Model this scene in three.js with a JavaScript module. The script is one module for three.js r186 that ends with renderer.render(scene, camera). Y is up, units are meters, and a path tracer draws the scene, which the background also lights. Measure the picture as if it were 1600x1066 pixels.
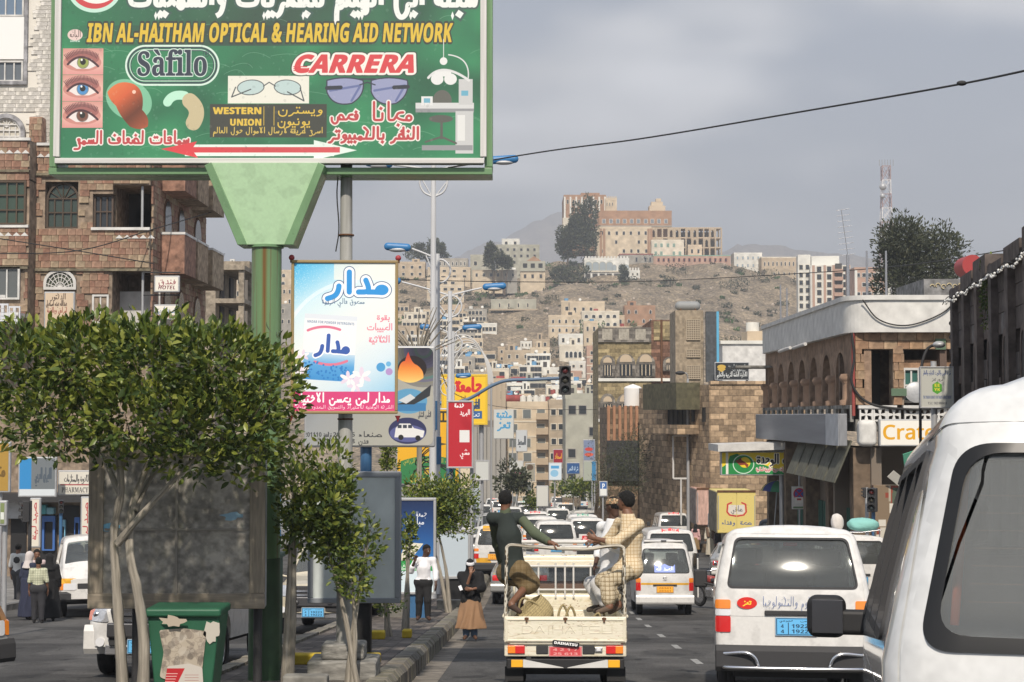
import*as THREE from'three';
import{mergeGeometries,toCreasedNormals,mergeVertices}from'three/addons/utils/BufferGeometryUtils.js';
import{RoundedBoxGeometry}from'three/addons/geometries/RoundedBoxGeometry.js';
import{TessellateModifier}from'three/addons/modifiers/TessellateModifier.js';
import{Brush,Evaluator,SUBTRACTION,INTERSECTION}from'three-bvh-csg';
// ---------------------------------------------------------------- camera, sky, sun, exposure
const F=2600,PITCH=Math.atan((650-533)/F),EYE=1.8; // focal length in photograph pixels
const scene=new THREE.Scene();
const camera=new THREE.PerspectiveCamera(2*Math.atan(533/F)*180/Math.PI,1600/1066,0.3,9000);
camera.position.set(0,EYE,0);
camera.rotation.set(PITCH,0,0);
const renderer=new THREE.WebGLRenderer();
renderer.toneMapping=THREE.LinearToneMapping;
renderer.toneMappingExposure=1.46;
renderer.shadowMap.enabled=true;
const SUN_AZ=-2*Math.PI/180,SUN_EL=52*Math.PI/180;
const sunDir=new THREE.Vector3(Math.sin(SUN_AZ)*Math.cos(SUN_EL),Math.sin(SUN_EL),Math.cos(SUN_AZ)*Math.cos(SUN_EL));
const sun=new THREE.DirectionalLight(new THREE.Color(1,0.9,0.78),3.6);
sun.name='sun';sun.position.copy(sunDir).multiplyScalar(200);sun.target.position.set(0,0,-30);
sun.castShadow=true;sun.shadow.radius=2.6;sun.shadow.mapSize.set(4096,4096);
Object.assign(sun.shadow.camera,{left:-80,right:80,top:80,bottom:-80,near:1,far:600});
scene.add(sun,sun.target);
// ---------------------------------------------------------------- random numbers and noise
function rng(s){return()=>{s=(s+0x6d2b79f5)|0;let t=Math.imul(s^(s>>>15),1|s);t=(t+Math.imul(t^(t>>>7),61|t))^t;return((t^(t>>>14))>>>0)/4294967296;};}
const hash=(x,y,s=0)=>{let h=Math.imul(x|0,374761393)^Math.imul(y|0,668265263)^Math.imul(s|0,2147483647^0x51ab);h=Math.imul(h^(h>>>13),1274126177);return((h^(h>>>16))>>>0)/4294967296;};
const sm=(t)=>t*t*(3-2*t),clamp=(x,a=0,b=1)=>Math.min(b,Math.max(a,x)),lerp=(a,b,t)=>a+(b-a)*t,ss=(x,a,b)=>sm(clamp((x-a)/(b-a)));
function vnoise(x,y,s=0,px=0,py=0){
const ix=Math.floor(x),iy=Math.floor(y),fx=sm(x-ix),fy=sm(y-iy),wx=(a)=>px?((a%px)+px)%px:a,wy=(a)=>py?((a%py)+py)%py:a;
return lerp(lerp(hash(wx(ix),wy(iy),s),hash(wx(ix+1),wy(iy),s),fx),lerp(hash(wx(ix),wy(iy+1),s),hash(wx(ix+1),wy(iy+1),s),fx),fy);
}
function fbm(x,y,oct=4,s=0,p=0){let a=0.5,v=0,n=0;for(let i=0;i<oct;i++){v+=a*vnoise(x,y,s+i,p,p);n+=a;a*=0.5;x*=2;y*=2;p*=2;}return v/n;}
// a soft grey sky with broken cloud, computed for every direction
{
const w=1024,h=512,data=new Float32Array(w*h*4);
for(let j=0;j<h;j++)for(let i=0;i<w;i++){
const el=((j+0.5)/h-0.5)*Math.PI,az=((i+0.5)/w-0.5)*2*Math.PI,up=Math.max(0.0,Math.sin(el));
const X=Math.cos(az)*Math.cos(el),Z=Math.sin(az)*Math.cos(el),k=1/(up+0.22);
const n=fbm(X*k*1.5+7,Z*k*2.6+3,6,5),n2=fbm(X*k*4+1,Z*k*6+9,4,31);
const c=ss(n*0.75+n2*0.25,0.43,0.6)*ss(up,0.07,0.15);
const t=Math.pow(1-up,3);
const base=[lerp(0.215,0.355,t),lerp(0.27,0.385,t),lerp(0.375,0.435,t)],cl=[0.66,0.665,0.69];
for(let q=0;q<3;q++)data[(j*w+i)*4+q]=lerp(base[q],cl[q]*(0.62+0.66*n2),c*0.9)*(el<-0.02?0.6:1);
data[(j*w+i)*4+3]=1;
}
const t=new THREE.DataTexture(data,w,h,THREE.RGBAFormat,THREE.FloatType);
t.mapping=THREE.EquirectangularReflectionMapping;t.magFilter=t.minFilter=THREE.LinearFilter;t.wrapS=THREE.RepeatWrapping;t.needsUpdate=true;
scene.background=t;scene.environment=t;
}
scene.fog=new THREE.FogExp2(new THREE.Color(0.56,0.6,0.66),0.00048);
// ---------------------------------------------------------------- names, things and parts
const taken=new Map();
function numbered(n){const k=taken.get(n)??0;taken.set(n,k+1);return k?n+'_'+String(k).padStart(3,'0'):n;}
function tag(o,label,category,group,kind){if(label)o.userData.label=label;if(category)o.userData.category=category;if(group)o.userData.group=group;if(kind)o.userData.kind=kind;return o;}
function thing(name,label,category,[x,y,z]=[0,0,0],turn=0,group){const o=new THREE.Group();o.name=numbered(name);o.position.set(x,y,z);o.rotation.y=turn;scene.add(o);return tag(o,label,category,group);}
function part(parent,name,geo,mat,x=0,y=0,z=0){const m=new THREE.Mesh(geo,mat);m.name=parent===scene?numbered(name):name;m.castShadow=m.receiveShadow=true;m.position.set(x,y,z);parent.add(m);return m;}
function structure(name,geo,mat){return tag(part(scene,name,geo,mat),0,0,0,'structure');}
function copyOf(src,label,[x,y,z],turn=src.rotation.y){const c=src.clone();c.name=numbered(src.name.replace(/_\d+$/,''));c.position.set(x,y,z);c.rotation.y=turn;if(label)c.userData.label=label;scene.add(c);return c;}
// the point at horizontal distance d (z = -d) that stands at a pixel of the 1600 x 1066 photograph
function at(px,py,d){const u=(px-800)/F,v=(533-py)/F,c=Math.cos(PITCH),s=Math.sin(PITCH),t=d/(c-v*s);return[u*t,EYE+(v*c+s)*t,-d];}
const X=(px,d,py=650)=>at(px,py,d)[0],Y=(py,d)=>at(800,py,d)[1];
// ---------------------------------------------------------------- geometry
const V3=(x,y,z)=>new THREE.Vector3(x,y,z);
function boxGeo(w,h,d){ // a box with uv in metres
const g=new THREE.BoxGeometry(w,h,d),u=g.attributes.uv,s=[[d,h],[d,h],[w,d],[w,d],[w,h],[w,h]];
for(let i=0;i<24;i++){const[a,b]=s[i>>2];u.setXY(i,u.getX(i)*a,u.getY(i)*b);}
return g;
}
function place(g,x=0,y=0,z=0,rx=0,ry=0,rz=0){g.applyMatrix4(new THREE.Matrix4().compose(V3(x,y,z),new THREE.Quaternion().setFromEuler(new THREE.Euler(rx,ry,rz)),V3(1,1,1)));return g;}
function flat(g){const o=g.index?g.toNonIndexed():g;for(const k of Object.keys(o.attributes))if(!['position','normal','uv','color'].includes(k))o.deleteAttribute(k);if(!o.attributes.uv)boxUV(o);if(!o.attributes.normal)o.computeVertexNormals();return o;}
function boxUV(g,k=1){ // uv in metres from the side that each triangle faces (non-indexed)
const p=g.attributes.position,uv=new Float32Array(p.count*2),a=V3(),b=V3(),c=V3();
for(let i=0;i<p.count;i+=3){
a.fromBufferAttribute(p,i);b.fromBufferAttribute(p,i+1).sub(a);c.fromBufferAttribute(p,i+2).sub(a);b.cross(c);
const ax=Math.abs(b.x),ay=Math.abs(b.y),az=Math.abs(b.z);
for(let q=0;q<3;q++){const x=p.getX(i+q),y=p.getY(i+q),z=p.getZ(i+q),[u,v]=ax>ay&&ax>az?[z,y]:ay>az?[x,z]:[x,y];uv[(i+q)*2]=u*k;uv[(i+q)*2+1]=v*k;}
}
g.setAttribute('uv',new THREE.BufferAttribute(uv,2));return g;
}
function merge(list){if(list.some((g)=>g.attributes.color))list.forEach((g)=>{if(!g.attributes.color)g.setAttribute('color',new THREE.BufferAttribute(new Float32Array(g.attributes.position.count*3).fill(1),3));});return mergeGeometries(list.map(flat));}
function tint(g,r,gg,b){const n=g.attributes.position.count,a=new Float32Array(n*3);for(let i=0;i<n;i++){a[i*3]=r;a[i*3+1]=gg;a[i*3+2]=b;}g.setAttribute('color',new THREE.BufferAttribute(a,3));return g;}
function rodGeo(p,q,r1,r2=r1,seg=8){const a=V3(...p),b=V3(...q),l=a.distanceTo(b),g=new THREE.CylinderGeometry(r2,r1,l,seg);g.applyQuaternion(new THREE.Quaternion().setFromUnitVectors(V3(0,1,0),b.clone().sub(a).normalize()));const m=a.add(b).multiplyScalar(0.5);g.translate(m.x,m.y,m.z);return g;}
const tubeGeo=(pts,r,n=pts.length*4,seg=6,closed=false)=>new THREE.TubeGeometry(new THREE.CatmullRomCurve3(pts.map((p)=>V3(...p)),closed),n,r,seg,closed);
const latheGeo=(pts,seg=20)=>new THREE.LatheGeometry(pts.map((p)=>new THREE.Vector2(...p)),seg);
const shapeOf=(pts)=>new THREE.Shape(pts.map((p)=>new THREE.Vector2(...p)));
function exGeo(pts,depth,bevel=0,holes=[]){const s=pts instanceof THREE.Shape?pts:shapeOf(pts);for(const h of holes)s.holes.push(h instanceof THREE.Path?h:new THREE.Path(h.map((p)=>new THREE.Vector2(...p))));return new THREE.ExtrudeGeometry(s,{depth,bevelEnabled:bevel>0,bevelSize:bevel,bevelThickness:bevel,bevelSegments:2,curveSegments:10});}
function rrect(w,h,r,x=0,y=0){const s=new THREE.Shape(),a=x-w/2,b=x+w/2,c=y-h/2,d=y+h/2;s.moveTo(a+r,c);s.lineTo(b-r,c);s.absarc(b-r,c+r,r,-Math.PI/2,0);s.lineTo(b,d-r);s.absarc(b-r,d-r,r,0,Math.PI/2);s.lineTo(a+r,d);s.absarc(a+r,d-r,r,Math.PI/2,Math.PI);s.lineTo(a,c+r);s.absarc(a+r,c+r,r,Math.PI,1.5*Math.PI);return s;}
function rpoly(pts,r){ // a polygon with rounded corners
const s=new THREE.Shape(),n=pts.length;
for(let i=0;i<n;i++){const p=new THREE.Vector2(...pts[(i+n-1)%n]),c=new THREE.Vector2(...pts[i]),q=new THREE.Vector2(...pts[(i+1)%n]);const a=c.clone().add(p.sub(c).setLength(Math.min(r,p.length()*0.45))),b=c.clone().add(q.sub(c).setLength(Math.min(r,q.length()*0.45)));i?s.lineTo(a.x,a.y):s.moveTo(a.x,a.y);s.quadraticCurveTo(c.x,c.y,b.x,b.y);}
s.closePath();return s;
}
function archPts(w,h,x=0,y=0,point=0,n=14){const pts=[[x-w/2,y],[x+w/2,y]],hy=y+h-w/2*(1+point);for(let i=0;i<=n;i++){const a=Math.PI*i/n;pts.push([x+w/2*Math.cos(a),hy+w/2*(1+point)*Math.sin(a)]);}return pts;}
class B{ // collects pieces, then makes ONE named mesh of them
constructor(){this.g=[];}
add(g,x,y,z,rx,ry,rz){this.g.push(place(g,x,y,z,rx,ry,rz));return this;}
box(w,h,d,x,y,z,rx,ry,rz){return this.add(boxGeo(w,h,d),x,y,z,rx,ry,rz);}
rbox(w,h,d,r,x,y,z,rx,ry,rz){return this.add(new RoundedBoxGeometry(w,h,d,2,r),x,y,z,rx,ry,rz);}
rod(p,q,r1,r2,seg){this.g.push(rodGeo(p,q,r1,r2,seg));return this;}
tube(pts,r,n,seg,closed){this.g.push(tubeGeo(pts,r,n,seg,closed));return this;}
mesh(name,mat,parent){return part(parent,name,merge(this.g),mat);}
each(name,mat,parent){return this.g.map((g)=>part(parent,name,flat(g),mat));} // every piece a mesh of its own
}
// ---------------------------------------------------------------- textures
let nTex=0;
function canvasTex(w,h,draw,{srgb=true,repeat}={}){
const c=document.createElement('canvas');c.width=w;c.height=h;draw(c.getContext('2d'),w,h);
const t=new THREE.CanvasTexture(c);if(srgb)t.colorSpace=THREE.SRGBColorSpace;nTex++;
if(repeat){t.wrapS=t.wrapT=THREE.RepeatWrapping;t.repeat.set(1/repeat[0],1/(repeat[1]??repeat[0]));}
return t;
}
function dataTex(n,metres,fn,srgb=true){ // fn(u, v) gives one grey value or three, 0..1
const d=new Uint8Array(n*n*4);
for(let j=0;j<n;j++)for(let i=0;i<n;i++){const v=fn(i/n,j/n),o=(j*n+i)*4;for(let q=0;q<3;q++)d[o+q]=clamp(Array.isArray(v)?v[q]:v)*255;d[o+3]=255;}
const t=new THREE.DataTexture(d,n,n);t.wrapS=t.wrapT=THREE.RepeatWrapping;t.magFilter=THREE.LinearFilter;t.minFilter=THREE.LinearMipmapLinearFilter;t.repeat.set(1/metres,1/metres);if(srgb)t.colorSpace=THREE.SRGBColorSpace;t.needsUpdate=true;nTex++;return t;
}
const noiseFn=(cells,oct,s)=>(u,v)=>fbm(u*cells,v*cells,oct,s,cells);
const N={
fine:dataTex(256,0.5,(u,v)=>0.35+0.6*fbm(u*32,v*32,3,3,32),false),
plasterBump:dataTex(256,2.4,(u,v)=>fbm(u*16,v*16,5,8,16),false),
rough:dataTex(256,1.7,(u,v)=>0.35+0.6*fbm(u*8,v*8,5,12,8),false),
};
const mottled=(cells,amp,s,streak=0)=>dataTex(512,3.2,(u,v)=>{const a=fbm(u*cells,v*cells,6,s,cells),b=fbm(u*3,v*3,3,s+40,3),c=streak?fbm(u*40,v*3,3,s+60,0):0.5;return 1-amp*0.42+amp*((a-0.5)*1.3+(b-0.5)*0.45+(c-0.5)*streak);});
const T={plaster:mottled(9,0.2,21),worn:mottled(18,0.34,33),dust:dataTex(256,1.6,(u,v)=>0.97-0.06*fbm(u*60,v*60,3,51,60)-0.05*ss(fbm(u*12,v*12,4,52,12),0.5,0.7)),concrete:mottled(20,0.42,71)};
function far(t,m){const c=t.clone();c.repeat.set(1/m,1/m);c.needsUpdate=true;return c;}
T.plasterFar=far(T.plaster,14);T.wornFar=far(T.worn,11);
// ---------------------------------------------------------------- materials (colours are linear base colours)
const C=(r,g,b)=>new THREE.Color().setRGB(r,g,b);
function M(rgb,roughness=0.85,extra={}){return new THREE.MeshStandardMaterial({color:Array.isArray(rgb)?C(...rgb):new THREE.Color(rgb),roughness,...extra});}
function P(rgb,roughness,extra={}){return new THREE.MeshPhysicalMaterial({color:Array.isArray(rgb)?C(...rgb):new THREE.Color(rgb),roughness,...extra});}
const plaster=(rgb,extra)=>M(rgb,0.92,{map:T.plaster,bumpMap:N.plasterBump,bumpScale:0.008,...extra});
const stonefar=(rgb)=>M(rgb,0.92,{map:T.wornFar});
const metal=(rgb,r=0.45)=>M(rgb,r,{metalness:0.25,roughnessMap:N.rough});
const K={
black:M([0.012,0.012,0.013],0.6),rubber:M([0.018,0.018,0.019],0.75),dark:M([0.03,0.03,0.032],0.7),chrome:M([0.75,0.75,0.76],0.22,{metalness:1}),steel:M([0.42,0.42,0.43],0.4,{metalness:0.7,roughnessMap:N.rough}),
white:P([0.78,0.77,0.74],0.34,{clearcoat:0.6,clearcoatRoughness:0.12,map:T.dust}),glass:P([0.74,0.77,0.76],0.06,{transmission:0.95,thickness:0,ior:1.5,clearcoat:0.3,clearcoatRoughness:0.2}),darkglass:P([0.3,0.33,0.33],0.05,{transmission:0.9,thickness:0,ior:1.5}),clear:P([0.9,0.9,0.9],0.05,{transmission:1,thickness:0}),
redlens:P([0.62,0.02,0.02],0.18,{clearcoat:1}),amber:P([0.85,0.25,0.02],0.2,{clearcoat:1}),lens:P([0.75,0.76,0.78],0.1,{clearcoat:1}),seat:M([0.05,0.05,0.055],0.9,{bumpMap:N.fine,bumpScale:0.003}),
yellowPaint:P([0.8,0.42,0.03],0.4,{map:T.dust}),concrete:M([0.34,0.33,0.3],0.95,{map:T.concrete,bumpMap:N.plasterBump,bumpScale:0.01}),galv:M([0.5,0.51,0.52],0.5,{metalness:0.3,map:T.dust}),greenPaint:P([0.19,0.34,0.17],0.45,{map:T.plaster,roughnessMap:N.rough}),
bluePaint:P([0.06,0.17,0.34],0.4,{map:T.dust}),wire:M([0.02,0.02,0.02],0.7),window:P([0.035,0.04,0.045],0.12),shutter:M([0.05,0.045,0.04],0.7),whitePaint:M([0.74,0.73,0.7],0.6,{map:T.plaster}),rust:M([0.16,0.075,0.035],0.9,{map:T.worn}),
};
// ---------------------------------------------------------------- Arabic lettering drawn as pen strokes, right to left (the fonts hold none)
const ARA=(()=>{
const ring=(x,y,r,ry=r)=>{const p=[];for(let i=0;i<=10;i++){const a=i/10*Math.PI*2;p.push([x+r*Math.cos(a),y+ry*Math.sin(a)]);}return p;};
const J=[[0,0],[0.4,0]];
// kind: { i: initial, m: medial, f: final, o: isolated } each [width, ...strokes]
const S={
alif:{o:[0.7,[[0.35,2.7],[0.35,0]]],f:[0.8,[[0,0],[0.4,0],[0.45,0.4],[0.45,2.7]]]},
beh:{i:[1.2,[[0.3,1],[0.25,0.1],[0.6,0],[1.2,0]]],m:[1.2,[[0,0],[0.5,0],[0.6,1],[0.7,0],[1.2,0]]],f:[3.5,[[0,0],[0.8,0],[2.8,0],[3.2,0.2],[3.3,1]]],o:[3.5,[[0.2,1],[0.2,0.3],[0.7,0],[2.8,0],[3.2,0.3],[3.3,1]]]},
noon:{f:[2.4,[[0,0],[0.3,0.1],[0.3,-0.5],[0.9,-1],[1.6,-1],[2.1,-0.4],[2.1,0.5]]],o:[2.4,[[0.2,0.9],[0.2,-0.4],[0.8,-1],[1.5,-1],[2.1,-0.4],[2.1,0.6]]]},
yeh:{f:[2.7,[[0,0],[0.5,0.1],[1,0.6],[1.3,0.4],[1,-0.2],[0.6,-0.7],[1.1,-1.2],[2,-1.2],[2.6,-0.3]]],o:[2.7,[[0.3,0.6],[0.8,1],[1.2,0.7],[0.6,0.1],[0.5,-0.6],[1.1,-1.1],[2,-1.1],[2.6,-0.2]]]},
lam:{i:[1.1,[[0.3,2.7],[0.3,0.2],[0.6,0],[1.1,0]]],m:[1.1,[[0,0],[0.5,0],[0.5,2.7]],[[0.5,0],[1.1,0]]],f:[2.2,[[0,0],[0.4,0]],[[0.4,2.7],[0.4,-0.4],[0.9,-0.9],[1.5,-0.9],[2,-0.3],[2,0.4]]],o:[2.2,[[0.4,2.7],[0.4,-0.4],[0.9,-0.9],[1.5,-0.9],[2,-0.3],[2,0.4]]]},
jeem:{i:[2,[[1.3,1.25],[0.7,1.4],[0.15,1.05],[0.8,0.45],[1.5,0],[2,0]]],m:[2,[[0.1,1.15],[0.9,1.15],[1.2,0.5],[1.6,0],[2,0]],[[0,0],[0.7,0.1],[1.2,0.5]]],f:[2.2,[[0,0],[0.8,0.2],[1.3,0.5]],[[0.2,1.1],[1,1.1],[1.4,0.4],[1.9,-0.4],[1.6,-1.3],[0.4,-1.3]]],o:[2.2,[[1.7,1.1],[0.9,1.3],[0.3,1],[1.2,0.5],[1.9,-0.2],[1.9,-1],[1.2,-1.5],[0.3,-1.3]]]},
dal:{o:[1.5,[[0.8,1.5],[0.25,0.7],[0.35,0.05],[1.3,0]]],f:[1.6,[[0,0],[0.5,0]],[[0.7,1.6],[0.4,0.7],[0.5,0],[1.4,0]]]},
reh:{o:[1.3,[[0.3,0.8],[0.35,0.1],[0.7,-0.6],[1.4,-0.9]]],f:[1.4,[[0,0],[0.3,0.1],[0.5,-0.1],[0.8,-0.7],[1.5,-0.95]]]},
seen:{i:[2.2,[[0.25,0.9],[0.25,0],[0.75,0],[0.8,0.8],[0.85,0],[1.4,0],[1.45,0.8],[1.5,0],[2.2,0]]],m:[2.3,[[0,0],[0.3,0],[0.35,0.9],[0.4,0],[0.9,0],[0.95,0.8],[1,0],[1.5,0],[1.55,0.8],[1.6,0],[2.3,0]]],f:[3.7,[[0,0],[0.3,0],[0.35,0.9],[0.4,0],[0.9,0],[0.95,0.8],[1,0],[1.5,0],[1.55,0.8],[1.6,-0.5],[2.2,-1],[2.9,-1],[3.4,-0.4],[3.4,0.5]]]},
sad:{i:[2.6,[[0.3,0],[0.3,0.5],[0.9,1.1],[1.5,1],[1.6,0.4],[1.2,0],[0.3,0]],[[1.2,0],[1.9,0],[2,0.8],[2.1,0],[2.6,0]]],f:[3.8,[[0,0],[0.4,0],[0.4,0.5],[0.9,1.1],[1.5,1],[1.6,0.4],[1.2,0],[0.4,0]],[[1.2,0],[1.8,0],[1.9,0.7],[1.9,-0.5],[2.5,-1],[3,-0.9],[3.5,-0.4],[3.5,0.4]]]},
tah:{i:[2,[[0.3,0],[0.3,0.5],[0.9,1.1],[1.5,1],[1.6,0.4],[1.2,0],[0.3,0],[2,0]],[[0.5,2.6],[0.5,0.2]]]},
ain:{i:[1.7,[[1.2,1.2],[0.6,1.4],[0.3,0.9],[0.7,0.6],[1.2,0.7]],[[0.7,0.6],[0.2,0.2],[0.6,0],[1.7,0]]],m:[1.5,[[0,0],[0.5,0.2],[1.1,0.9],[0.7,1.1],[0.3,0.9],[0.9,0.1],[1.5,0]]],f:[2.1,[[0,0],[0.5,0.2],[1.1,0.9],[0.3,0.9],[0.8,0.2],[0.3,-0.5],[0.6,-1.3],[1.9,-1.3]]],o:[2,[[1.2,1.1],[0.6,1.2],[0.3,0.8],[0.9,0.45],[0.3,-0.1],[0.2,-0.8],[0.7,-1.4],[1.7,-1.3]]]},
feh:{i:[1.4,ring(0.55,0.85,0.36),[[0.2,0.8],[0.3,0.1],[0.8,0],[1.4,0]]],m:[1.4,ring(0.6,0.75,0.36),[[0,0],[1.4,0]]],f:[3.6,ring(0.6,0.8,0.36),[[0,0],[0.9,0],[2.9,0],[3.3,0.3],[3.3,0.9]]],o:[3.6,ring(0.6,0.85,0.36),[[0.25,0.8],[0.3,0.2],[0.9,0],[2.9,0],[3.3,0.3],[3.3,0.9]]]},
qaf:{f:[2.3,ring(0.6,0.6,0.36),[[0,0],[0.3,0.1],[0.3,-0.5],[0.9,-1],[1.6,-1],[2.1,-0.4],[2.1,0.5]]],o:[2.3,ring(0.6,0.7,0.36),[[0.3,0.6],[0.3,-0.5],[0.9,-1],[1.6,-1],[2.1,-0.4],[2.1,0.5]]]},
meem:{i:[1.4,ring(0.55,0.3,0.42,0.38),[[0.5,-0.05],[1.4,0]]],m:[1.4,ring(0.65,0.1,0.36,0.36),[[0,0],[0.4,0]],[[0.9,0],[1.4,0]]],f:[1.4,ring(0.6,0.15,0.38),J,[[0.9,0.1],[1.15,-0.3],[1.15,-1.6]]],o:[1.4,ring(0.6,0.2,0.4),[[0.9,0.1],[1.15,-0.3],[1.15,-1.6]]]},
heh:{i:[1.7,ring(0.7,0.55,0.52),[[0.7,1.05],[0.7,0.05],[1.7,0]]],m:[1.5,ring(0.7,0.4,0.35),ring(0.7,-0.35,0.3),[[0,0],[1.5,0]]],f:[1.3,[[0,0],[0.45,0],[0.5,1.2],[1.1,0.9],[1.15,0.2],[0.5,0.1]]],o:[1.3,ring(0.6,0.5,0.48)]},
waw:{o:[1.4,ring(0.6,0.55,0.38),[[0.22,0.5],[0.3,0],[0.7,-0.7],[1.4,-0.9]]],f:[1.4,ring(0.6,0.5,0.38),[[0,0],[0.25,0.2],[0.35,-0.1],[0.7,-0.7],[1.4,-0.9]]]},
kaf:{i:[1.8,[[1.5,2.6],[0.4,1.8],[0.9,1],[1,0.1],[1.8,0]]],m:[1.8,[[1.5,2.6],[0.4,1.8],[0.9,1],[1,0],[1.8,0]],[[0,0],[1,0]]],f:[2.8,[[0,0],[0.4,0]],[[0.4,2.6],[0.45,0.1],[0.9,0],[2.2,0],[2.5,0.3],[2.5,0.9]],[[1.2,1.6],[1.7,1.3],[1.2,1]]],o:[2.8,[[0.4,2.6],[0.45,0.1],[0.9,0],[2.2,0],[2.5,0.3],[2.5,0.9]],[[1.2,1.6],[1.7,1.3],[1.2,1]]]},
la:{o:[1.9,[[1.6,2.6],[1.1,1.3],[0.3,0.2],[1,0],[1.4,0.5],[0.5,2.6]]],f:[1.9,[[0,0],[0.6,0],[1.3,0.3],[0.5,2.6]],[[0.5,0],[1.1,1.2],[1.6,2.6]]]},
hamza:{o:[1,[[0.8,1],[0.3,0.9],[0.3,0.5],[0.8,0.4]],[[0.2,0.3],[0.9,0.3]]]},
};
const L={'ا':['alif'],'أ':['alif',0,'h'],'إ':['alif',0,'H'],'آ':['alif'],'ب':['beh',-1],'ت':['beh',2],'ث':['beh',3],'ن':['noon',1],'ي':['yeh',-2],'ى':['yeh'],'ئ':['yeh',0,'h'],'ج':['jeem',-1],'ح':['jeem'],'خ':['jeem',1],'د':['dal'],'ذ':['dal',1],'ر':['reh'],'ز':['reh',1],'س':['seen'],'ش':['seen',3],'ص':['sad'],'ض':['sad',1],'ط':['tah'],'ظ':['tah',1],'ع':['ain'],'غ':['ain',1],'ف':['feh',1],'ق':['qaf',2],'ك':['kaf'],'ل':['lam'],'م':['meem'],'ه':['heh'],'ة':['heh',2],'و':['waw'],'ؤ':['waw',0,'h'],'ء':['hamza'],'ﻻ':['la']};
const BREAK='اأإآدذرزوؤءةىﻻ';
// for each letter: glyph strokes placed along the line; returns { strokes, dots, width } in pen units
return function layout(text){
const chars=[...text.replace(/ل[اأإآ]/g,'ﻻ')],out={strokes:[],dots:[],width:0};
let x=0;
chars.forEach((ch,k)=>{
const d=L[ch];if(!d){x+=ch===' '?1.3:1;return;}
const prev=chars[k-1],next=chars[k+1],jp=L[prev]&&!BREAK.includes(prev)&&ch!=='ء',jn=L[next]&&next!=='ء'&&!BREAK.includes(ch);
let kind=d[0],form=jp?(jn?'m':'f'):(jn?'i':'o');
if(jn&&(kind==='noon'||kind==='yeh'))kind='beh';if(jn&&kind==='qaf')kind='feh';
const K0=S[kind],gl=K0[form]??K0[{m:'i',i:'m',f:'o',o:'f'}[form]]??K0.i??K0.o;
const[w,...st]=gl;
if(jp&&K0[form]===undefined)out.strokes.push([[x,0],[x+0.4,0]]);
for(const s of st)out.strokes.push(s.map(([a,b])=>[x+a,b]));
const n=Math.abs(d[1]??0),up=(d[1]??0)>0,cx=x+Math.min(w*0.5,w>3?w*0.5:w*0.45);
const top=kind==='feh'||kind==='qaf'?1.75:kind==='heh'?1.7:kind==='noon'?0.9:kind==='beh'&&(form==='f'||form==='o')?1.3:1.75,bot=kind==='yeh'?-1.8:kind==='jeem'&&(form==='f'||form==='o')?-0.5:-0.75;
for(let i=0;i<n;i++)out.dots.push([cx+(n===1?0:n===2?(i-0.5)*0.62:(i-1)*0.55),(up?top:bot)+(n===3&&i===1?0.45:0)]);
if(d[2]==='h')out.strokes.push([[x+0.6,3.5],[x+0.2,3.4],[x+0.3,3.15],[x+0.6,3.1]]);
if(d[2]==='H')out.strokes.push([[x+0.6,-0.5],[x+0.2,-0.6],[x+0.3,-0.9],[x+0.6,-1]]);
x+=w+(jn?0:0.35);
});
out.width=x;return out;
};
})();
// text fitted between xl and xr, its baseline at y, alif about 'h' pixels tall
function arabic(g,text,xl,xr,y,h,fill,o={}){
const lay=ARA(text),sy=h/2.7,sx=(xr-xl)/lay.width,lw=(o.weight??0.5)*Math.min(sy,Math.max(sx,sy*0.6));
const run=(color,w)=>{
g.strokeStyle=g.fillStyle=color;g.lineWidth=w;g.lineCap=o.cap??'round';g.lineJoin='round';
const q=([a,b])=>[xr-a*sx+(o.slant??0)*b*sy,y-b*sy];
for(const s of lay.strokes){g.beginPath();const p=s.map(q);g.moveTo(...p[0]);for(let i=1;i<p.length-1;i++)g.quadraticCurveTo(...p[i],(p[i][0]+p[i+1][0])/2,(p[i][1]+p[i+1][1])/2);g.lineTo(...p[p.length-1]);g.stroke();}
for(const d of lay.dots){const[a,b]=q(d);g.save();g.translate(a,b);g.rotate(0.6);const r=w*0.6+(o.dot??0);g.fillRect(-r,-r,2*r,2*r);g.restore();}
};
if(o.halo2)run(o.halo2,lw+2*(o.halo2W??h*0.16));if(o.halo)run(o.halo,lw+2*(o.haloW??h*0.08));run(fill,lw);
}
// Latin text stretched to fit between xl and xr
function latin(g,text,xl,xr,y,h,fill,o={}){
g.save();g.font=(o.style??'bold')+' '+h*1.38+'px '+(o.font??'sans-serif');g.textAlign='left';g.textBaseline='alphabetic';const k=(xr-xl)/g.measureText(text).width;
g.translate(xl,y);g.transform(k,0,-(o.slant??0)*k,1,0,0);g.lineJoin='round';
if(o.halo2){g.strokeStyle=o.halo2;g.lineWidth=2*o.halo2W;g.strokeText(text,0,0);}if(o.halo){g.strokeStyle=o.halo;g.lineWidth=2*(o.haloW??h*0.1);g.strokeText(text,0,0);}
g.fillStyle=fill;g.fillText(text,0,0);if(o.bold){g.strokeStyle=fill;g.lineWidth=o.bold;g.strokeText(text,0,0);}g.restore();
}
function speckle(g,w,h,n,colors,r,seed){const q=rng(seed);for(let i=0;i<n;i++){g.fillStyle=colors[Math.floor(q()*colors.length)];g.beginPath();g.ellipse(q()*w,q()*h,r*(0.3+q()),r*(0.3+q()),q()*3,0,7);g.fill();}}
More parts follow.
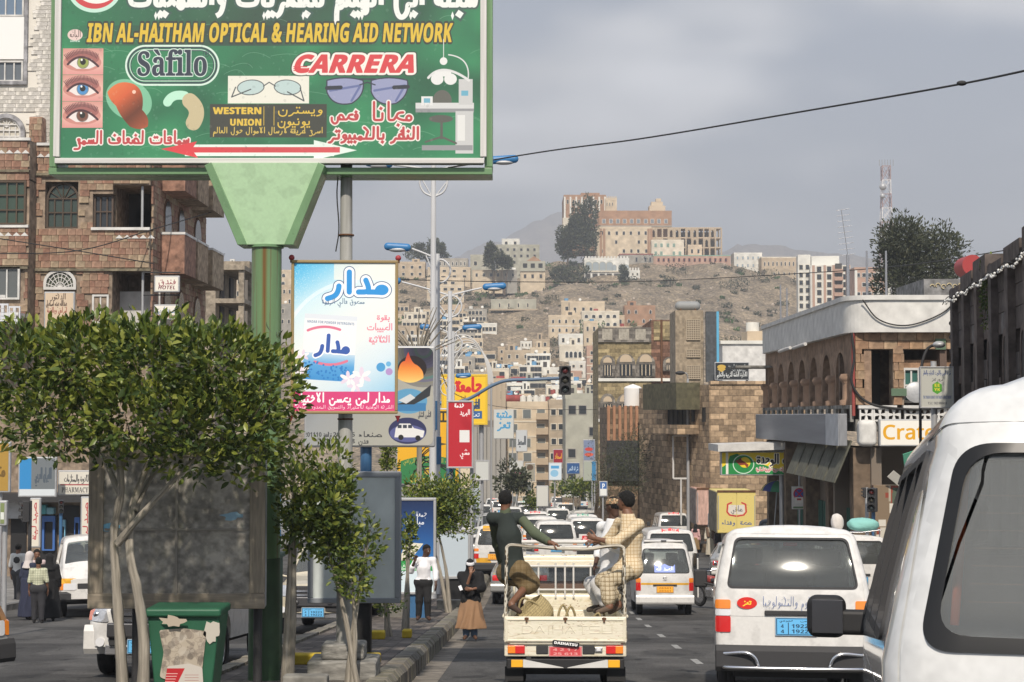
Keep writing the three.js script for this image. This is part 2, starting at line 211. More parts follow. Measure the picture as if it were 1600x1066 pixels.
// ---------------------------------------------------------------- the street: it drops away from the camera, levels out in the town, then the hill rises
const softKnee=(d,k,w)=>{const t=(d-k)/w;return t<-1?0:t>1?d-k:w*(t+1)*(t+1)/4;};
const G=(d)=>-0.077*d+0.034*softKnee(d,45,8)+0.030*softKnee(d,225,40);
const slope=(d)=>(G(d+0.5)-G(d-0.5));
const LAT=(lat,d)=>lat+0.0145*d; // metres across the street, measured from the line below the camera
const tops=[[-900,520],[-200,440],[250,440],[420,432],[560,428],[700,415],[780,428],[870,408],[1000,405],[1130,408],[1180,422],[1260,445],[1330,480],[1420,540],[1600,600],[2600,640]];
function interp(tab,x){if(x<=tab[0][0])return tab[0][1];for(let i=1;i<tab.length;i++)if(x<=tab[i][0])return lerp(tab[i-1][1],tab[i][1],(x-tab[i-1][0])/(tab[i][0]-tab[i-1][0]));return tab[tab.length-1][1];}
function H(x,d){
if(d<290)return G(d)-0.06;
const px=800+F*x/d,g0=G(290),top=EYE+(650-interp(tops,px))/F*650;
const t=clamp((d-290)/360),w=ss(d,300,420)*(1-ss(d,700,1000));
let h=lerp(g0,top,0.72*Math.pow(t,1.15)+0.28*sm(t));
if(d>650)h=lerp(top,g0+20,ss(d,665,900));
return h+w*((fbm(x/60,d/60,4,9)-0.5)*12+(fbm(x/11,d/11,3,19)-0.5)*2.4+(Math.abs(fbm(x/25+5,d/40,3,77)-0.5)-0.12)*7);
}
function hit(px,py,from=295){for(let d=from;d<720;d+=1.5){const[x,y]=at(px,py,d);if(y<=H(x,d))return d;}return 655;}
{
const ds=[];for(let d=-30;d<290;d+=d<60?6:12)ds.push(d);for(let d=290;d<720;d+=2.4)ds.push(d);for(let d=720;d<7000;d*=1.12)ds.push(d);
const n=320,pos=[],uv=[],idx=[];
ds.forEach((d,r)=>{for(let i=0;i<=n;i++){const u=i/n*2-1,x=(0.34*u+0.9*u*u*u*u*u)*(Math.max(d,0)+70)+0.03*d,y=H(x,d);pos.push(x,y,-d);uv.push(x,d);if(r&&i){const a=r*(n+1)+i,b=a-n-1;idx.push(b-1,b,a,b-1,a,a-1);}}});
const g=new THREE.BufferGeometry();g.setAttribute('position',new THREE.Float32BufferAttribute(pos,3));g.setAttribute('uv',new THREE.Float32BufferAttribute(uv,2));g.setIndex(idx);g.computeVertexNormals();
const earth=dataTex(768,38,(u,v)=>{const a=fbm(u*24,v*24,6,4,24),b=fbm(u*5,v*5,3,14,5),c=hash(u*768,v*768,3),rk=fbm(u*70,v*70,2,44,70),rock=ss(rk,0.6,0.72)*0.16-ss(rk,0.42,0.3)*0.14,scrub=ss(a*0.5+fbm(u*60,v*60,3,64,60)*0.5,0.55,0.66)*0.5;const t=0.64+0.3*(a-0.5)+0.3*(b-0.5)+0.1*(c-0.5)+rock;return[lerp(t,0.42,scrub),lerp(t*0.92,0.4,scrub),lerp(t*0.82,0.33,scrub)];});
structure('ground',g,M([0.57,0.54,0.475],1,{map:earth,bumpMap:far(earth,38),bumpScale:0.12}));
// the hazy mountains behind the town
const ridges=[[3600,[[480,440],[600,418],[690,404],[752,388],[800,360],[838,338],[872,330],[930,345],[1010,375],[1090,400],[1200,430]]],[2900,[[1020,430],[1090,402],[1130,388],[1168,376],[1200,381],[1250,396],[1320,404],[1400,408],[1500,414],[1640,430],[1900,470]]],[5600,[[-600,480],[100,445],[380,432],[600,430],[900,425],[1300,418],[1700,425],[2300,460]]]];
ridges.forEach(([D,tab],q)=>{
const p=[],u2=[],ix=[],m=150,k=26,a0=tab[0][0]-120,a1=tab[tab.length-1][0]+120;
for(let j=0;j<=k;j++)for(let i=0;i<=m;i++){
const px=lerp(a0,a1,i/m),top=EYE+(650-interp(tab,px))/F*D,v=j/k*2-1,s=Math.pow(1-Math.abs(v),1.25),d=D+v*900,x=(px-800)/F*D;
const nz=(fbm(x/170,d/170,5,5+q)-0.5)*110*(1-s*0.65)+(Math.abs(fbm(x/90,d/300,4,15+q)-0.5)-0.1)*-60;
p.push(x,-60+(top+60)*s+nz*ss(1-Math.abs(v),0,0.25),-d);u2.push(x/8,d/8);
if(i&&j){const a=j*(m+1)+i,b=a-m-1;ix.push(b-1,b,a,b-1,a,a-1);}
}
const mg=new THREE.BufferGeometry();mg.setAttribute('position',new THREE.Float32BufferAttribute(p,3));mg.setAttribute('uv',new THREE.Float32BufferAttribute(u2,2));mg.setIndex(ix);mg.computeVertexNormals();
structure('mountain',mg,M([0.28,0.235,0.2],1,{map:T.wornFar}));
});
}
// a strip laid along the street between two distances across it
function strip(l0,l1,d0,d1,lift,step=3,cols=1){
const p=[],u=[],ix=[],n=Math.max(1,Math.ceil((d1-d0)/step));
for(let i=0;i<=n;i++)for(let j=0;j<=cols;j++){const d=lerp(d0,d1,i/n),l=lerp(l0,l1,j/cols);p.push(LAT(l,d),G(d)+lift,-d);u.push(l,d);if(i&&j){const a=i*(cols+1)+j,b=a-cols-1;ix.push(b-1,b,a,b-1,a,a-1);}}
const g=new THREE.BufferGeometry();g.setAttribute('position',new THREE.Float32BufferAttribute(p,3));g.setAttribute('uv',new THREE.Float32BufferAttribute(u,2));g.setIndex(ix);g.computeVertexNormals();return g;
}
function slab(l0,l1,d0,d1,h,step=4){return merge([strip(l0,l1,d0,d1,h,step),...[[l0,-1],[l1,1]].map(([l])=>{const p=[],u=[],ix=[],n=Math.ceil((d1-d0)/step);for(let i=0;i<=n;i++){const d=lerp(d0,d1,i/n);for(const y of[-0.1,h]){p.push(LAT(l,d),G(d)+y,-d);u.push(d,y);}if(i){const a=i*2;ix.push(a-2,a-1,a,a-1,a+1,a);}}const g=new THREE.BufferGeometry();g.setAttribute('position',new THREE.Float32BufferAttribute(p,3));g.setAttribute('uv',new THREE.Float32BufferAttribute(u,2));g.setIndex(ix);g.computeVertexNormals();return g;})]);}
const asphalt=dataTex(768,9,(u,v)=>{const a=fbm(u*10,v*10,5,2,10),c=hash(u*1024,v*1024,9),cr=Math.abs(fbm(u*6,v*9,5,90,6)-0.5),patch=ss(fbm(u*4,v*4,3,190,4),0.5,0.56);const t=0.56+0.3*(a-0.5)+0.2*(c-0.5)-0.15*patch-(cr<0.005?0.25:0)+(c>0.985?0.2:0)-0.22*ss(vnoise(u*34,v*34,61,34,34),0.86,0.95)-0.1*ss(fbm(u*14,v*3,4,210,0),0.58,0.68);return[t,t*0.985,t*0.96];});
structure('road',strip(-14,9,-25,292,0,3,6),M([0.25,0.25,0.25],0.9,{map:asphalt,bumpMap:N.fine,bumpScale:0.006}));
structure('left_pavement',slab(-40,-14,-25,292,0.16),M([0.3,0.29,0.27],0.95,{map:T.concrete}));
structure('right_pavement',slab(9,60,-25,292,0.16),M([0.3,0.29,0.27],0.95,{map:T.concrete}));
{
const g=[];for(const[px,py]of[[1083,1031],[1052,1008],[1030,991],[1010,976],[1003,966],[1000,958]]){const d=F*1.8/(py-850);g.push(strip(2.42,2.53,d-0.55,d+0.55,0.006));}
structure('lane_marking',merge(g),M([0.42,0.42,0.4],0.85,{map:far(T.worn,0.7)}));
}
// ---------------------------------------------------------------- the median: kerb stones laid one by one, paving between them
const MED0=-4.05,MED1=-1.66,MEDH=0.27;
{
const pav=dataTex(512,1.6,(u,v)=>{const bx=u*8,by=v*8+(Math.floor(bx)%2?0.5:0),fx=bx%1,fy=by%1,e=fx<0.06||fy<0.06;const t=0.62+0.24*(hash(Math.floor(bx),Math.floor(by)%8,5)-0.5)+0.4*(fbm(u*8,v*8,5,6,8)-0.5)-(e?0.22:0);return[t,t*0.93,t*0.87];});
const med=structure('median',strip(MED0+0.2,MED1-0.24,13,120,MEDH-0.03),M([0.28,0.28,0.28],0.95,{map:pav,bumpMap:far(pav,1.6),bumpScale:0.01}));
const mats=[[0.27,0.245,0.2],[0.22,0.205,0.175],[0.31,0.285,0.225],[0.24,0.225,0.165]].map((c)=>M(c,0.95,{map:T.concrete,bumpMap:N.plasterBump,bumpScale:0.012})),q=rng(7);
const st=new RoundedBoxGeometry(0.26,MEDH+0.1,0.30,2,0.04),dip=exGeo([[-0.13,-0.05],[0.13,-0.05],[0.12,MEDH-0.07],[0.06,MEDH],[-0.13,MEDH]],0.285,0.01);dip.translate(0,0,-0.142);boxUV(flat(dip));
for(const[l,n,s]of[[MED1-0.12,175,1],[MED0+0.12,110,-1]])for(let i=0;i<n;i++){const d=13+i*0.31;const m=part(med,'kerb_stone',dip,mats[Math.floor(q()*4)],LAT(l,d)+(q()-0.5)*0.015,G(d)+(q()-0.5)*0.016,-d);m.rotation.set(-0.077,(s<0?Math.PI:0)+(q()-0.5)*0.05,(q()-0.5)*0.03);}
const far2=[];for(let d=67.5;d<118;d+=0.31)for(const[l,s]of[[MED1-0.12,0],[MED0+0.12,Math.PI]])far2.push(place(dip.clone(),LAT(l,d),G(d),-d,0,s,0));
tag(part(med,'kerb_stone',merge(far2),mats[0]),0,0,0,'stuff');
}
// litter and grit in the gutter
structure('gutter_dust',merge([strip(-1.68,-1.42,14,70,0.004),strip(-1.42,-1.3,20,33,0.004)]),M([0.27,0.24,0.2],1,{map:T.concrete}));
// ---------------------------------------------------------------- the hill town: every house stands on the hill where a ray through its foot meets it
const wallfar=(rgb)=>M(rgb.map((v)=>Math.min(0.86,v*1.12)),0.92,{map:T.plasterFar});
const HC={cream:wallfar([0.66,0.55,0.4]),pale:wallfar([0.72,0.66,0.54]),white:wallfar([0.78,0.76,0.7]),tan:wallfar([0.48,0.39,0.28]),sand:wallfar([0.56,0.45,0.32]),grey:wallfar([0.36,0.34,0.3]),greygreen:wallfar([0.44,0.43,0.35]),brown:wallfar([0.4,0.24,0.15]),pink:wallfar([0.5,0.33,0.25]),dark:wallfar([0.24,0.2,0.16]),yellow:wallfar([0.6,0.5,0.3]),red:M([0.35,0.06,0.05],0.8,{map:T.wornFar}),slate:M([0.2,0.21,0.22],0.8),green:M([0.25,0.42,0.33],0.8),blue:M([0.12,0.3,0.5],0.7)};
const UB=boxGeo(1,1,1),UC=new THREE.CylinderGeometry(0.5,0.5,1,14),archUnit=exGeo(archPts(1,1.5,0,-0.75),1),US=new THREE.SphereGeometry(0.5,12,8);
archUnit.translate(0,0,-0.5);
function ub(parent,name,mat,w,h,d,x,y,z,geo=UB){const m=part(parent,name,geo,mat,x,y,z);m.scale.set(w,h,d);return m;}
// rows x cols of windows on a wall w by h (front face at z): each a surround with its pane let in
function windows(t,w,h,z,rows,cols,o={}){
const sx=w/cols,sy=h/rows,ww=Math.min(o.ww??sx*0.3,1.2),wh=Math.min(o.wh??sy*0.37,1.5),q=rng((o.seed??1)*77+rows*13+cols);
for(let r=0;r<rows;r++)for(let c=0;c<cols;c++){if(q()<(o.skip??0.08))continue;const x=(c-(cols-1)/2)*sx+(q()-0.5)*0.1*sx,y=h*0.04+(r+0.5)*sy;if(o.arch){const f=ub(t,'window',o.frame??HC.white,ww*1.25,wh*0.78,0.16,x,y,z,archUnit);const p=part(f,'pane',archUnit,o.pane??K.window,0,-0.02,0.3);p.scale.set(0.78,0.86,1);}else{const f=ub(t,'window',o.frame??HC.pale,ww+0.25,wh+0.25,0.14,x,y,z);const p=part(f,'pane',UB,o.pane??K.window,0,0,0.35);p.scale.set(ww/(ww+0.25),wh/(wh+0.25),1);}}
}
const tankMats=[K.galv,HC.white,HC.red,HC.blue];
// a house by its outline in the photograph; k: { rows, cols, arch, roof, extras }
function house(name,label,x0,x1,yt,yb,mat,k={}){
const cx=(x0+x1)/2,d=k.d??hit(cx,yb),s=F/d,w=(x1-x0)/s,h=(yb-yt)/s,dp=k.depth??Math.max(5,Math.min(12,w*0.8)),[X0,Y0]=at(cx,yb,d),t=thing(name,label,k.cat??'house',[X0,Y0,-d-dp/2],k.turn??0,k.group),z=dp/2,q=rng(Math.round(cx*7+yt));
part(t,'wall',boxGeo(w,h+5,dp),mat,0,(h-5)/2,0);
const ph=Math.min(0.8,h*0.1);if(!k.noRoof){for(const[a,b,e,f]of[[w+0.1,0.18,0,z-0.07],[w+0.1,0.18,0,-z+0.07]])part(t,'parapet',boxGeo(a,ph,b),k.cap??mat,e,h+ph/2-0.02,f);for(const sx of[-1,1])part(t,'parapet',boxGeo(0.18,ph,dp-0.3),k.cap??mat,sx*(w/2-0.05),h+ph/2-0.02,0);}
if(k.rows)windows(t,w*0.94,h*0.96,z,k.rows,k.cols,{...k,seed:cx});
if(k.band)for(let r=1;r<k.rows;r++)ub(t,'floor_band',k.band,w+0.12,0.25,0.12,0,h*r/k.rows,z);
if(k.strips)for(let i=0;i<=k.strips;i++)ub(t,'pilaster',k.stripMat??HC.white,0.7,h,0.3,(i/k.strips-0.5)*(w-0.7),h/2,z+0.03);
if(k.battle)for(let i=0;i<k.battle;i++)ub(t,'battlement',mat,w/k.battle*0.55,0.9,0.6,((i+0.5)/k.battle-0.5)*w,h+0.9,z-0.3);
if(k.tank||(!k.noTank&&q()<0.45)){const m=tankMats[Math.floor(q()*4)];const n=ub(t,'water_tank',m,1.3,1.3,1.3,(q()-0.5)*w*0.6,h+0.65,0,UC);if(q()<0.4)n.rotation.z=Math.PI/2;}
if(!k.noTank&&q()<0.4&&w>4){const b=ub(t,'stair_head',mat,w*0.28,2.1,dp*0.4,(q()-0.5)*w*0.5,h+1.05,-dp*0.15);part(b,'door',UB,K.shutter,0,-0.1,0.5).scale.set(0.4,0.75,0.04);}
if(!k.noTank&&q()<0.35){const sd=ub(t,'satellite_dish',HC.white,0.9,0.9,0.25,(q()-0.5)*w*0.7,h+ph+0.5,z-0.4,US);sd.rotation.x=-0.5;}
if(k.door)ub(t,'door',K.shutter,1.1,2.1,0.1,k.door*w,1.05,z);
t.userData.dim=undefined;delete t.userData.dim;return Object.assign(t,{W:w,Hh:h,Z:z,D:d});
}
// the big buildings on the crest
{
let t=house('hotel_block','brown tower block with white vertical strips on top of the hill',881,947,307,372,HC.brown,{rows:4,cols:7,d:655,strips:7,depth:24,cat:'building',noTank:1,skip:0.3});ub(t,'roof_terrace',HC.brown,t.W*0.45,2,10,t.W*0.15,t.Hh+1.5,0);ub(t,'white_base',HC.pale,t.W*0.34,6,0.6,-t.W*0.36,5,t.Z+0.2);
house('hotel_block','cream block with battlements and arches beside the brown hilltop tower',946,964,312,340,HC.cream,{rows:2,cols:4,d:652,arch:1,battle:6,depth:12,cat:'building',noTank:1});
t=house('long_building','long brown building with a continuous row of windows on the hilltop',935,1050,332,372,HC.brown,{rows:1,cols:10,d:648,depth:16,cat:'building',noTank:1,skip:0,ww:2.2,wh:1.9,frame:HC.white,pane:M([0.2,0.23,0.26],0.2)});for(const c of t.children.filter((c)=>c.name==='window'))c.position.y=t.Hh*0.66;ub(t,'ledge',HC.grey,t.W,0.5,1,0,t.Hh*0.46,t.Z+0.3);ub(t,'dome_block',HC.cream,t.W*0.22,3.4,6,t.W*0.32,t.Hh+1.7,0);for(const[x,w,y]of[[0.32,0.16,4.3],[0.34,0.07,5.6]])ub(t,'turret',HC.cream,t.W*w,1.5,4,t.W*x,t.Hh+y,0);
t=house('apartment_building','cream three-storey building under the long brown hilltop building',932,1018,357,401,HC.cream,{rows:3,cols:7,d:640,depth:10,cat:'building',noTank:1,skip:0.25,frame:HC.pale});for(const x of[-0.42,-0.36,0.45,0.5])ub(t,'pilaster',HC.brown,0.9,t.Hh,0.3,x*t.W,t.Hh/2,t.Z+0.02);
// the unfinished frame: slabs, columns and arched infill
{const d=645,s=F/d,[x,y]=at(1072,402,d),w=111/s,h=46/s,u=thing('unfinished_building','unfinished brown concrete frame with open arches right of the hilltop hotel','building',[x,y,-d]);for(let r=0;r<=3;r++)ub(u,'floor_slab',HC.sand,w,0.5,9,0,r*h/3,-4.5);for(let i=0;i<=12;i++)for(const z of[0,-8.6])ub(u,'column',HC.tan,0.6,h,0.5,(i/12-0.5)*w,h/2,z);for(let r=1;r<3;r++)for(let i=0;i<12;i++)if((i+r)%4!==3&&(i%3!==2)){const g=exGeo([[-0.5,0],[0.5,0],[0.5,1],[-0.5,1]],1,0,[archPts(0.62,0.82,0,0.001)]);g.translate(0,0,-0.5);const m=part(u,'arch_wall',g,HC.tan,((i+0.5)/12-0.5)*w,r*h/3+0.25,-0.05);m.scale.set(w/12-0.6,h/3-0.5,0.35);}ub(u,'back_wall',HC.dark,w*0.9,h*0.9,0.4,0,h*0.48,-8);ub(u,'foundation',HC.tan,w,6,9,0,-3.2,-4.5);}
house('house','pale green and cream house with arched parapet below the unfinished frame',1018,1069,377,403,HC.pale,{rows:2,cols:5,d:636,frame:HC.green,pane:M([0.2,0.3,0.26],0.5),noTank:1});
house('house','low building with a red roof and grey shutters on the hilltop',968,1021,398,414,HC.grey,{rows:1,cols:7,d:630,cap:HC.red,frame:HC.slate,noTank:1,wh:1.6});
house('shop_row','row of low red and pink shops along the hilltop edge',1021,1142,400,413,HC.pink,{rows:1,cols:14,d:629,cap:HC.green,frame:HC.red,noTank:1,cat:'building',skip:0.2});
house('house','small white gabled house in front of the unfinished frame',1075,1097,384,402,HC.cream,{rows:1,cols:2,d:638,noTank:1});
t=house('hall','white two-storey hall with large arched windows below the hilltop',913,983,406,437,HC.white,{d:612,cat:'building',noTank:1,battle:14});for(let i=0;i<7;i++){const f=ub(t,'window',HC.greygreen,i>3?1.7:2.6,i>3?1.6:2.3,0.2,(i>3?0.17+(i-4)*0.14:-0.4+i*0.155)*t.W,t.Hh*(i>3?0.6:0.68),t.Z,archUnit);const p=part(f,'pane',archUnit,M([0.35,0.4,0.42],0.25),0,-0.02,0.4);p.scale.set(0.85,0.9,1);}for(let i=0;i<6;i++){const f=ub(t,'window',HC.grey,2,1.7,0.15,(-0.42+i*0.16)*t.W,t.Hh*0.2,t.Z);part(f,'pane',UB,K.shutter,0,0,0.4).scale.set(0.85,0.85,1);}ub(t,'ledge',HC.pale,t.W,0.5,0.8,0,t.Hh*0.42,t.Z);
t=house('watch_house','small white lookout house with battlements right of the white hall',978,1000,424,443,HC.white,{rows:2,cols:3,d:604,battle:5,noTank:1});
house('house','tall grey-green building with paired windows on the ridge at left',775,843,385,416,HC.greygreen,{rows:3,cols:6,d:640,noTank:1,frame:HC.grey,cat:'building'});house('house','white roof-top room on the grey-green ridge building',784,812,374,386,HC.white,{rows:1,cols:2,d:642,noTank:1});
t=house('house','half built house, grey blockwork above cream plaster, on the ridge',813,852,424,440,HC.cream,{rows:1,cols:3,d:598,noTank:1,frame:HC.sand});ub(t,'upper_wall',HC.greygreen,t.W,t.Hh,8,0,t.Hh*1.5,0);for(let i=-1;i<=1;i++)ub(t,'opening',K.black,1.5,1.6,0.1,i*t.W*0.31,t.Hh*1.55,4.0);{const r=new THREE.Mesh(exGeo([[-3.4,0],[3.4,0],[0,2.3]],6));const g=part(t,'gable_roof',r.geometry,HC.brown,0.5,t.Hh*2,-7);}
house('house','long low cream house with three dark windows on the ridge',738,785,423,437,HC.cream,{rows:1,cols:4,d:600,noTank:1,cap:HC.tan});house('house','low grey house right of the long cream house on the ridge',785,808,423,437,HC.grey,{rows:1,cols:2,d:598});
house('house','rough tan house without parapet at the left of the ridge',735,767,400,424,HC.greygreen,{rows:1,cols:2,d:615,noTank:1});house('house','grey house with a row of white window frames behind the lamp post',683,731,405,420,HC.grey,{rows:1,cols:7,d:618,frame:HC.white,noTank:1});
house('house','cream house with wide dark openings under the grey ridge house',668,735,419,437,HC.cream,{rows:2,cols:4,d:606,frame:HC.pale,noTank:1,ww:1.9});house('house','cream four-storey house on the steep slope behind the lamp posts',667,725,437,478,HC.cream,{rows:4,cols:5,d:560,ww:1.4,band:HC.pale});house('house','sand house with a red door at the far left of the ridge',622,664,412,446,HC.sand,{rows:3,cols:3,d:606});
t=house('house','wide unfinished grey house with a dark balcony on the open slope',767,838,469,486,HC.greygreen,{rows:1,cols:9,noTank:1,skip:0.3});ub(t,'balcony',HC.tan,t.W+1,0.5,2,0,0.3,t.Z+1);ub(t,'lower_wall',HC.tan,t.W,5,8,0,-2.4,0.5);
}
// houses stepping up the slope above the street: [x0, x1, top, foot, colour, rows, columns, label, options]
const SLOPE=[
[857,913,495,524,'cream',2,5,'cream house with two arched windows and a white balcony, mid-slope',{arch:1,band:HC.white}],[873,911,523,541,'white',1,3,'white house with three small square windows below the cream balcony house',{}],[874,911,541,568,'pale',1,5,'pale house with five little arched windows, left of the yellow stone building',{arch:1,ww:0.8}],[832,859,531,546,'tan',1,2,'tan house with a red shed in front, left of the white square-windowed house',{}],[813,831,534,545,'white',1,3,'little white house with three dark doors on the bare slope',{}],
[778,789,544,567,'sand',2,1,'narrow sand tower house at the left of the lower slope',{}],[788,829,550,580,'tan',2,3,'tan house with blue tanks right of the narrow tower house',{tank:1}],[829,859,545,570,'cream',2,2,'pale cream house behind a dark red wall, mid-slope',{}],[782,815,570,582,'white',1,4,'low white house with four windows above the traffic light arm',{}],[825,879,575,588,'white',1,6,'long white house under a blue awning left of the traffic light',{}],[853,878,603,621,'white',1,3,'white house half hidden behind the traffic light',{}],[890,915,567,600,'white',3,2,'white three-storey house right of the traffic light',{}],
[917,935,545,610,'pink',5,1,'tall stack of pinkish terraces beside the yellow stone building',{band:HC.pale}],[890,945,473,497,'cream',1,4,'cream house with a white roof shed high on the slope',{}],[909,968,488,514,'pale',2,5,'pale house with arched upper windows behind the yellow stone building',{arch:1,ww:1}],[976,1024,480,510,'brown',2,4,'red brick house with arched windows left of the stair tower',{arch:1}],[912,934,505,542,'cream',2,2,'cream house with tall windows at the edge of the yellow stone building',{}],[877,893,472,495,'cream',1,1,'narrow cream house topped by a red tank, high on the slope',{tank:1}],[940,976,494,512,'sand',1,3,'sand house between the cream house and the red brick house',{}],
[352,470,424,450,'cream',2,7,'long cream house with arched windows seen beside the green post',{arch:1,d:590}],[353,378,413,425,'white',1,1,'white roof house with an orange tiled roof behind the long cream house',{cap:M([0.55,0.16,0.07],0.8),d:600}],[360,394,458,480,'cream',1,3,'cream house with blue-grey windows left of the green post',{d:520}],[357,382,480,522,'pink',3,3,'pinkish house with white window rails left of the green post',{d:470}],[438,458,448,480,'sand',2,2,'sand house between the green post and the blue poster',{d:520}],[436,457,478,512,'grey',2,2,'grey house between the green post and the blue poster',{d:480}],
[1147,1191,397,422,'white',2,5,'white house with a pale blue glazed top floor on the right ridge',{d:640,pane:M([0.3,0.38,0.45],0.2)}],[1190,1245,403,422,'sand',1,8,'long weathered sand building on the right ridge',{d:632,noTank:1,arch:1,cap:HC.pale,cat:'building'}],[1196,1247,422,446,'tan',2,6,'tan building under the long weathered building on the right ridge',{d:606,noTank:1}],
[620,668,512,545,'tan',2,3,'tan house behind the bare twigs at the left of the slope',{}],[700,742,560,590,'grey',2,3,'grey house seen through the white hoops',{}],[690,726,478,500,'sand',1,3,'sand house just below the cream four-storey house',{}],[640,690,548,578,'sand',2,3,'sand house between the fire poster and the white hoops',{}],[740,780,582,603,'tan',1,3,'tan house above the traffic light arm, left end',{}],[945,985,512,530,'cream',1,4,'cream house behind the yellow stone building',{}],
];
SLOPE.forEach(([x0,x1,yt,yb,c,rows,cols,label,o])=>house('house',label,x0,x1,yt,yb,HC[c],{rows,cols,...o}));
{ // small houses filling the foot of the hill: nothing tells them apart
const nice={cream:'cream',pale:'pale yellowish',tan:'tan',sand:'sand-coloured',white:'white',grey:'grey',pink:'pinkish',greygreen:'grey-green'},q=rng(91),cs=['cream','pale','tan','sand','white','grey','pink','greygreen','white','cream'];
for(let i=0;i<78;i++){const r=i/78,y=556+r*88+q()*10,x=lerp(694,940,q()),w=15+q()*24,h=11+q()*14;if(y<596&&x>855)continue;const cn=cs[Math.floor(q()*10)],st=`small ${nice[cn]} ${h > 17 ? 'two-storey' : 'one-storey'} flat-roofed house`;house('hillside_house',st+' crowded among others at the foot of the hill',x-w/2,x+w/2,y-h,y,HC[cn],{rows:h>17?2:1,cols:2+Math.floor(w/9),group:st+'s at the foot of the hill',ww:0.9,wh:1.1,skip:0.15});}
for(let i=0;i<58;i++){const y=i<26?445+q()*110:500+q()*95,x=i<26?lerp(280,640,q()):lerp(610,770,q()),w=18+q()*26,h=12+q()*16;const cn=cs[Math.floor(q()*10)],st=`small ${nice[cn]} ${h > 17 ? 'two-storey' : 'one-storey'} flat-roofed house`;house('hillside_house',st+' on the left slope behind the signs',x-w/2,x+w/2,y-h,y,HC[cn],{rows:h>17?2:1,cols:2+Math.floor(w/9),group:st+'s on the left slope',ww:0.9,wh:1.1});}
}
// the white tower of flats and the red brick flats to its right
{
const d=470,s=F/d,[x,y]=at(1290,500,d),w=62/s,h=86/s,t=thing('apartment_tower','white tower of flats with brown strips and balconies on the right slope','apartment building',[x+1.5,y,-d],-0.12);part(t,'wall',boxGeo(w,h+14,12),HC.white,0,h/2-7,-6);const lw=20/s;part(t,'side_wing',boxGeo(lw,h+17,9),HC.white,-w/2-lw*0.4,h/2-5,-9);ub(t,'roof_room',HC.white,w*0.7,3,6,-w*0.1,h+1.5,-7);
for(const px of[-0.42,-0.14,0.08,0.46])ub(t,'pilaster',HC.pink,0.7,h,0.25,px*w,h/2,0.02);for(let r=0;r<7;r++){const yy=h*(r+0.5)/7;for(const px of[-0.28,-0.03,0.37]){const f=ub(t,'window',HC.pale,1.5,1.7,0.14,px*w,yy,0);part(f,'pane',UB,K.window,0,0,0.4).scale.set(0.8,0.85,1);}const b=ub(t,'balcony',HC.pink,w*0.22,1.0,1.2,0.2*w,yy-0.6,0.5);part(b,'opening',UB,K.shutter,0,1.4,-0.38).scale.set(0.8,1.5,0.1);for(const q of[-0.25,0.25]){const f=ub(t,'window',HC.pale,1.2,1.5,0.14,-w/2-lw*0.4+q*lw,yy+1,-4.48);part(f,'pane',UB,K.window,0,0,0.4).scale.set(0.8,0.85,1);}}
house('apartment_building','red brick flats with white window frames right of the white tower',1336,1392,422,500,HC.pink,{rows:5,cols:6,d:440,frame:HC.white,depth:12,cat:'apartment building',strips:3,noTank:1,ww:0.9});
}
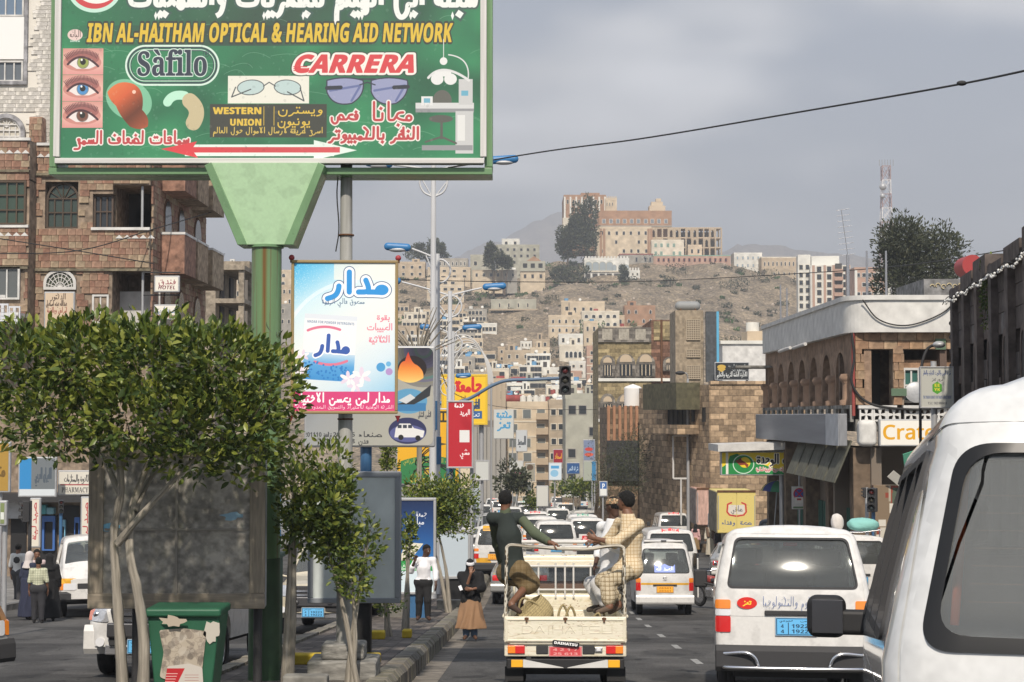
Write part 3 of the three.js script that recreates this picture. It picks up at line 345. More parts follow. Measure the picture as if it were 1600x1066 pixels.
// flats and blocks at the lower end of the street
{
let t=house('apartment_building','cream flats with small balconies behind the library sign',789,858,636,800,HC.cream,{rows:7,cols:3,d:262,depth:14,cat:'apartment building',band:HC.pale,ww:1.7,wh:1.3,frame:HC.pale,pane:M([0.16,0.18,0.18],0.3)});for(let r=1;r<7;r++)ub(t,'balcony',HC.sand,2.1,1,1.2,t.W*0.36,t.Hh*(r+0.35)/7,t.Z+0.6);
house('apartment_building','tan flats with narrow white windows right of the cream flats',858,884,633,800,HC.tan,{rows:7,cols:2,d:256,depth:14,cat:'apartment building',ww:0.7,frame:HC.pale});
house('apartment_building','grey blockwork building left of the yellow stone building',884,936,624,800,HC.greygreen,{rows:5,cols:3,d:236,depth:14,cat:'apartment building',frame:HC.grey,ww:1.0,skip:0.35});
house('apartment_building','plain tan block with vertical ribs behind the yellow university sign',752,790,600,790,HC.sand,{rows:5,cols:3,d:250,depth:12,cat:'building',strips:4,stripMat:HC.tan});house('apartment_building','dark ribbed block behind the blank sign panels',738,790,668,790,HC.dark,{rows:2,cols:5,d:205,depth:10,cat:'building',strips:6,stripMat:HC.grey,noTank:1});
for(const[x0,x1,yt,yb,d,m,l]of[[812,853,620,634,262,HC.white,0],[788,815,614,634,264,HC.red,1]]){const n=l?2:4;for(let i=0;i<n;i++){const w=(x1-x0)/n,[x,y]=at(x0+w*(i+0.5),yb+2,d+3),s=F/d,v=thing('roof_tank',l?'red water tank lying on the roof of the cream flats':'white upright water tank on the roof of the cream flats','water tank',[x,y,-d-3],0,l?'red roof tanks':'white roof tanks');const r=w/s/2,c=part(v,'barrel',new THREE.CylinderGeometry(r*0.9,r*0.92,(yb-yt)/s,18),m,0,(yb-yt)/s/2+0.3,0);if(l)c.rotation.z=Math.PI/2;const g=new B();for(const q of[-0.5,0.5])g.box(0.15,0.5,0.15,q*r,0.1,0);g.each('leg',K.rust,v);part(v,'lid',new THREE.CylinderGeometry(r*0.4,r*0.5,0.2,14),m,0,(yb-yt)/s+0.35,0);}}
for(const[x0,x1,y,d]of[[797,826,594,0],[862,880,606,0]]){const dd=hit((x0+x1)/2,y+8),s=F/dd,[x,yy]=at((x0+x1)/2,y,dd);const v=thing('fuel_tank',x0<800?'long red tank lying on a roof above the traffic light arm':'long red tank lying just left of the traffic light','tank',[x,yy,-dd]);const c=part(v,'barrel',new THREE.CapsuleGeometry(0.8,(x1-x0)/s-1.6,6,16),HC.red,0,0,0);c.rotation.z=Math.PI/2;const g=new B();for(const q of[-0.3,0.3])g.box(0.3,2.4,1.2,q*(x1-x0)/s,-1.2,0);g.each('cradle',HC.grey,v);}
}
// ---------------------------------------------------------------- walls laid stone by stone
const stoneCache={};
const stoneGeo=(w,h,d)=>stoneCache[[w,h,d]]??=(()=>{const b=Math.min(0.012,h*0.05);const g=exGeo(shapeOf([[-w/2+b,-h/2+b],[w/2-b,-h/2+b],[w/2-b,h/2-b],[-w/2+b,h/2-b]]),d,b);g.deleteAttribute('uv');return boxUV(g);})();
// faces +z of 'parent'; skip(x0, x1, y0, y1) leaves openings free; the largest 300 become parts, the rest one part of kind stuff
function stones(parent,x0,y0,z,w,h,course,len,mats,o={}){
const q=rng(o.seed??5),list=[];let row=0;
for(let y=0;y<h-course*0.4;y+=course,row++){let x=-(row%2)*len*0.5-q()*len*0.3;while(x<w){const L=Math.round((len*(0.7+0.6*q()))*20)/20,a=Math.max(0,x),b=Math.min(w,x+L);if(b-a>0.08&&!(o.skip?.(x0+a,x0+b,y0+y,y0+Math.min(h,y+course))))list.push([(a+b)/2,y+course/2,Math.round((b-a)*20)/20,Math.floor(q()*mats.length),(q()-0.5)*(o.jit??0.012)]);x+=L;}}
const rest=[];let n=o.count??0;
for(const[x,y,L,m,dz]of list){const g=stoneGeo(Math.max(0.05,L-0.008),Math.min(course,h)-0.008,o.depth??0.05),X0=x0+x,Y0=y0+y,Z0=z+dz;if(n<300){n++;const s=part(parent,o.name??'stone',g,mats[m],X0,Y0,Z0);if(o.turn){s.position.set(z+dz,Y0,-X0);s.rotation.y=o.turn;}}else{const c=mats[m].color,k=tint(g.clone(),c.r,c.g,c.b);place(k,X0,Y0,Z0);if(o.turn){place(k,-X0,-Y0,-Z0);place(k,z+dz,Y0,-X0,0,o.turn,0);}rest.push(k);}}
if(rest.length)tag(part(parent,o.name??'stone',merge(rest),stoneMix),0,0,0,'stuff');return n;
}
const stoneMix=M([1,1,1],0.93,{vertexColors:true,map:T.concrete,bumpMap:N.plasterBump,bumpScale:0.01});
const stoneMats=(list)=>list.map((c)=>M(c,0.93,{map:T.concrete,bumpMap:N.plasterBump,bumpScale:0.012}));
const PINK=stoneMats([[0.45,0.27,0.19],[0.5,0.31,0.22],[0.42,0.235,0.165],[0.5,0.37,0.25],[0.53,0.41,0.28],[0.44,0.29,0.2],[0.37,0.21,0.15]]),OCHRE=stoneMats([[0.5,0.32,0.19],[0.46,0.28,0.17],[0.55,0.39,0.25],[0.52,0.35,0.21],[0.47,0.31,0.2]]),DARKST=stoneMats([[0.14,0.115,0.105],[0.16,0.13,0.115],[0.19,0.15,0.13],[0.22,0.2,0.19],[0.13,0.11,0.1]]),WHITET=stoneMats([[0.82,0.79,0.72],[0.78,0.75,0.68],[0.84,0.81,0.75]]);
const mortar=M([0.4,0.31,0.23],0.95,{map:T.concrete});
const inRects=(rs)=>(a,b,c,d)=>rs.some(([x0,x1,y0,y1])=>b>x0+0.03&&a<x1-0.03&&d>y0+0.03&&c<y1-0.03);
function gridWindow(t,name,w,h,x,y,z,o={}){ // frame with bars and panes, set in an opening
const arch=o.arch,f=new B(),s=arch?exGeo(archPts(w,h,0,-h/2,0.1),0.1,0,[archPts(w-0.16,h-0.16,0,-h/2+0.08,0.1)]):exGeo(rrect(w,h,0.01),0.1,0,[rrect(w-0.14,h-0.14,0.01)]);f.add(s,0,0,-0.05);const n=o.bars??3,m=o.rails??2;for(let i=1;i<n;i++)f.box(0.05,h*(arch?0.62:0.94),0.05,(i/n-0.5)*w,arch?-h*0.17:0,0.0);for(let i=1;i<=m;i++)f.box(w*0.96,0.05,0.055,0,(i/(m+1)-0.5)*h*(arch?0.9:1),0.004);if(arch)for(let i=1;i<6;i++){const a=Math.PI*i/6;f.rod([0,h*0.12,0],[Math.cos(a)*w*0.46,h*0.12+Math.sin(a)*w*0.5,0],0.02);}
const fr=f.mesh(name,o.frame??K.rust,t);fr.position.set(x,y,z);const pane=arch?exGeo(archPts(w-0.1,h-0.1,0,-h/2+0.05,0.1),0.01):boxGeo(w-0.1,h-0.1,0.012);part(fr,'pane',pane,o.pane??K.window,0,0,-0.04);return fr;
}
// ---- the hotel on the left, front at d = 60
{
const D=60,s=F/D,px=(p)=>X(p,D),y=(p)=>Y(p,D),g0=G(D),t=thing('stone_hotel','brown stone hotel with arched windows and balconies on the left street corner','building',[0,0,-D]),xl=px(-70),xr=px(231),top=y(225);
const wallM=mortar,wb=new B();const xa=px(173),W0=(x0,x1,y0,y1,z=0,d=11)=>wb.box(x1-x0,y1-y0,d,(x0+x1)/2,(y0+y1)/2,z-d/2);
W0(xl,px(66),g0-1,top);W0(px(118),px(141),y(700),top);W0(px(66),px(118),y(357),y(284)-1.5+1.5,-0.45,10.5);W0(px(66),px(118),y(284),top);W0(px(66),px(118),y(700),y(357));W0(px(141),xa,y(303),top);W0(px(141),xa,y(700),y(357));W0(px(141),xa,y(357),y(303),-0.5,10);
W0(xa,xr,y(289),top);W0(xa,xr,y(421),y(357),0,11);W0(xa,xr,y(357),y(289),-2.6,8.4);W0(xa,xr,y(560),y(421),-2.6,8.4);W0(xa,xr,g0-1,y(560));W0(px(118),px(141),g0-1,y(700));W0(px(66),px(118),g0-1,y(700));W0(px(141),xa,g0-1,y(700));
wb.mesh('wall',wallM,t);
const holes=[[px(66),px(118),y(357),y(300)],[px(70),px(114),y(300),y(286)],[px(141),px(173),y(357),y(303)],[px(173),px(231),y(357),y(289)],[px(173),px(231),y(560),y(421)],[px(66),px(117),y(453),y(432)],[px(74),px(110),y(432),y(422)],[px(142),px(168),y(520),y(461)],[px(66),px(116),y(520),y(455)]];
let n=stones(t,px(52),y(520),0.0,xr-px(52),top-y(520),0.235,0.3,PINK,{skip:inRects(holes),seed:3});
const bay=new B();bay.box(px(52)-xl,y(287)-y(520)+0.1,0.9,(px(52)+xl)/2,(y(287)+y(520))/2,0.4);bay.box(px(52)-xl,top-y(287),0.9,(px(52)+xl)/2,(top+y(287))/2,0.4);bay.mesh('bay_wall',wallM,t);
const bh=[[px(-60),px(49),y(357),y(287)],[px(-60),px(40),y(520),y(420)]];n=stones(t,xl,y(520),0.86,px(52)-xl,top-y(520),0.235,0.3,PINK,{skip:inRects(bh),seed:4,count:n});
const tr=new B(),trim=(a,b,yy,z)=>tr.box(px(b)-px(a),0.1,0.14,(px(a)+px(b))/2,yy,z);trim(-70,53,y(224),0.9);trim(53,232,y(226),0.06);trim(-70,52,y(358),0.9);trim(140,232,y(358),0.08);tr.each('white_sill',K.whitePaint,t);const lg=new B();for(const yy of[273,422]){lg.box(xr-px(52)+0.15,0.09,0.16,(xr+px(52))/2,y(yy),0.06);lg.box(px(52)-xl,0.09,0.16,(px(52)+xl)/2,y(yy),0.9);}lg.each('ledge',stoneMats([[0.3,0.26,0.18]])[0],t);
const tri=shapeOf([[-0.14,0],[0.14,0],[0,0.13]]);const tg=exGeo(tri,0.03);for(const[a,b,yy,z]of[[-60,50,246,0.9],[53,70,246,0.06],[-60,50,373,0.9],[178,230,373,0.06]])for(let p=a;p<b;p+=12.5)part(t,'white_triangle',tg,K.whitePaint,px(p+6),y(yy),z);
gridWindow(t,'arched_window',px(118)-px(66),y(284)-y(357),(px(66)+px(118))/2,y(320.5),-0.2,{arch:1,bars:4,rails:2,frame:M([0.07,0.05,0.035],0.7),pane:P([0.05,0.07,0.06],0.25)});gridWindow(t,'window',px(172)-px(141),y(303)-y(357),(px(141)+px(172))/2,y(330),-0.2,{bars:3,rails:1,frame:M([0.08,0.055,0.04],0.7)});gridWindow(t,'window',px(48)-px(-40),y(288)-y(356),px(4),y(322),0.93,{bars:6,rails:2,frame:M([0.08,0.055,0.035],0.7),pane:P([0.05,0.08,0.06],0.3)});
gridWindow(t,'window',px(40)-px(-40),y(420)-y(470),px(0),y(446),0.93,{bars:4,rails:0,frame:K.whitePaint,pane:P([0.12,0.13,0.13],0.15)});gridWindow(t,'window',px(168)-px(142),y(461)-y(506),px(155),y(483),0.0,{bars:2,rails:0,frame:K.whitePaint,pane:P([0.1,0.11,0.11],0.15)});
{const w=px(117)-px(66),h=y(421)-y(453),f=new B(),c=[(px(66)+px(117))/2,y(453)];f.add(exGeo(archPts(w,h,0,0,-0.15),0.08,0,[archPts(w-0.2,h-0.2,0,0.1,-0.15)]),0,0,0.02);for(let i=1;i<9;i++){const a=Math.PI*i/9;f.rod([0,0.05,0.05],[Math.cos(a)*w*0.46,Math.sin(a)*h*0.9,0.05],0.016);}for(const r of[0.35,0.6,0.8]){const p=[];for(let i=0;i<=12;i++){const a=Math.PI*i/12;p.push([Math.cos(a)*w*0.46*r,0.04+Math.sin(a)*h*0.9*r,0.05]);}f.tube(p,0.016,24,5);}const m=f.mesh('fanlight',K.whitePaint,t);m.position.set(c[0],c[1],0);part(m,'pane',exGeo(archPts(w-0.1,h-0.1,0,0.02,-0.15),0.02),P([0.07,0.08,0.05],0.3));}
// balconies: corner recess with its post, and the ones stepping back along the side
const po=new B();po.rod([px(217),y(357),-0.2],[px(217),y(290),-0.2],0.05);po.rod([px(219),y(520),-0.2],[px(219),y(421),-0.2],0.05);po.each('balcony_post',K.galv,t);const dr=new B();dr.box(0.9,2.1,0.06,px(188),y(357)+0.75,-2.55);dr.box(1.1,1.2,0.06,px(207),y(340),-2.55);dr.each('balcony_door',K.shutter,t);const ws=new B();ws.box(1.5,1.4,0.05,px(205),y(482),-1.2);ws.mesh('white_screen',K.whitePaint,t);
const sideM=PINK[5],sp=[[1.6,2.2],[4.2,2.2],[7.4,2.6]];for(const yy of[[357,422],[205,289]])sp.forEach(([dd,w],i)=>{const b=part(t,'side_balcony',boxGeo(0.95,y(yy[0])-y(yy[1]),w),PINK[(i+2)%7],xr+0.475,(y(yy[0])+y(yy[1]))/2,-dd-w/2);part(b,'white_sill',boxGeo(1.0,0.09,w+0.05),K.whitePaint,0,(y(yy[0])-y(yy[1]))/2,0);});for(const yy of[330,470])sp.forEach(([dd,w])=>{const f=part(t,'arched_window',exGeo(archPts(w*0.6,1.6,0,-0.8,0.1),0.08).rotateY(Math.PI/2),K.rust,xr+0.02,y(yy),-dd-w/2);part(f,'pane',exGeo(archPts(w*0.5,1.45,0,-0.75,0.1),0.08).rotateY(Math.PI/2),K.window,0.02,0,0);});
stones(t,0.2,y(520),xr+0.01,10.5,top-y(520),0.235,0.35,PINK,{turn:Math.PI/2,seed:8,count:300});
const rails=new B();for(const p of[[240,282,427],[240,282,462],[236,282,495]])rails.rod([px(225),y(p[2]),0.3],[px(p[1]),y(p[2]),0.3],0.025);rails.each('sign_rail',K.dark,t);
// ground floor shops
const sh=new B();sh.box(px(140)-xl,0.3,1.2,(px(140)+xl)/2,y(776),0.6);sh.mesh('shop_canopy',K.dark,t);const ol=[[66,92,805,900],[96,126,790,900],[20,44,790,900],[140,165,790,900]];for(const[a,b,c,e]of ol){const f=part(t,'shop_opening',boxGeo(px(b)-px(a),y(c)-y(e),0.1),K.black,(px(a)+px(b))/2,(y(c)+y(e))/2,0.03);}for(const[a,b,c,e,m]of[[70,90,806,860,M([0.05,0.14,0.4],0.5)],[120,128,808,860,M([0.05,0.14,0.4],0.5)],[97,106,812,880,M([0.2,0.45,0.6],0.5)]]){const f=part(t,'kiosk_frame',exGeo(rrect(px(b)-px(a),y(c)-y(e),0.03),0.12,0,[rrect((px(b)-px(a))*0.66,(y(c)-y(e))*0.8,0.03,0,-0.08)]),m,(px(a)+px(b))/2,(y(c)+y(e))/2,0.08);}for(const[a,b,c,e,m]of[[66,78,788,803,M([0.1,0.4,0.45],0.6)],[78,90,792,803,M([0.25,0.5,0.6],0.6)]])part(t,'shop_goods',new RoundedBoxGeometry(px(b)-px(a),y(c)-y(e),0.3,2,0.05),m,(px(a)+px(b))/2,(y(c)+y(e))/2,0.2);ub(t,'air_conditioner',K.galv,0.9,0.6,0.5,px(22),y(796),0.3);
const br=new B();br.box(px(52)-px(-60),0.12,1.4,px(0),y(497),1.6);for(let i=0;i<4;i++){br.box(px(28)-px(0),0.1,0.08,px(i*17-30),y(470),2.2);}br.mesh('terrace_slab',K.whitePaint,t);
const lat=(x,yy,z,w,h)=>{const b=new B();b.add(exGeo(rrect(w,h,0.02),0.06,0,[...Array.from({length:12},(_,i)=>{const r=0.055,cx=(i%3-1)*w*0.26,cy=(Math.floor(i/3)-1.5)*h*0.21;return[[cx-r,cy-r],[cx+r,cy-r],[cx+r,cy+r],[cx-r,cy+r]];})]),x,yy,z);return b;};for(let i=0;i<6;i++)lat(px(-40+i*18),y(479)-i*0.09,2.25,0.4,0.62).mesh('lattice_panel',M([0.62,0.64,0.68],0.8),t);
}
// ---- the white tiled tower rising behind it
{
const D=66,px=(p)=>X(p,D),y=(p)=>Y(p,D),t=thing('white_tower','white tiled building rising above the stone hotel at top left','building',[0,0,-D]),b=new B();b.box(px(77)-px(-90),y(-60)-G(D),10,(px(77)+px(-90))/2,(y(-60)+G(D))/2,-5.05);b.mesh('wall',M([0.72,0.69,0.62],0.9),t);
stones(t,px(-40),y(226),-0.03,px(77)-px(-40),y(-20)-y(226),0.165,0.5,WHITET,{name:'tile',seed:12,depth:0.02,jit:0.002,skip:inRects([[px(-60),px(35),y(132),y(-40)],[px(-60),px(34),y(230),y(178)]])});
const gs=M([0.42,0.42,0.44],0.85,{map:T.concrete}),fr=new B();fr.box(0.14,y(-40)-y(132),0.16,px(33),(y(-40)+y(132))/2,0.02);fr.box(px(35)-px(-40),0.14,0.16,px(-2),y(130),0.022);fr.each('window_surround',gs,t);part(t,'white_panel',boxGeo(px(30)-px(-40),y(27)-y(93),0.1),M([0.8,0.8,0.78],0.6),px(-5),y(60),0.02);gridWindow(t,'window',px(29)-px(-29),y(95)-y(128),px(0),y(111.5),0,{bars:4,rails:0,frame:K.whitePaint,pane:P([0.14,0.16,0.18],0.1)});gridWindow(t,'window',px(29)-px(-29),y(-10)-y(26),px(0),y(8),0,{bars:4,rails:0,frame:K.whitePaint,pane:P([0.16,0.22,0.3],0.1)});
const w=px(34)-px(-26),h=y(178)-y(226);part(t,'arch_surround',exGeo(archPts(w,h,0,0,0),0.12,0,[archPts(w-0.34,h-0.17,0,0.001,0)]),gs,px(4),y(226),0);gridWindow(t,'arched_window',w-0.34,h-0.18,px(4),y(204),0,{arch:1,bars:5,rails:3,frame:K.whitePaint,pane:M([0.55,0.52,0.45],0.8)});const pr=new B();pr.box(px(66)-px(46),y(187)-y(226),0.5,px(56),y(206),0.3);pr.mesh('brown_pier',PINK[1],t);stones(t,px(46),y(226),0.55,px(66)-px(46),y(187)-y(226),0.24,0.22,PINK,{seed:31});
}
// ---- the bare concrete building behind the hotel
{
const D=92,px=(p)=>X(p,D),y=(p)=>Y(p,D),t=thing('concrete_building','bare grey concrete building with a dark open side, right of the hotel','building',[0,0,-D]),cm=M([0.42,0.36,0.28],0.95,{map:T.worn,bumpMap:N.plasterBump,bumpScale:0.03});const b=new B();b.box(px(335)-px(270),y(419)-G(D),7,(px(335)+px(270))/2,(y(419)+G(D))/2,-3.5);b.mesh('wall',cm,t);const sl=new B();for(const yy of[418,470,522])sl.box(1.6,0.25,7,px(335)+0.8,y(yy),-3.5);sl.each('floor_slab',cm,t);const co=new B();for(const z of[-0.3,-3.5,-6.8])co.box(0.3,y(419)-G(D),0.3,px(335)+1.4,(y(419)+G(D))/2,z);co.each('column',cm,t);const wn=new B();for(const z of[-1.8,-4.9])for(const yy of[445,497])wn.box(0.1,1.5,1.1,px(335)+0.05,y(yy),z);wn.each('opening',K.black,t);part(t,'roof_rubble',boxGeo(2,0.8,2),cm,px(342),y(409),-5);
const h=house('house','tan house behind the bare concrete building',352,380,430,470,HC.tan,{rows:2,cols:2,d:300,noTank:1});
}
// ---- the arcaded two-storey building on the right corner
{
const D=49,xc=X(1337,D),y=(p)=>Y(p,D),px=(p)=>X(p,D),g0=G(D)-0.3,t=thing('arcade_building','two-storey corner building with a white parapet, brown arcade and yellow lettered sign','building',[xc,0,-D]),L=17.2,W=12,rx=(p)=>px(p)-xc;
const white=M([0.78,0.77,0.73],0.85,{map:T.plaster}),yT=y(470),yB=y(520),par=rpoly([[0,0],[W,0],[W,-L],[0,-L]],0.9); // parapet: rounded corner
{const o=rpoly([[-0.25,0.35],[W,0.35],[W,-L],[-0.25,-L]].map(([a,b])=>[a,-b]),0.9),i=rpoly([[0.05,0.05],[W-0.3,0.05],[W-0.3,-L+0.3],[0.05,-L+0.3]].map(([a,b])=>[a,-b]),0.7);const g=exGeo(ringShape(o,i),yT-yB,0);g.rotateX(-Math.PI/2);g.scale(1,1,1);const gg=g.clone();gg.applyMatrix4(new THREE.Matrix4().makeScale(1,1,1));place(gg,0,yB,0);const p=gg.attributes.position;part(t,'parapet',gg,white);const lip=exGeo(ringShape(rpoly([[-0.32,0.42],[W,0.42],[W,-L],[-0.32,-L]].map(([a,b])=>[a,-b]),0.95),i),0.14,0);lip.rotateX(-Math.PI/2);place(lip,0,yT,0);part(t,'coping',lip,white);}
const rf=new B();rf.box(W,0.3,L,W/2,yB-0.12,-L/2);rf.box(W,0.35,L,W/2,y(665),-L/2);rf.each('floor_slab',K.concrete,t);
// front: piers, band, openings
const bandY=y(546),sillY=y(633);let n=stones(t,0,bandY,0,W,yB-bandY,0.25,0.45,OCHRE,{seed:21});const bw=new B();bw.box(W,yB-bandY,0.5,W/2,(yB+bandY)/2,-0.25);for(const[a,b]of[[1337,1351],[1396,1413],[1497,1530]])bw.box(rx(b)-rx(a),bandY-sillY,0.5,(rx(a)+rx(b))/2,(bandY+sillY)/2,-0.25);bw.mesh('wall',mortar,t);for(const[a,b]of[[1337,1351],[1396,1413]])n=stones(t,rx(a),sillY,0,rx(b)-rx(a),bandY-sillY,0.25,0.28,OCHRE,{seed:a,count:n});ub(t,'green_stone',M([0.1,0.16,0.1],0.8),0.3,0.32,0.06,rx(1470),y(538),0.08);ub(t,'green_stone',M([0.1,0.16,0.1],0.8),0.45,0.22,0.06,rx(1404),y(613),0.08);
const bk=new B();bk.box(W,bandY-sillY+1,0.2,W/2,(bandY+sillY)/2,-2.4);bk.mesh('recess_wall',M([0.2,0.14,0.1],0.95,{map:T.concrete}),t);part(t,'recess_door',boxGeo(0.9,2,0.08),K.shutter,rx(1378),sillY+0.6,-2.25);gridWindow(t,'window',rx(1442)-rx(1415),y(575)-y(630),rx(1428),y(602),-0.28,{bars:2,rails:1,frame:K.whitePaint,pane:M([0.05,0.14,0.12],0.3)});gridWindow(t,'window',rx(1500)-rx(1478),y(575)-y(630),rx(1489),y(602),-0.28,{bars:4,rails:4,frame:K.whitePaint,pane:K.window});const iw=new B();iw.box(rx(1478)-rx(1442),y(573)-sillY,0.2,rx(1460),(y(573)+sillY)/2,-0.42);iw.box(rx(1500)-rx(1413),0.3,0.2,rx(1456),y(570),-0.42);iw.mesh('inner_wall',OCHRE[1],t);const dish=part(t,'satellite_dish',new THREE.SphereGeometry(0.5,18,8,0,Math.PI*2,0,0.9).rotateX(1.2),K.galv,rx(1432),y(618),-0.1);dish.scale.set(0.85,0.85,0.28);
// pierced balustrade blocks
const bl=(()=>{const h=[];for(const[a,b]of[[-1,-1],[-1,1],[1,-1],[1,1]])h.push([[a*0.02,b*0.02],[a*0.15,b*0.05],[a*0.16,b*0.16],[a*0.05,b*0.15]].slice(),);const g=exGeo(shapeOf([[-0.2,-0.2],[0.2,-0.2],[0.2,0.2],[-0.2,0.2]]),0.1,0,h);return boxUV(flat(g));})();for(const[a,b]of[[1342,1398],[1412,1500]])for(let x=rx(a);x<rx(b);x+=0.405)part(t,'balustrade_block',bl,K.whitePaint,x+0.2,y(648),0.02);const cp=new B();for(const[a,b]of[[1340,1400],[1410,1500]])cp.box(rx(b)-rx(a),0.09,0.2,(rx(a)+rx(b))/2,y(636),0.06);cp.each('balustrade_rail',K.whitePaint,t);
const fascia=new B();fascia.rbox(rx(1368)-0.05,y(657)-y(698),0.5,0.15,rx(1352),y(677),0.2);fascia.mesh('corner_fascia',white,t);
{const w=rx(1520)-rx(1368),h=y(655)-y(697),tx=canvasTex(1024,256,(g,W2,H2)=>{g.fillStyle='#ece9df';g.fillRect(0,0,W2,H2);latin(g,'Crater',14,690,196,148,'#e0a41c',{style:'normal',font:'sans-serif',bold:7,halo:'#8a6a1c',haloW:4});});const b=part(t,'shop_sign',new RoundedBoxGeometry(w,h,0.22,2,0.02),K.galv,(rx(1368)+rx(1520))/2,y(676),0.4);part(b,'sign_face',faceUV(w-0.08,h-0.08),M([1,1,1],0.5,{map:tx}),0,0,0.112);}
// the arcade along the street
const arches=7,pit=(L-1.4)/arches,ht=bandY-sillY+0.1,hs=[];for(let i=0;i<arches;i++)hs.push(archPts(pit*0.62,ht*0.93,1.0+pit*(i+0.5),0.02,0.15));const ag=exGeo([[0,0],[L,0],[L,yB-sillY],[0,yB-sillY]],0.5,0,hs);ag.applyMatrix4(new THREE.Matrix4().makeBasis(V3(0,0,-1),V3(0,1,0),V3(1,0,0)));place(ag,-0.02,sillY,0);boxUV(flat(ag));part(t,'arcade_wall',boxUV(flat(ag)),M([0.38,0.26,0.18],0.95,{map:T.worn,bumpMap:N.plasterBump,bumpScale:0.03}));
for(let i=0;i<=arches;i++){const z=-(1.0+pit*i),c=new B();c.add(latheGeo([[0.3,0],[0.3,0.14],[0.22,0.18],[0.21,ht*0.38],[0.28,ht*0.42],[0.31,ht*0.48],[0.25,ht*0.54]],16),0.03,sillY,z);c.mesh('column',M([0.38,0.25,0.17],0.95,{map:T.worn}),t);}
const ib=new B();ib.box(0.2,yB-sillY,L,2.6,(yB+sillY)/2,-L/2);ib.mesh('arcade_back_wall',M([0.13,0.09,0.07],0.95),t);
for(let i=0;i<14;i++){const bw2=L/14-0.06,bg=exGeo(rrect(bw2,0.5,0.01),0.1,0,[rrect(bw2-0.3,0.28,0.02)]).rotateY(Math.PI/2);part(t,'balustrade_panel',bg,K.concrete,-0.15,y(640)-0.12,-(i+0.5)*L/14);}const sg=part(t,'blank_sign',new RoundedBoxGeometry(0.25,y(646)-y(697),L-0.4,2,0.03),M([0.3,0.31,0.33],0.7,{map:T.plaster}),-0.35,y(672),-L/2+0.1);part(sg,'white_end',boxGeo(0.26,y(646)-y(697)-0.02,2),M([0.6,0.62,0.64],0.7,{map:T.plaster}),-0.004,0,L/2-1.25);
part(t,'eave',boxGeo(1.6,0.08,2),K.concrete,-0.6,y(548),-L+0.4);const tb=new B();for(const z of[-6,-9])tb.rod([-0.4,y(524),z],[-0.4,y(526),z-2.4],0.06);tb.each('lamp_tube',K.whitePaint,t);
// ground floor: shutters and awnings in the shade
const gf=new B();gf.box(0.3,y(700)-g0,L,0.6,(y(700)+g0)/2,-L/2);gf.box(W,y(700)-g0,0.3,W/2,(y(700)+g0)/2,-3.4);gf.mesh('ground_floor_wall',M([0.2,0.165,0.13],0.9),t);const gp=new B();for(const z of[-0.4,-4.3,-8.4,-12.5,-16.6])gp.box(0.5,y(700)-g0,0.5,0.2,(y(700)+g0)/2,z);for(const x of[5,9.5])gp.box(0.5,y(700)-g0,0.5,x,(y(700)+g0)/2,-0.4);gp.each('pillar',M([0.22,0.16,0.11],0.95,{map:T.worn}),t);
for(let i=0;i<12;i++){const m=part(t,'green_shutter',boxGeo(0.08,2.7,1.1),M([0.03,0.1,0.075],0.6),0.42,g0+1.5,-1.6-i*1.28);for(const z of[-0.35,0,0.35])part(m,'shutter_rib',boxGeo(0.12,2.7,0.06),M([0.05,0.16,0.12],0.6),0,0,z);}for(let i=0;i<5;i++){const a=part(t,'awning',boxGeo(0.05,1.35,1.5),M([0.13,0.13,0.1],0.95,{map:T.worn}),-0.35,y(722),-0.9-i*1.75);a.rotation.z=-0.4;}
const pos=canvasTex(256,512,(g,w,h)=>{g.fillStyle='#8d7a63';g.fillRect(0,0,w,h);const q=rng(5);for(let i=0;i<60;i++){g.fillStyle=['#d9d2c2','#b9b09c','#e4ded0','#9a4a3a','#5d6a58'][Math.floor(q()*5)];g.fillRect(q()*w,q()*h,20+q()*50,20+q()*60);}});part(t,'poster_pillar',new THREE.BoxGeometry(1.2,3.4,0.3),M([0.8,0.8,0.8],0.9,{map:pos}),rx(1392),g0+2,0.2);part(t,'torn_awning',boxGeo(0.5,0.8,0.03),M([0.08,0.3,0.2],0.8),rx(1418),y(725),0.5).rotation.set(0.3,0.3,0.2);part(t,'torn_awning',boxGeo(0.5,0.26,0.03),M([0.6,0.58,0.52],0.8),rx(1393),y(747),0.6).rotation.set(0.4,0,-0.7);
const cab=new B();cab.tube([[0.15,yT,0.4],[0.6,y(500),0.42],[1.4,y(510),0.42],[2.5,y(490),0.42],[2.9,yT,0.42]],0.022,30,5);cab.tube([[3.3,yT,0.42],[4.1,y(492),0.42],[5,y(502),0.42],[6.4,y(490),0.42],[7.4,yT,0.42]],0.022,30,5);cab.tube([[-0.1,y(520),0.06],[-0.05,y(560),0.1],[-0.12,y(600),0.12],[0.3,y(628),0.14],[1.6,y(640),0.2],[3,y(634),0.2]],0.04,40,6);cab.each('cable',K.wire,t);const pp=new B();pp.rod([-0.06,y(520),0.03],[-0.06,y(650),0.03],0.05);pp.mesh('red_pipe',M([0.3,0.06,0.05],0.7),t);
}
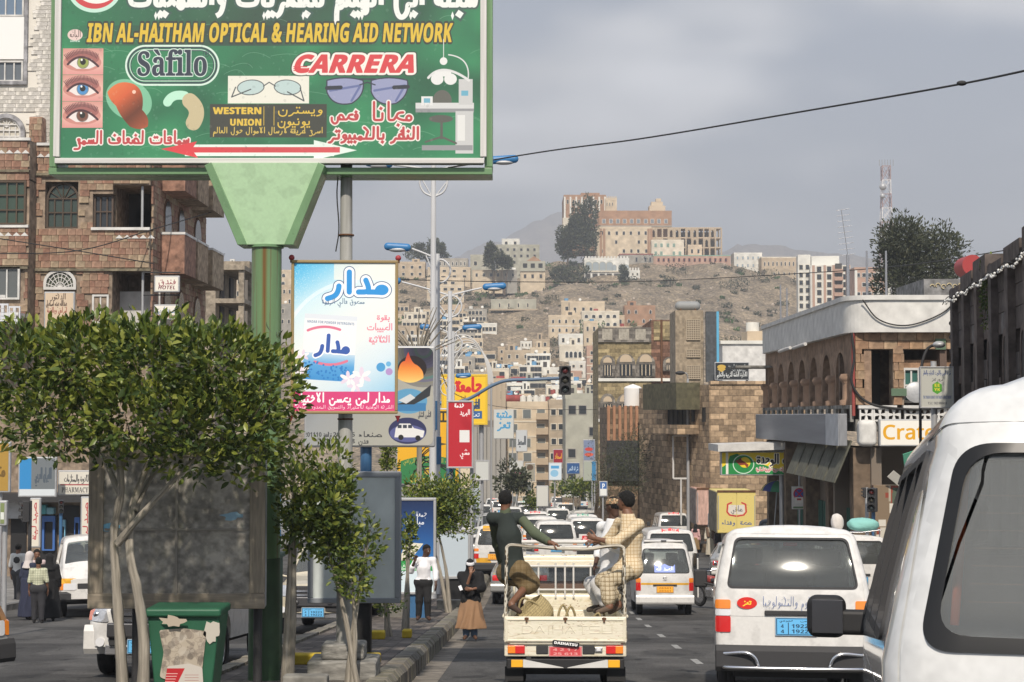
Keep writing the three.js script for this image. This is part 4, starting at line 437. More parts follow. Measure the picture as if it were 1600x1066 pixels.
// ---- the dark stone building at the right edge
{
const a=[X(1499,40),0,-40],b=[X(1690,25),0,-25],len=Math.hypot(b[0]-a[0],b[2]-a[2]),top=Y(468,40),g0=G(40)-0.4,t=thing('dark_stone_building','dark stone wall building with string lights along its stepped top, right edge','building',a,Math.atan2(-(b[2]-a[2]),b[0]-a[0])),h=top-g0;
const w=new B();w.box(len,h,5,len/2,top-h/2,-2.55);w.mesh('wall',M([0.03,0.028,0.027],0.95),t);const niches=[];for(let i=0;i<7;i++)niches.push([1.0+i*2.2,1.6+i*2.2,top-4.2,top-1.2]);stones(t,0,top-5.4,-0.04,len,5.4,0.42,0.75,DARKST,{seed:41,depth:0.08,skip:inRects(niches)});for(let i=0;i<8;i++){part(t,'pilaster',boxGeo(0.42,h+0.25,0.14),DARKST[i%3],0.25+i*2.2,top-h/2+0.12,0.12);const ni=part(t,'niche',exGeo(archPts(0.46,2.9,0,0,0.4),0.06),K.black,1.3+i*2.2,top-4.15,-0.02);part(ni,'niche_frame',exGeo(archPts(0.62,3.05,0,0,0.4),0.08,0,[archPts(0.46,2.9,0,0.001,0.4)]),DARKST[2]);part(t,'coping',boxGeo(1.9,0.18+(i%3)*0.14,0.5),DARKST[1],1.35+i*2.2,top+0.09+(i%3)*0.07,0);}
const q=rng(17),lt=[];const pts=[];for(let i=0;i<=120;i++){const x=i/120*len;pts.push([x,top-0.12+0.1*Math.abs(Math.sin(x*1.42)),0.36]);}part(t,'light_cord',tubeGeo(pts,0.012,240,4),K.wire);const bulb=new THREE.SphereGeometry(0.028,8,6);for(let i=0;i<110;i++){const p=pts[i+4];const m=part(t,'light_bulb',bulb,M([0.75,0.75,0.72],0.3),p[0],p[1]-0.05-q()*0.04,p[2]+(q()-0.5)*0.08);}const st=new B();for(let i=0;i<26;i++)st.add(new THREE.SphereGeometry(0.06,8,6),-0.08,top-0.4-i*0.17,0.1+(i%2)*0.05);st.each('light_bulb',K.dark,t);
}
// ---- the brown stone block beyond it, with its ribbed wing, tower and neighbours
{
const D=85,px=(p)=>X(p,D),y=(p)=>Y(p,D),g0=G(D)-1,bt=(base,s)=>{const c=far(T.worn,s);return c;},blk=dataTex(512,3.6,(u,v)=>{const r=Math.floor(v*12),x=u*8+(r%2)*0.5,c=Math.floor(x)%8,fx=x%1,fy=v*12%1,e=fx<0.03||fy<0.06;return(0.8+0.3*(hash(c,r,5)-0.5)+0.3*(fbm(u*30,v*30,4,6,30)-0.5))*(e?0.72:1);}),lit=M([0.58,0.42,0.27],0.95,{map:blk,bumpMap:blk,bumpScale:0.03}),t=thing('stone_block','plain brown stone block behind the bank sign kiosk','building',[px(1110),0,-D]);
const wr=px(1260)-px(1110),top=y(601);part(t,'front_wall',boxGeo(wr,top-g0,0.5),lit,wr/2,(top+g0)/2,-0.25);const p2=at(1000,650,97),dx=p2[0]-px(1110),dz=p2[2]+D,L=Math.hypot(dx,dz);const side=part(t,'side_wall',boxGeo(L,top-g0,0.5),lit,dx/2+0.2,(top+g0)/2,dz/2-0.1);side.rotation.y=Math.atan2(-dz,dx)+Math.PI;part(t,'roof',boxGeo(wr,0.3,12),K.concrete,wr/2,top-0.3,-6.3);part(t,'cornice',boxGeo(wr,0.18,0.6),lit,wr/2,top+0.09,-0.22);
const sx=(f)=>[0,-L/2+f*L,0],onSide=(name,w,h,dp,f,yy,m)=>part(side,name,boxGeo(w,h,dp),m,L/2-f*L,yy-(top+g0)/2,0.25+dp/2-0.02);const ol=M([0.13,0.12,0.07],0.9,{map:T.worn});onSide('overhang_panel',L*0.48,y(597)-y(640),1.3,0.36,(y(597)+y(640))/2,ol);const rw=onSide('recessed_window',L*0.28,y(640)-y(667),0.08,0.4,y(653),K.shutter);for(let i=0;i<5;i++)part(rw,'mullion',boxGeo(0.1,0.9,0.14),K.dark,(i-2)*L*0.065,0,0.02);for(const f of[0.06,0.2])onSide('slit_window',0.35,0.75,0.1,f,y(648),K.black);onSide('cantilever',L*0.45,0.5,1.2,0.36,y(672),lit);
const D2=99,qx=(p)=>X(p,D2),qy=(p)=>Y(p,D2),w=thing('ribbed_wing','brown wing with upright orange ribs below the white roof tank','building',[qx(948),0,-D2]),ww=qx(1012)-qx(948);part(w,'wall',boxGeo(ww,qy(636)-G(D2)+1,8),M([0.36,0.25,0.16],0.95,{map:blk}),ww/2,(qy(636)+G(D2)-1)/2,-4);for(let i=0;i<8;i++)part(w,'rib',new RoundedBoxGeometry(0.16,qy(634)-qy(690),0.3,1,0.02),M([0.5,0.26,0.15],0.9,{map:T.worn}),0.1+i*ww/7.3,(qy(634)+qy(690))/2,0.12);const u2=part(w,'upper_wall',boxGeo(qx(1045)-qx(1008),qy(610)-qy(690),7),M([0.38,0.26,0.17],0.95,{map:blk}),qx(1026)-qx(948),(qy(610)+qy(690))/2,-3.9);for(let i=0;i<3;i++)part(w,'rib',new RoundedBoxGeometry(0.16,qy(609)-qy(668),0.3,1,0.02),M([0.5,0.26,0.15],0.9,{map:T.worn}),qx(1012+i*12)-qx(948),(qy(609)+qy(668))/2,-0.3);part(w,'shop_band',boxGeo(ww,2.4,0.4),K.dark,ww/2,qy(720),0.1);
const tk=thing('roof_tank','white ribbed water tank standing on the ribbed brown wing','water tank',[X(989,101),Y(636,101),-101]);const r=28/(F/101)/2,th=32/(F/101),prof=[[0,0]];for(let i=0;i<=16;i++)prof.push([r*(i%2?1:0.96),th*i/17]);prof.push([r*0.8,th],[0,th+0.15]);part(tk,'barrel',latheGeo(prof,28),M([0.78,0.77,0.74],0.6));
// yellow stone building with arches
const D3=132,ex=(p)=>X(p,D3),ey=(p)=>Y(p,D3),yb=thing('arched_stone_building','yellow stone building with grey arched windows and a white lattice frieze','building',[ex(935),0,-D3]),rx=(p)=>ex(p)-ex(935),yel=M([0.5,0.4,0.22],0.95,{map:blk}),gry=M([0.32,0.29,0.25],0.95,{map:blk}),red=M([0.33,0.18,0.12],0.95,{map:blk});part(yb,'wall',boxGeo(rx(1018),ey(512)-G(D3)+1,9),yel,rx(1018)/2,(ey(512)+G(D3)-1)/2,-4.5);part(yb,'red_wall',boxGeo(rx(1057)-rx(1018),ey(500)-G(D3)+1,9),red,(rx(1057)+rx(1018))/2,(ey(500)+G(D3)-1)/2,-4.6);part(yb,'ochre_panel',boxGeo(rx(1054)-rx(1022),ey(502)-ey(532),0.1),yel,rx(1038),ey(517),-0.08);part(yb,'rain_pipe',rodGeo([rx(1034),ey(500),0.1],[rx(1034),ey(690),0.1],0.09),K.rust);
for(const[a,b,c]of[[512,535,0.1]])part(yb,'parapet',boxGeo(rx(1018),ey(a)-ey(b),0.25),gry,rx(1018)/2,(ey(a)+ey(b))/2,0.05);for(let i=0;i<3;i++)part(yb,'lattice_panel',boxGeo(rx(955)-rx(939),0.85,0.1),M([0.5,0.46,0.38],0.95,{map:T.worn}),rx(949+i*26),ey(523),0.16);part(yb,'grey_band',boxGeo(rx(1018),ey(570)-ey(592),0.12),gry,rx(1018)/2,ey(581),0.03);for(const yy of[593.5,657]){part(yb,'frieze',boxGeo(rx(1057),0.24,0.16),HC.white,rx(1057)/2,ey(yy),0.06);}part(yb,'grey_band',boxGeo(rx(1018),ey(628)-ey(655),0.12),gry,rx(1018)/2,ey(641),0.03);
for(const[a,b,yt,ym,ybm]of[[941,958,555,567,589],[966,990,553,566,589],[997,1021,553,566,589],[1039,1052,558,567,580],[941,958,615,628,654],[966,990,615,628,654]]){const x=(rx(a)+rx(b))/2,ww2=rx(b)-rx(a),f=part(yb,'arched_window',exGeo(archPts(ww2+0.3,ey(yt)-ey(ybm),0,0,0.1),0.16),gry,x,ey(ybm),0.04);part(f,'fanlight',exGeo(archPts(ww2*0.8,ww2*0.5,0,0,0.05),0.06),HC.sand,0,ey(ym)-ey(ybm),0.14);part(f,'pane',boxGeo(ww2*0.82,ey(ym+2)-ey(ybm)-0.15,0.06),K.window,0,(ey(ym+2)-ey(ybm))/2,0.16);for(const q of[-0.25,0,0.25])part(f,'window_bar',boxGeo(0.06,ey(ym+2)-ey(ybm)-0.2,0.05),HC.cream,q*ww2,(ey(ym+2)-ey(ybm))/2,0.2);}
// stair tower with lattice panels and the steel tank on top
const D4=112,tx=(p)=>X(p,D4),ty=(p)=>Y(p,D4),st=thing('stair_tower','tan stair tower with pierced panels between the arched building and the dark board','building',[tx(1078),0,-D4]);part(st,'wall',boxGeo(tx(1100)-tx(1056),ty(485)-G(D4)+1,4),M([0.43,0.35,0.25],0.95,{map:T.worn}),0,(ty(485)+G(D4)-1)/2,-2);for(const[a,b]of[[500,531],[547,558],[572,592]]){const f=part(st,'lattice_panel',boxGeo(tx(1095)-tx(1074),ty(a)-ty(b),0.1),M([0.25,0.2,0.15],0.95),tx(1084)-tx(1078),(ty(a)+ty(b))/2,0.02),g=new B(),w2=tx(1095)-tx(1074),h2=ty(a)-ty(b);for(let i=0;i<=6;i++)g.box(0.05,h2,0.06,(i/6-0.5)*w2,0,0.06);for(let i=0;i<=Math.round(h2/0.15);i++)g.box(w2,0.05,0.06,0,(i/Math.round(h2/0.15)-0.5)*h2,0.062);g.mesh('lattice',M([0.45,0.38,0.28],0.95),f);}
const ft=thing('steel_tank','grey steel tank lying on top of the tan stair tower','tank',[tx(1079),ty(476),-D4-1.5]);const c=part(ft,'barrel',new THREE.CapsuleGeometry(0.32,1.1,6,18),M([0.26,0.27,0.27],0.6));c.rotation.z=Math.PI/2;const lg=new B();for(const q of[-0.5,0.5])lg.box(0.08,0.5,0.5,q,-0.3,0);lg.each('cradle',K.rust,ft);
const bb=thing('board_back','tall dark board seen from its edge with a blue face, beside the stair tower','billboard',[tx(1107),0,-D4+2]);const b1=part(bb,'panel',boxGeo(tx(1116)-tx(1098),ty(490)-ty(598),0.4),M([0.1,0.11,0.12],0.8,{map:T.worn}),0,(ty(490)+ty(598))/2,0);part(b1,'blue_edge',boxGeo(0.16,ty(490)-ty(598),0.42),M([0.1,0.4,0.62],0.6),(tx(1116)-tx(1098))/2,0,0);part(bb,'post',rodGeo([0,ty(598),0],[0,G(D4-2),0],0.15),K.dark);
const D5=124,wx=(p)=>X(p,D5),wy=(p)=>Y(p,D5),wh=thing('white_building','plain white building behind the dark Arabic board','building',[wx(1172),0,-D5]);part(wh,'wall',boxGeo(wx(1215)-wx(1130),wy(536)-G(D5)+1,9),M([0.8,0.79,0.76],0.85,{map:T.plaster}),0,(wy(536)+G(D5)-1)/2,-4.5);part(wh,'coping',boxGeo(wx(1215)-wx(1130)+0.3,0.25,9.3),HC.white,0,wy(535),-4.5);part(wh,'roof_room',boxGeo(wx(1206)-wx(1172),wy(516)-wy(536),3),HC.sand,wx(1190)-wx(1172),wy(526),-3);part(wh,'water_tank',UC,HC.white,wx(1186)-wx(1172),wy(511),-3);
}
// ---------------------------------------------------------------- vehicles: a lofted body, hollowed and cut open, with glass, gaskets and lamps cut from the same skin
const csg=new Evaluator();csg.useGroups=false;csg.attributes=['position','normal'];
const br=(g)=>{const h=g.clone();for(const k of Object.keys(h.attributes))if(!['position','normal'].includes(k))h.deleteAttribute(k);const b=new Brush(h);b.updateMatrixWorld();return b;};
const cut=(a,b,op=SUBTRACTION)=>csg.evaluate(a,b,op);
const skin=(b)=>boxUV(flat(b.geometry.clone()));
// keys: [s, yBottom, yTop, halfSill, halfBelt, halfRoof, yBelt] from the rear (s = 0) to the front; the car looks towards -z
function loft(def,o=0,lift=0){ // o: offset inwards
const keys=def.keys,J=19,NS=def.ns??30,K=6,s0=keys[0][0],s1=keys[keys.length-1][0],row=(s)=>{let i=1;while(i<keys.length-1&&keys[i][0]<s)i++;const a=keys[i-1],b=keys[i],t=clamp((s-a[0])/(b[0]-a[0]));return a.map((v,k)=>lerp(v,b[k],t));};
const R=def.edge??0.09,ss0=[0.03,0.1,0.22,0.4,0.62,0.85].map((t)=>s0+R*t);for(let i=0;i<=NS;i++)ss0.push(lerp(s0,s1,i/NS));for(const k of keys)ss0.push(k[0]);ss0.sort((a,b)=>a-b);const S=ss0.filter((v,i)=>!i||v-ss0[i-1]>0.004);
const bend=(p,s,x,y)=>{const W=keys[2][4],w=1-ss(s,0,def.slantRange??1.3),wf=ss(s,s1-0.5,s1);let z=s+(def.slant??0)*softKnee(y,def.beltRear,0.12)*w+(def.curve??0)*Math.max(0,y-def.beltRear)**2*w-(def.bulge??0.05)*(1-(x/W)**2)*(1-ss(s,0,0.6))+(def.nose??0.14)*(1-(x/W)**2)*wf;z=s<=s0+1e-6?z+o:s>=s1-1e-6?z-o:z;p.push([x,y,-z]);};
const half=(s)=>{
let[,yb,yt,ws,wb,wt,yw]=row(s);if(s-s0<R){const c=1-(s-s0)/R,e=R*(1-Math.sqrt(1-c*c*0.999))*0.9;ws-=e;wb-=e;wt-=e*1.1;yt-=e*1.1;yb+=e*0.6;}ws-=o;wb-=o;wt-=o;yb+=o+lift;yt-=o;yw=Math.min(Math.max(yw,yb+0.05),yt-0.06);const r=Math.min(def.rr??0.12,(yt-yw)*0.7),crown=def.crown??0.035,h=[];
for(let j=0;j<=4;j++){const t=j/4;h.push([lerp(ws,wb,Math.sin(t*Math.PI/2)),lerp(yb,yw,t)]);}
const dx=wb-wt;for(let j=1;j<=3;j++){const t=j/3*0.999;h.push([wb-dx*(t*0.75+t*t*0.25),lerp(yw,yt-r,t)]);}
const n=J-7-3;for(let j=1;j<=n;j++){const a=j/n*Math.PI/2;h.push([wt-r*(1-Math.cos(a)),yt-r+r*Math.sin(a)*0.96+0.0001*j]);}
const wl=wt-r;for(let j=1;j<=3;j++){const t=j/3;h.push([wl*(1-t),yt-r+r*0.96+0.002+r*0.04+crown*(1-(1-t)**2)]);}
return h;
};
const rows=S.map((s)=>half(s)),m=rows[0].length,P0=[],quad=(a,b,c,d)=>{for(const t of[[a,b,c],[a,c,d]]){const[p,q,r]=t;const e=(u,v)=>Math.abs(u[0]-v[0])+Math.abs(u[1]-v[1])+Math.abs(u[2]-v[2])<1e-6;if(!e(p,q)&&!e(q,r)&&!e(p,r))P0.push(...p,...q,...r);}};
const pt=(i,j,f)=>{const p=[];bend(p,S[i],rows[i][j][0]*f,rows[i][j][1]);return p[0];};
for(let i=0;i+1<S.length;i++){
for(let j=0;j+1<m;j++){quad(pt(i,j,1),pt(i+1,j,1),pt(i+1,j+1,1),pt(i,j+1,1));quad(pt(i,j+1,-1),pt(i+1,j+1,-1),pt(i+1,j,-1),pt(i,j,-1));}
for(let k=-K;k<K;k++)quad(pt(i,0,k/K),pt(i+1,0,k/K),pt(i+1,0,(k+1)/K),pt(i,0,(k+1)/K));
}
for(let j=0;j+1<m;j++)for(let k=-K;k<K;k++){const e=S.length-1,a=k/K,b=(k+1)/K;quad(pt(0,j,a),pt(0,j,b),pt(0,j+1,b),pt(0,j+1,a));quad(pt(e,j+1,a),pt(e,j+1,b),pt(e,j,b),pt(e,j,a));}
const g=new THREE.BufferGeometry();g.setAttribute('position',new THREE.Float32BufferAttribute(P0,3));return toCreasedNormals(mergeVertices(g,1e-5),0.8);
}
const prismZ=(shape,a,b)=>place(exGeo(shape,b-a),0,0,-b); // from s = a to s = b, drawn in x, y
const prismX=(shape,w=4)=>{const g=exGeo(shape,w);g.applyMatrix4(new THREE.Matrix4().makeBasis(V3(0,0,-1),V3(0,1,0),V3(1,0,0)));g.translate(-w/2,0,0);return g;}; // drawn in s, y
const prismY=(shape,a,b)=>{const g=exGeo(shape,b-a);g.applyMatrix4(new THREE.Matrix4().makeBasis(V3(1,0,0),V3(0,0,-1),V3(0,1,0)));g.translate(0,a,0);return g;}; // drawn in x, s
class Car{
constructor(def){this.def=def;this.out=br(loft(def));this.shell=cut(this.out,br(loft(def,def.wall??0.045,0.12)));this.film=cut(br(loft(def,0.012)),br(loft(def,0.02)));this.bands={};}
band(up,down){const k=up+','+down;return this.bands[k]??=cut(br(loft(this.def,-up)),br(loft(this.def,down)));}
open(prism){this.shell=cut(this.shell,br(prism));return this;}
pane(prism){return skin(cut(this.film,br(prism),INTERSECTION));}
onSkin(prism,up=0.006,down=0.012){return skin(cut(this.band(up,down),br(prism),INTERSECTION));}
groove(prism,depth=0.008){this.shell=cut(this.shell,cut(this.band(0.01,depth),br(prism),INTERSECTION));return this;}
}
function wheelGeos(r=0.31,w=0.19){
const h=w/2,tyre=latheGeo([[r*0.62,-h*0.8],[r*0.8,-h],[r*0.94,-h*0.92],[r,-h*0.6],[r,-h*0.12],[r*0.985,-h*0.1],[r*0.985,h*0.1],[r,h*0.12],[r,h*0.6],[r*0.94,h*0.92],[r*0.8,h],[r*0.62,h*0.8]],28).rotateZ(Math.PI/2);
const rim=latheGeo([[0.0,h*0.55],[r*0.16,h*0.55],[r*0.2,h*0.35],[r*0.45,h*0.3],[r*0.55,h*0.6],[r*0.63,h*0.78],[r*0.63,-h*0.78],[0,-h*0.3]],24).rotateZ(-Math.PI/2);return[tyre,rim];
}
function addWheels(root,geos,spots,rimMat=K.steel){for(const[x,y,z]of spots){const t=part(root,'wheel',geos[0],K.rubber,x,y,z);const r=part(t,'rim',geos[1],rimMat);if(x<0)r.rotation.y=Math.PI;}}
function plateTex(bg,fg,a,b,split=true){return canvasTex(256,128,(g,w,h)=>{g.fillStyle=bg;g.fillRect(0,0,w,h);g.strokeStyle=fg;g.lineWidth=5;g.strokeRect(6,6,w-12,h-12);if(split){g.beginPath();g.moveTo(80,34);g.lineTo(80,120);g.stroke();arabic(g,'خصوصي',20,110,26,14,fg);arabic(g,'اليمن',150,236,26,14,fg);latin(g,'4',32,54,112,26,fg);latin(g,b,98,236,112,28,fg);latin(g,a,98,236,74,28,fg);latin(g,'4',32,52,74,26,fg);}else{latin(g,a,30,226,56,34,fg);latin(g,b,30,226,112,34,fg);}});}
const plateMat={blue:M([1,1,1],0.5,{map:plateTex('#63b4e6','#14304a','19223','19223')}),yellow:M([1,1,1],0.5,{map:plateTex('#f2b23a','#c06a12','28341','28341',false)}),red:M([1,1,1],0.6,{map:plateTex('#c9454a','#e0a09c','4 2 1 7','25 613',false)}),hilux:M([1,1,1],0.5,{map:plateTex('#63b4e6','#14304a','25','25671')})};
function faceUV(w,h){const g=new THREE.PlaneGeometry(w,h);return g;}
function plate(root,mat,x,y,z,turn=0,w=0.36,h=0.17,name='number_plate'){const b=part(root,name,new RoundedBoxGeometry(w+0.012,h+0.012,0.012,1,0.004),K.galv,x,y,z);b.rotation.y=turn;part(b,'plate_face',faceUV(w,h),mat,0,0,0.0075);return b;}
// seats and headrests that show through the glass: s from the rear
function seats(rows,w,y){const b=new B();for(const[s,n]of rows){for(let i=0;i<n;i++){const x=(i-(n-1)/2)*w/n;b.rbox(w/n-0.06,0.62,0.14,0.05,x,y+0.5,-s,0.12);b.rbox(0.26,0.2,0.1,0.04,x,y+0.93,-s-0.05,0.1);b.rbox(w/n-0.06,0.16,0.5,0.05,x,y+0.12,-s-0.26);}}return b;}
// the high van with one large rear window that stands in this traffic many times over
const HI={keys:[[0,0.42,1.98,0.845,0.85,0.735,1.26],[0.3,0.4,1.98,0.845,0.85,0.735,1.26],[3.4,0.4,1.98,0.845,0.85,0.735,1.26],[3.65,0.4,1.93,0.845,0.85,0.725,1.24],[4.35,0.4,1.22,0.835,0.84,0.77,1.05],[4.5,0.42,1.02,0.82,0.825,0.74,0.9],[4.62,0.46,0.92,0.76,0.78,0.68,0.82]],slant:0.25,curve:0.25,beltRear:1.27,bulge:0.055,slantRange:1.5,rr:0.17};
const hiaceRear=rpoly([[-0.725,1.31],[0.725,1.31],[0.625,1.875],[-0.625,1.875]],0.08),hiaceRearIn=rpoly([[-0.703,1.332],[0.703,1.332],[0.605,1.853],[-0.605,1.853]],0.07);
const hiaceSides=[[0.5,1.25],[1.3,2.15],[2.2,2.95],[3.05,3.72]];
function makeHiace(label,o={}){
const root=thing(o.name??'van',label,'van'),car=new Car(HI),paint=o.paint??K.white,side=hiaceSides.map(([a,b],i)=>rpoly(i===3?[[a,1.3],[b+0.2,1.3],[b+0.02,1.55],[b-0.25,1.8],[a,1.8]]:[[a+(i?0:0.1),1.3],[b,1.3],[b,1.8],[a+(i?0:0.28),1.8]],0.07));
const rear=prismZ(hiaceRearIn,-0.3,0.8),front=prismY(rpoly([[-0.7,4.26],[0.7,4.26],[0.62,3.74],[-0.62,3.74]],0.06),1.0,2.3);
const glass=[car.pane(rear),car.pane(front),...side.map((s)=>car.pane(prismX(s)))];
const gasket=[car.onSkin(prismZ(ringShape(hiaceRear,hiaceRearIn),-0.3,0.8),0.008,0.03)];
car.open(rear).open(front);for(const s of side)car.open(prismX(s));
for(const s of[0.78,3.75])car.open(prismX(circlePts(s,0.3,0.4)));
car.groove(prismZ(ringShape(rpoly([[-0.78,0.68],[0.78,0.68],[0.78,1.28],[0.66,1.915],[-0.66,1.915],[-0.78,1.28]],0.06),rpoly([[-0.773,0.687],[0.773,0.687],[0.773,1.28],[0.653,1.908],[-0.653,1.908],[-0.773,1.28]],0.055)),-0.3,0.9));
car.groove(prismZ(shapeOf([[-0.77,1.0],[0.77,1.0],[0.77,1.007],[-0.77,1.007]]),-0.3,0.4),0.006);
for(const s of[3.0,3.9])car.groove(prismX(shapeOf([[s,0.5],[s+0.012,0.5],[s+0.012,1.86],[s,1.86]])));
part(root,'body',skin(car.shell),paint);
part(root,'rear_window',glass[0],K.glass);part(root,'window_gasket',gasket[0],K.dark);part(root,'windscreen',glass[1],K.glass);for(const g of glass.slice(2))part(root,'side_window',g,K.darkglass);
for(const sx of[-1,1]){
const L=(y0,y1,m,n)=>part(root,n,car.onSkin(prismZ(rrect(0.17,y1-y0,0.02,sx*0.765,(y0+y1)/2),-0.2,0.1),0.014,0.02),m);
const t=L(0.83,1.005,K.redlens,'tail_lamp');t.add(L(1.01,1.08,K.lens,'reversing_lens'),L(1.085,1.185,K.amber,'indicator_lens'));
const fl=part(root,'headlight',car.onSkin(prismZ(rrect(0.3,0.16,0.03,sx*0.58,0.76),4.3,5),0.012,0.02),K.lens);part(fl,'indicator_lens',car.onSkin(prismZ(rrect(0.09,0.16,0.02,sx*0.78,0.76),4.2,5),0.012,0.02),K.amber);
const mir=new B();mir.rbox(0.18,0.24,0.07,0.03,sx*1.02,1.34,-3.92);mir.rod([sx*0.82,1.25,-3.85],[sx*0.98,1.28,-3.9],0.015);mir.mesh('wing_mirror',K.dark,root);
}
const bmp=part(root,'rear_bumper',place(bumper(1.68,0.26,0.16),0,0.55,0.02),K.dark);if(!o.plain){const t=new B();for(const y of[0.455])t.tube([[-0.78,y,-0.02],[-0.74,y,0.15],[0.74,y,0.15],[0.78,y,-0.02]],0.022,30,8);for(const sx of[-1,1])t.tube([[sx*0.76,0.6,0.1],[sx*0.5,0.61,0.16],[sx*0.42,0.56,0.16],[sx*0.38,0.46,0.15]],0.02,20,8);t.mesh('bumper_tube',K.chrome,root);}
part(root,'front_bumper',place(bumper(1.66,0.22,0.14),0,0.52,-4.62,0,Math.PI),K.dark);
part(root,'grille',car.onSkin(prismZ(rrect(0.8,0.13,0.02,0,0.77),4.3,5),0.008,0.02),K.dark);
const hd=new B();hd.rbox(0.62,0.055,0.03,0.012,0,1.045,0.06);hd.mesh('tailgate_handle',K.dark,root);
const st=part(root,'brake_lamp',new RoundedBoxGeometry(0.16,0.045,0.05,2,0.015),K.redlens,0,1.8,-0.36);
plate(root,o.plate??plateMat.blue,0.03,0.9,0.068,0,0.44,0.19);
seats([[1.0,3],[1.8,3],[2.7,2],[3.5,2]],1.45,0.72).mesh('seats',K.seat,root);
addWheels(root,wheelGeos(0.32,0.19),[[-0.72,0.32,-0.78],[0.72,0.32,-0.78],[-0.72,0.32,-3.75],[0.72,0.32,-3.75]]);
const un=new B();un.box(1.3,0.2,4.0,0,0.42,-2.3);un.mesh('underbody',K.black,root);
root.userData.car=car;delete root.userData.car;return root;
}
function circlePts(x,y,r,n=20){return shapeOf(Array.from({length:n},(_,i)=>[x+r*Math.cos(i/n*2*Math.PI),y+r*Math.sin(i/n*2*Math.PI)]));}
function ringShape(outer,inner){const s=outer.clone();s.holes=[new THREE.Path(inner.getPoints(6))];return s;}
function bumper(w,h,d){const s=shapeOf([[0,-h/2],[d*0.8,-h/2],[d,-h/3],[d,h*0.3],[d*0.85,h/2],[0,h/2]]),g=exGeo(s,w,0.012);g.applyMatrix4(new THREE.Matrix4().makeBasis(V3(0,0,1),V3(0,1,0),V3(-1,0,0)));g.translate(w/2,0,0);const p=g.attributes.position;for(let i=0;i<p.count;i++){const x=p.getX(i);if(p.getZ(i)>0.005)p.setZ(i,p.getZ(i)-0.5*d*Math.pow(Math.abs(x)/(w/2),6));}g.computeVertexNormals();return g;}
// puts a vehicle on the street with its rear at pixel px and distance d
function park(o,px,d,turn=0,lift=0){o.position.set(X(px,d),G(d)+lift,-d);o.rotation.order='YXZ';o.rotation.y=turn;o.rotation.x=(Math.abs(turn)>2?-1:1)*Math.atan(slope(d+2));return o;}
const spotTex=canvasTex(512,128,(g)=>arabic(g,'جامعة العلوم والتكنولوجيا',14,498,84,62,'#45639c',{weight:0.24}));
const hiace=makeHiace('white van with blue Arabic script and a red oval below its rear window');
{
const s=part(hiace,'script',faceUV(0.86,0.2),M([1,1,1],0.35,{map:spotTex,transparent:true}),0.07,1.16,0.066);
const e=part(hiace,'oval_sticker',new THREE.CircleGeometry(0.5,28),M([1,1,1],0.4,{map:canvasTex(160,96,(g,w,h)=>{g.fillStyle='#d32a22';g.fillRect(0,0,w,h);arabic(g,'تعز',46,114,58,34,'#f3d23c',{weight:0.7});})}),-0.5,1.15,0.046);e.scale.set(0.22,0.13,1);
}
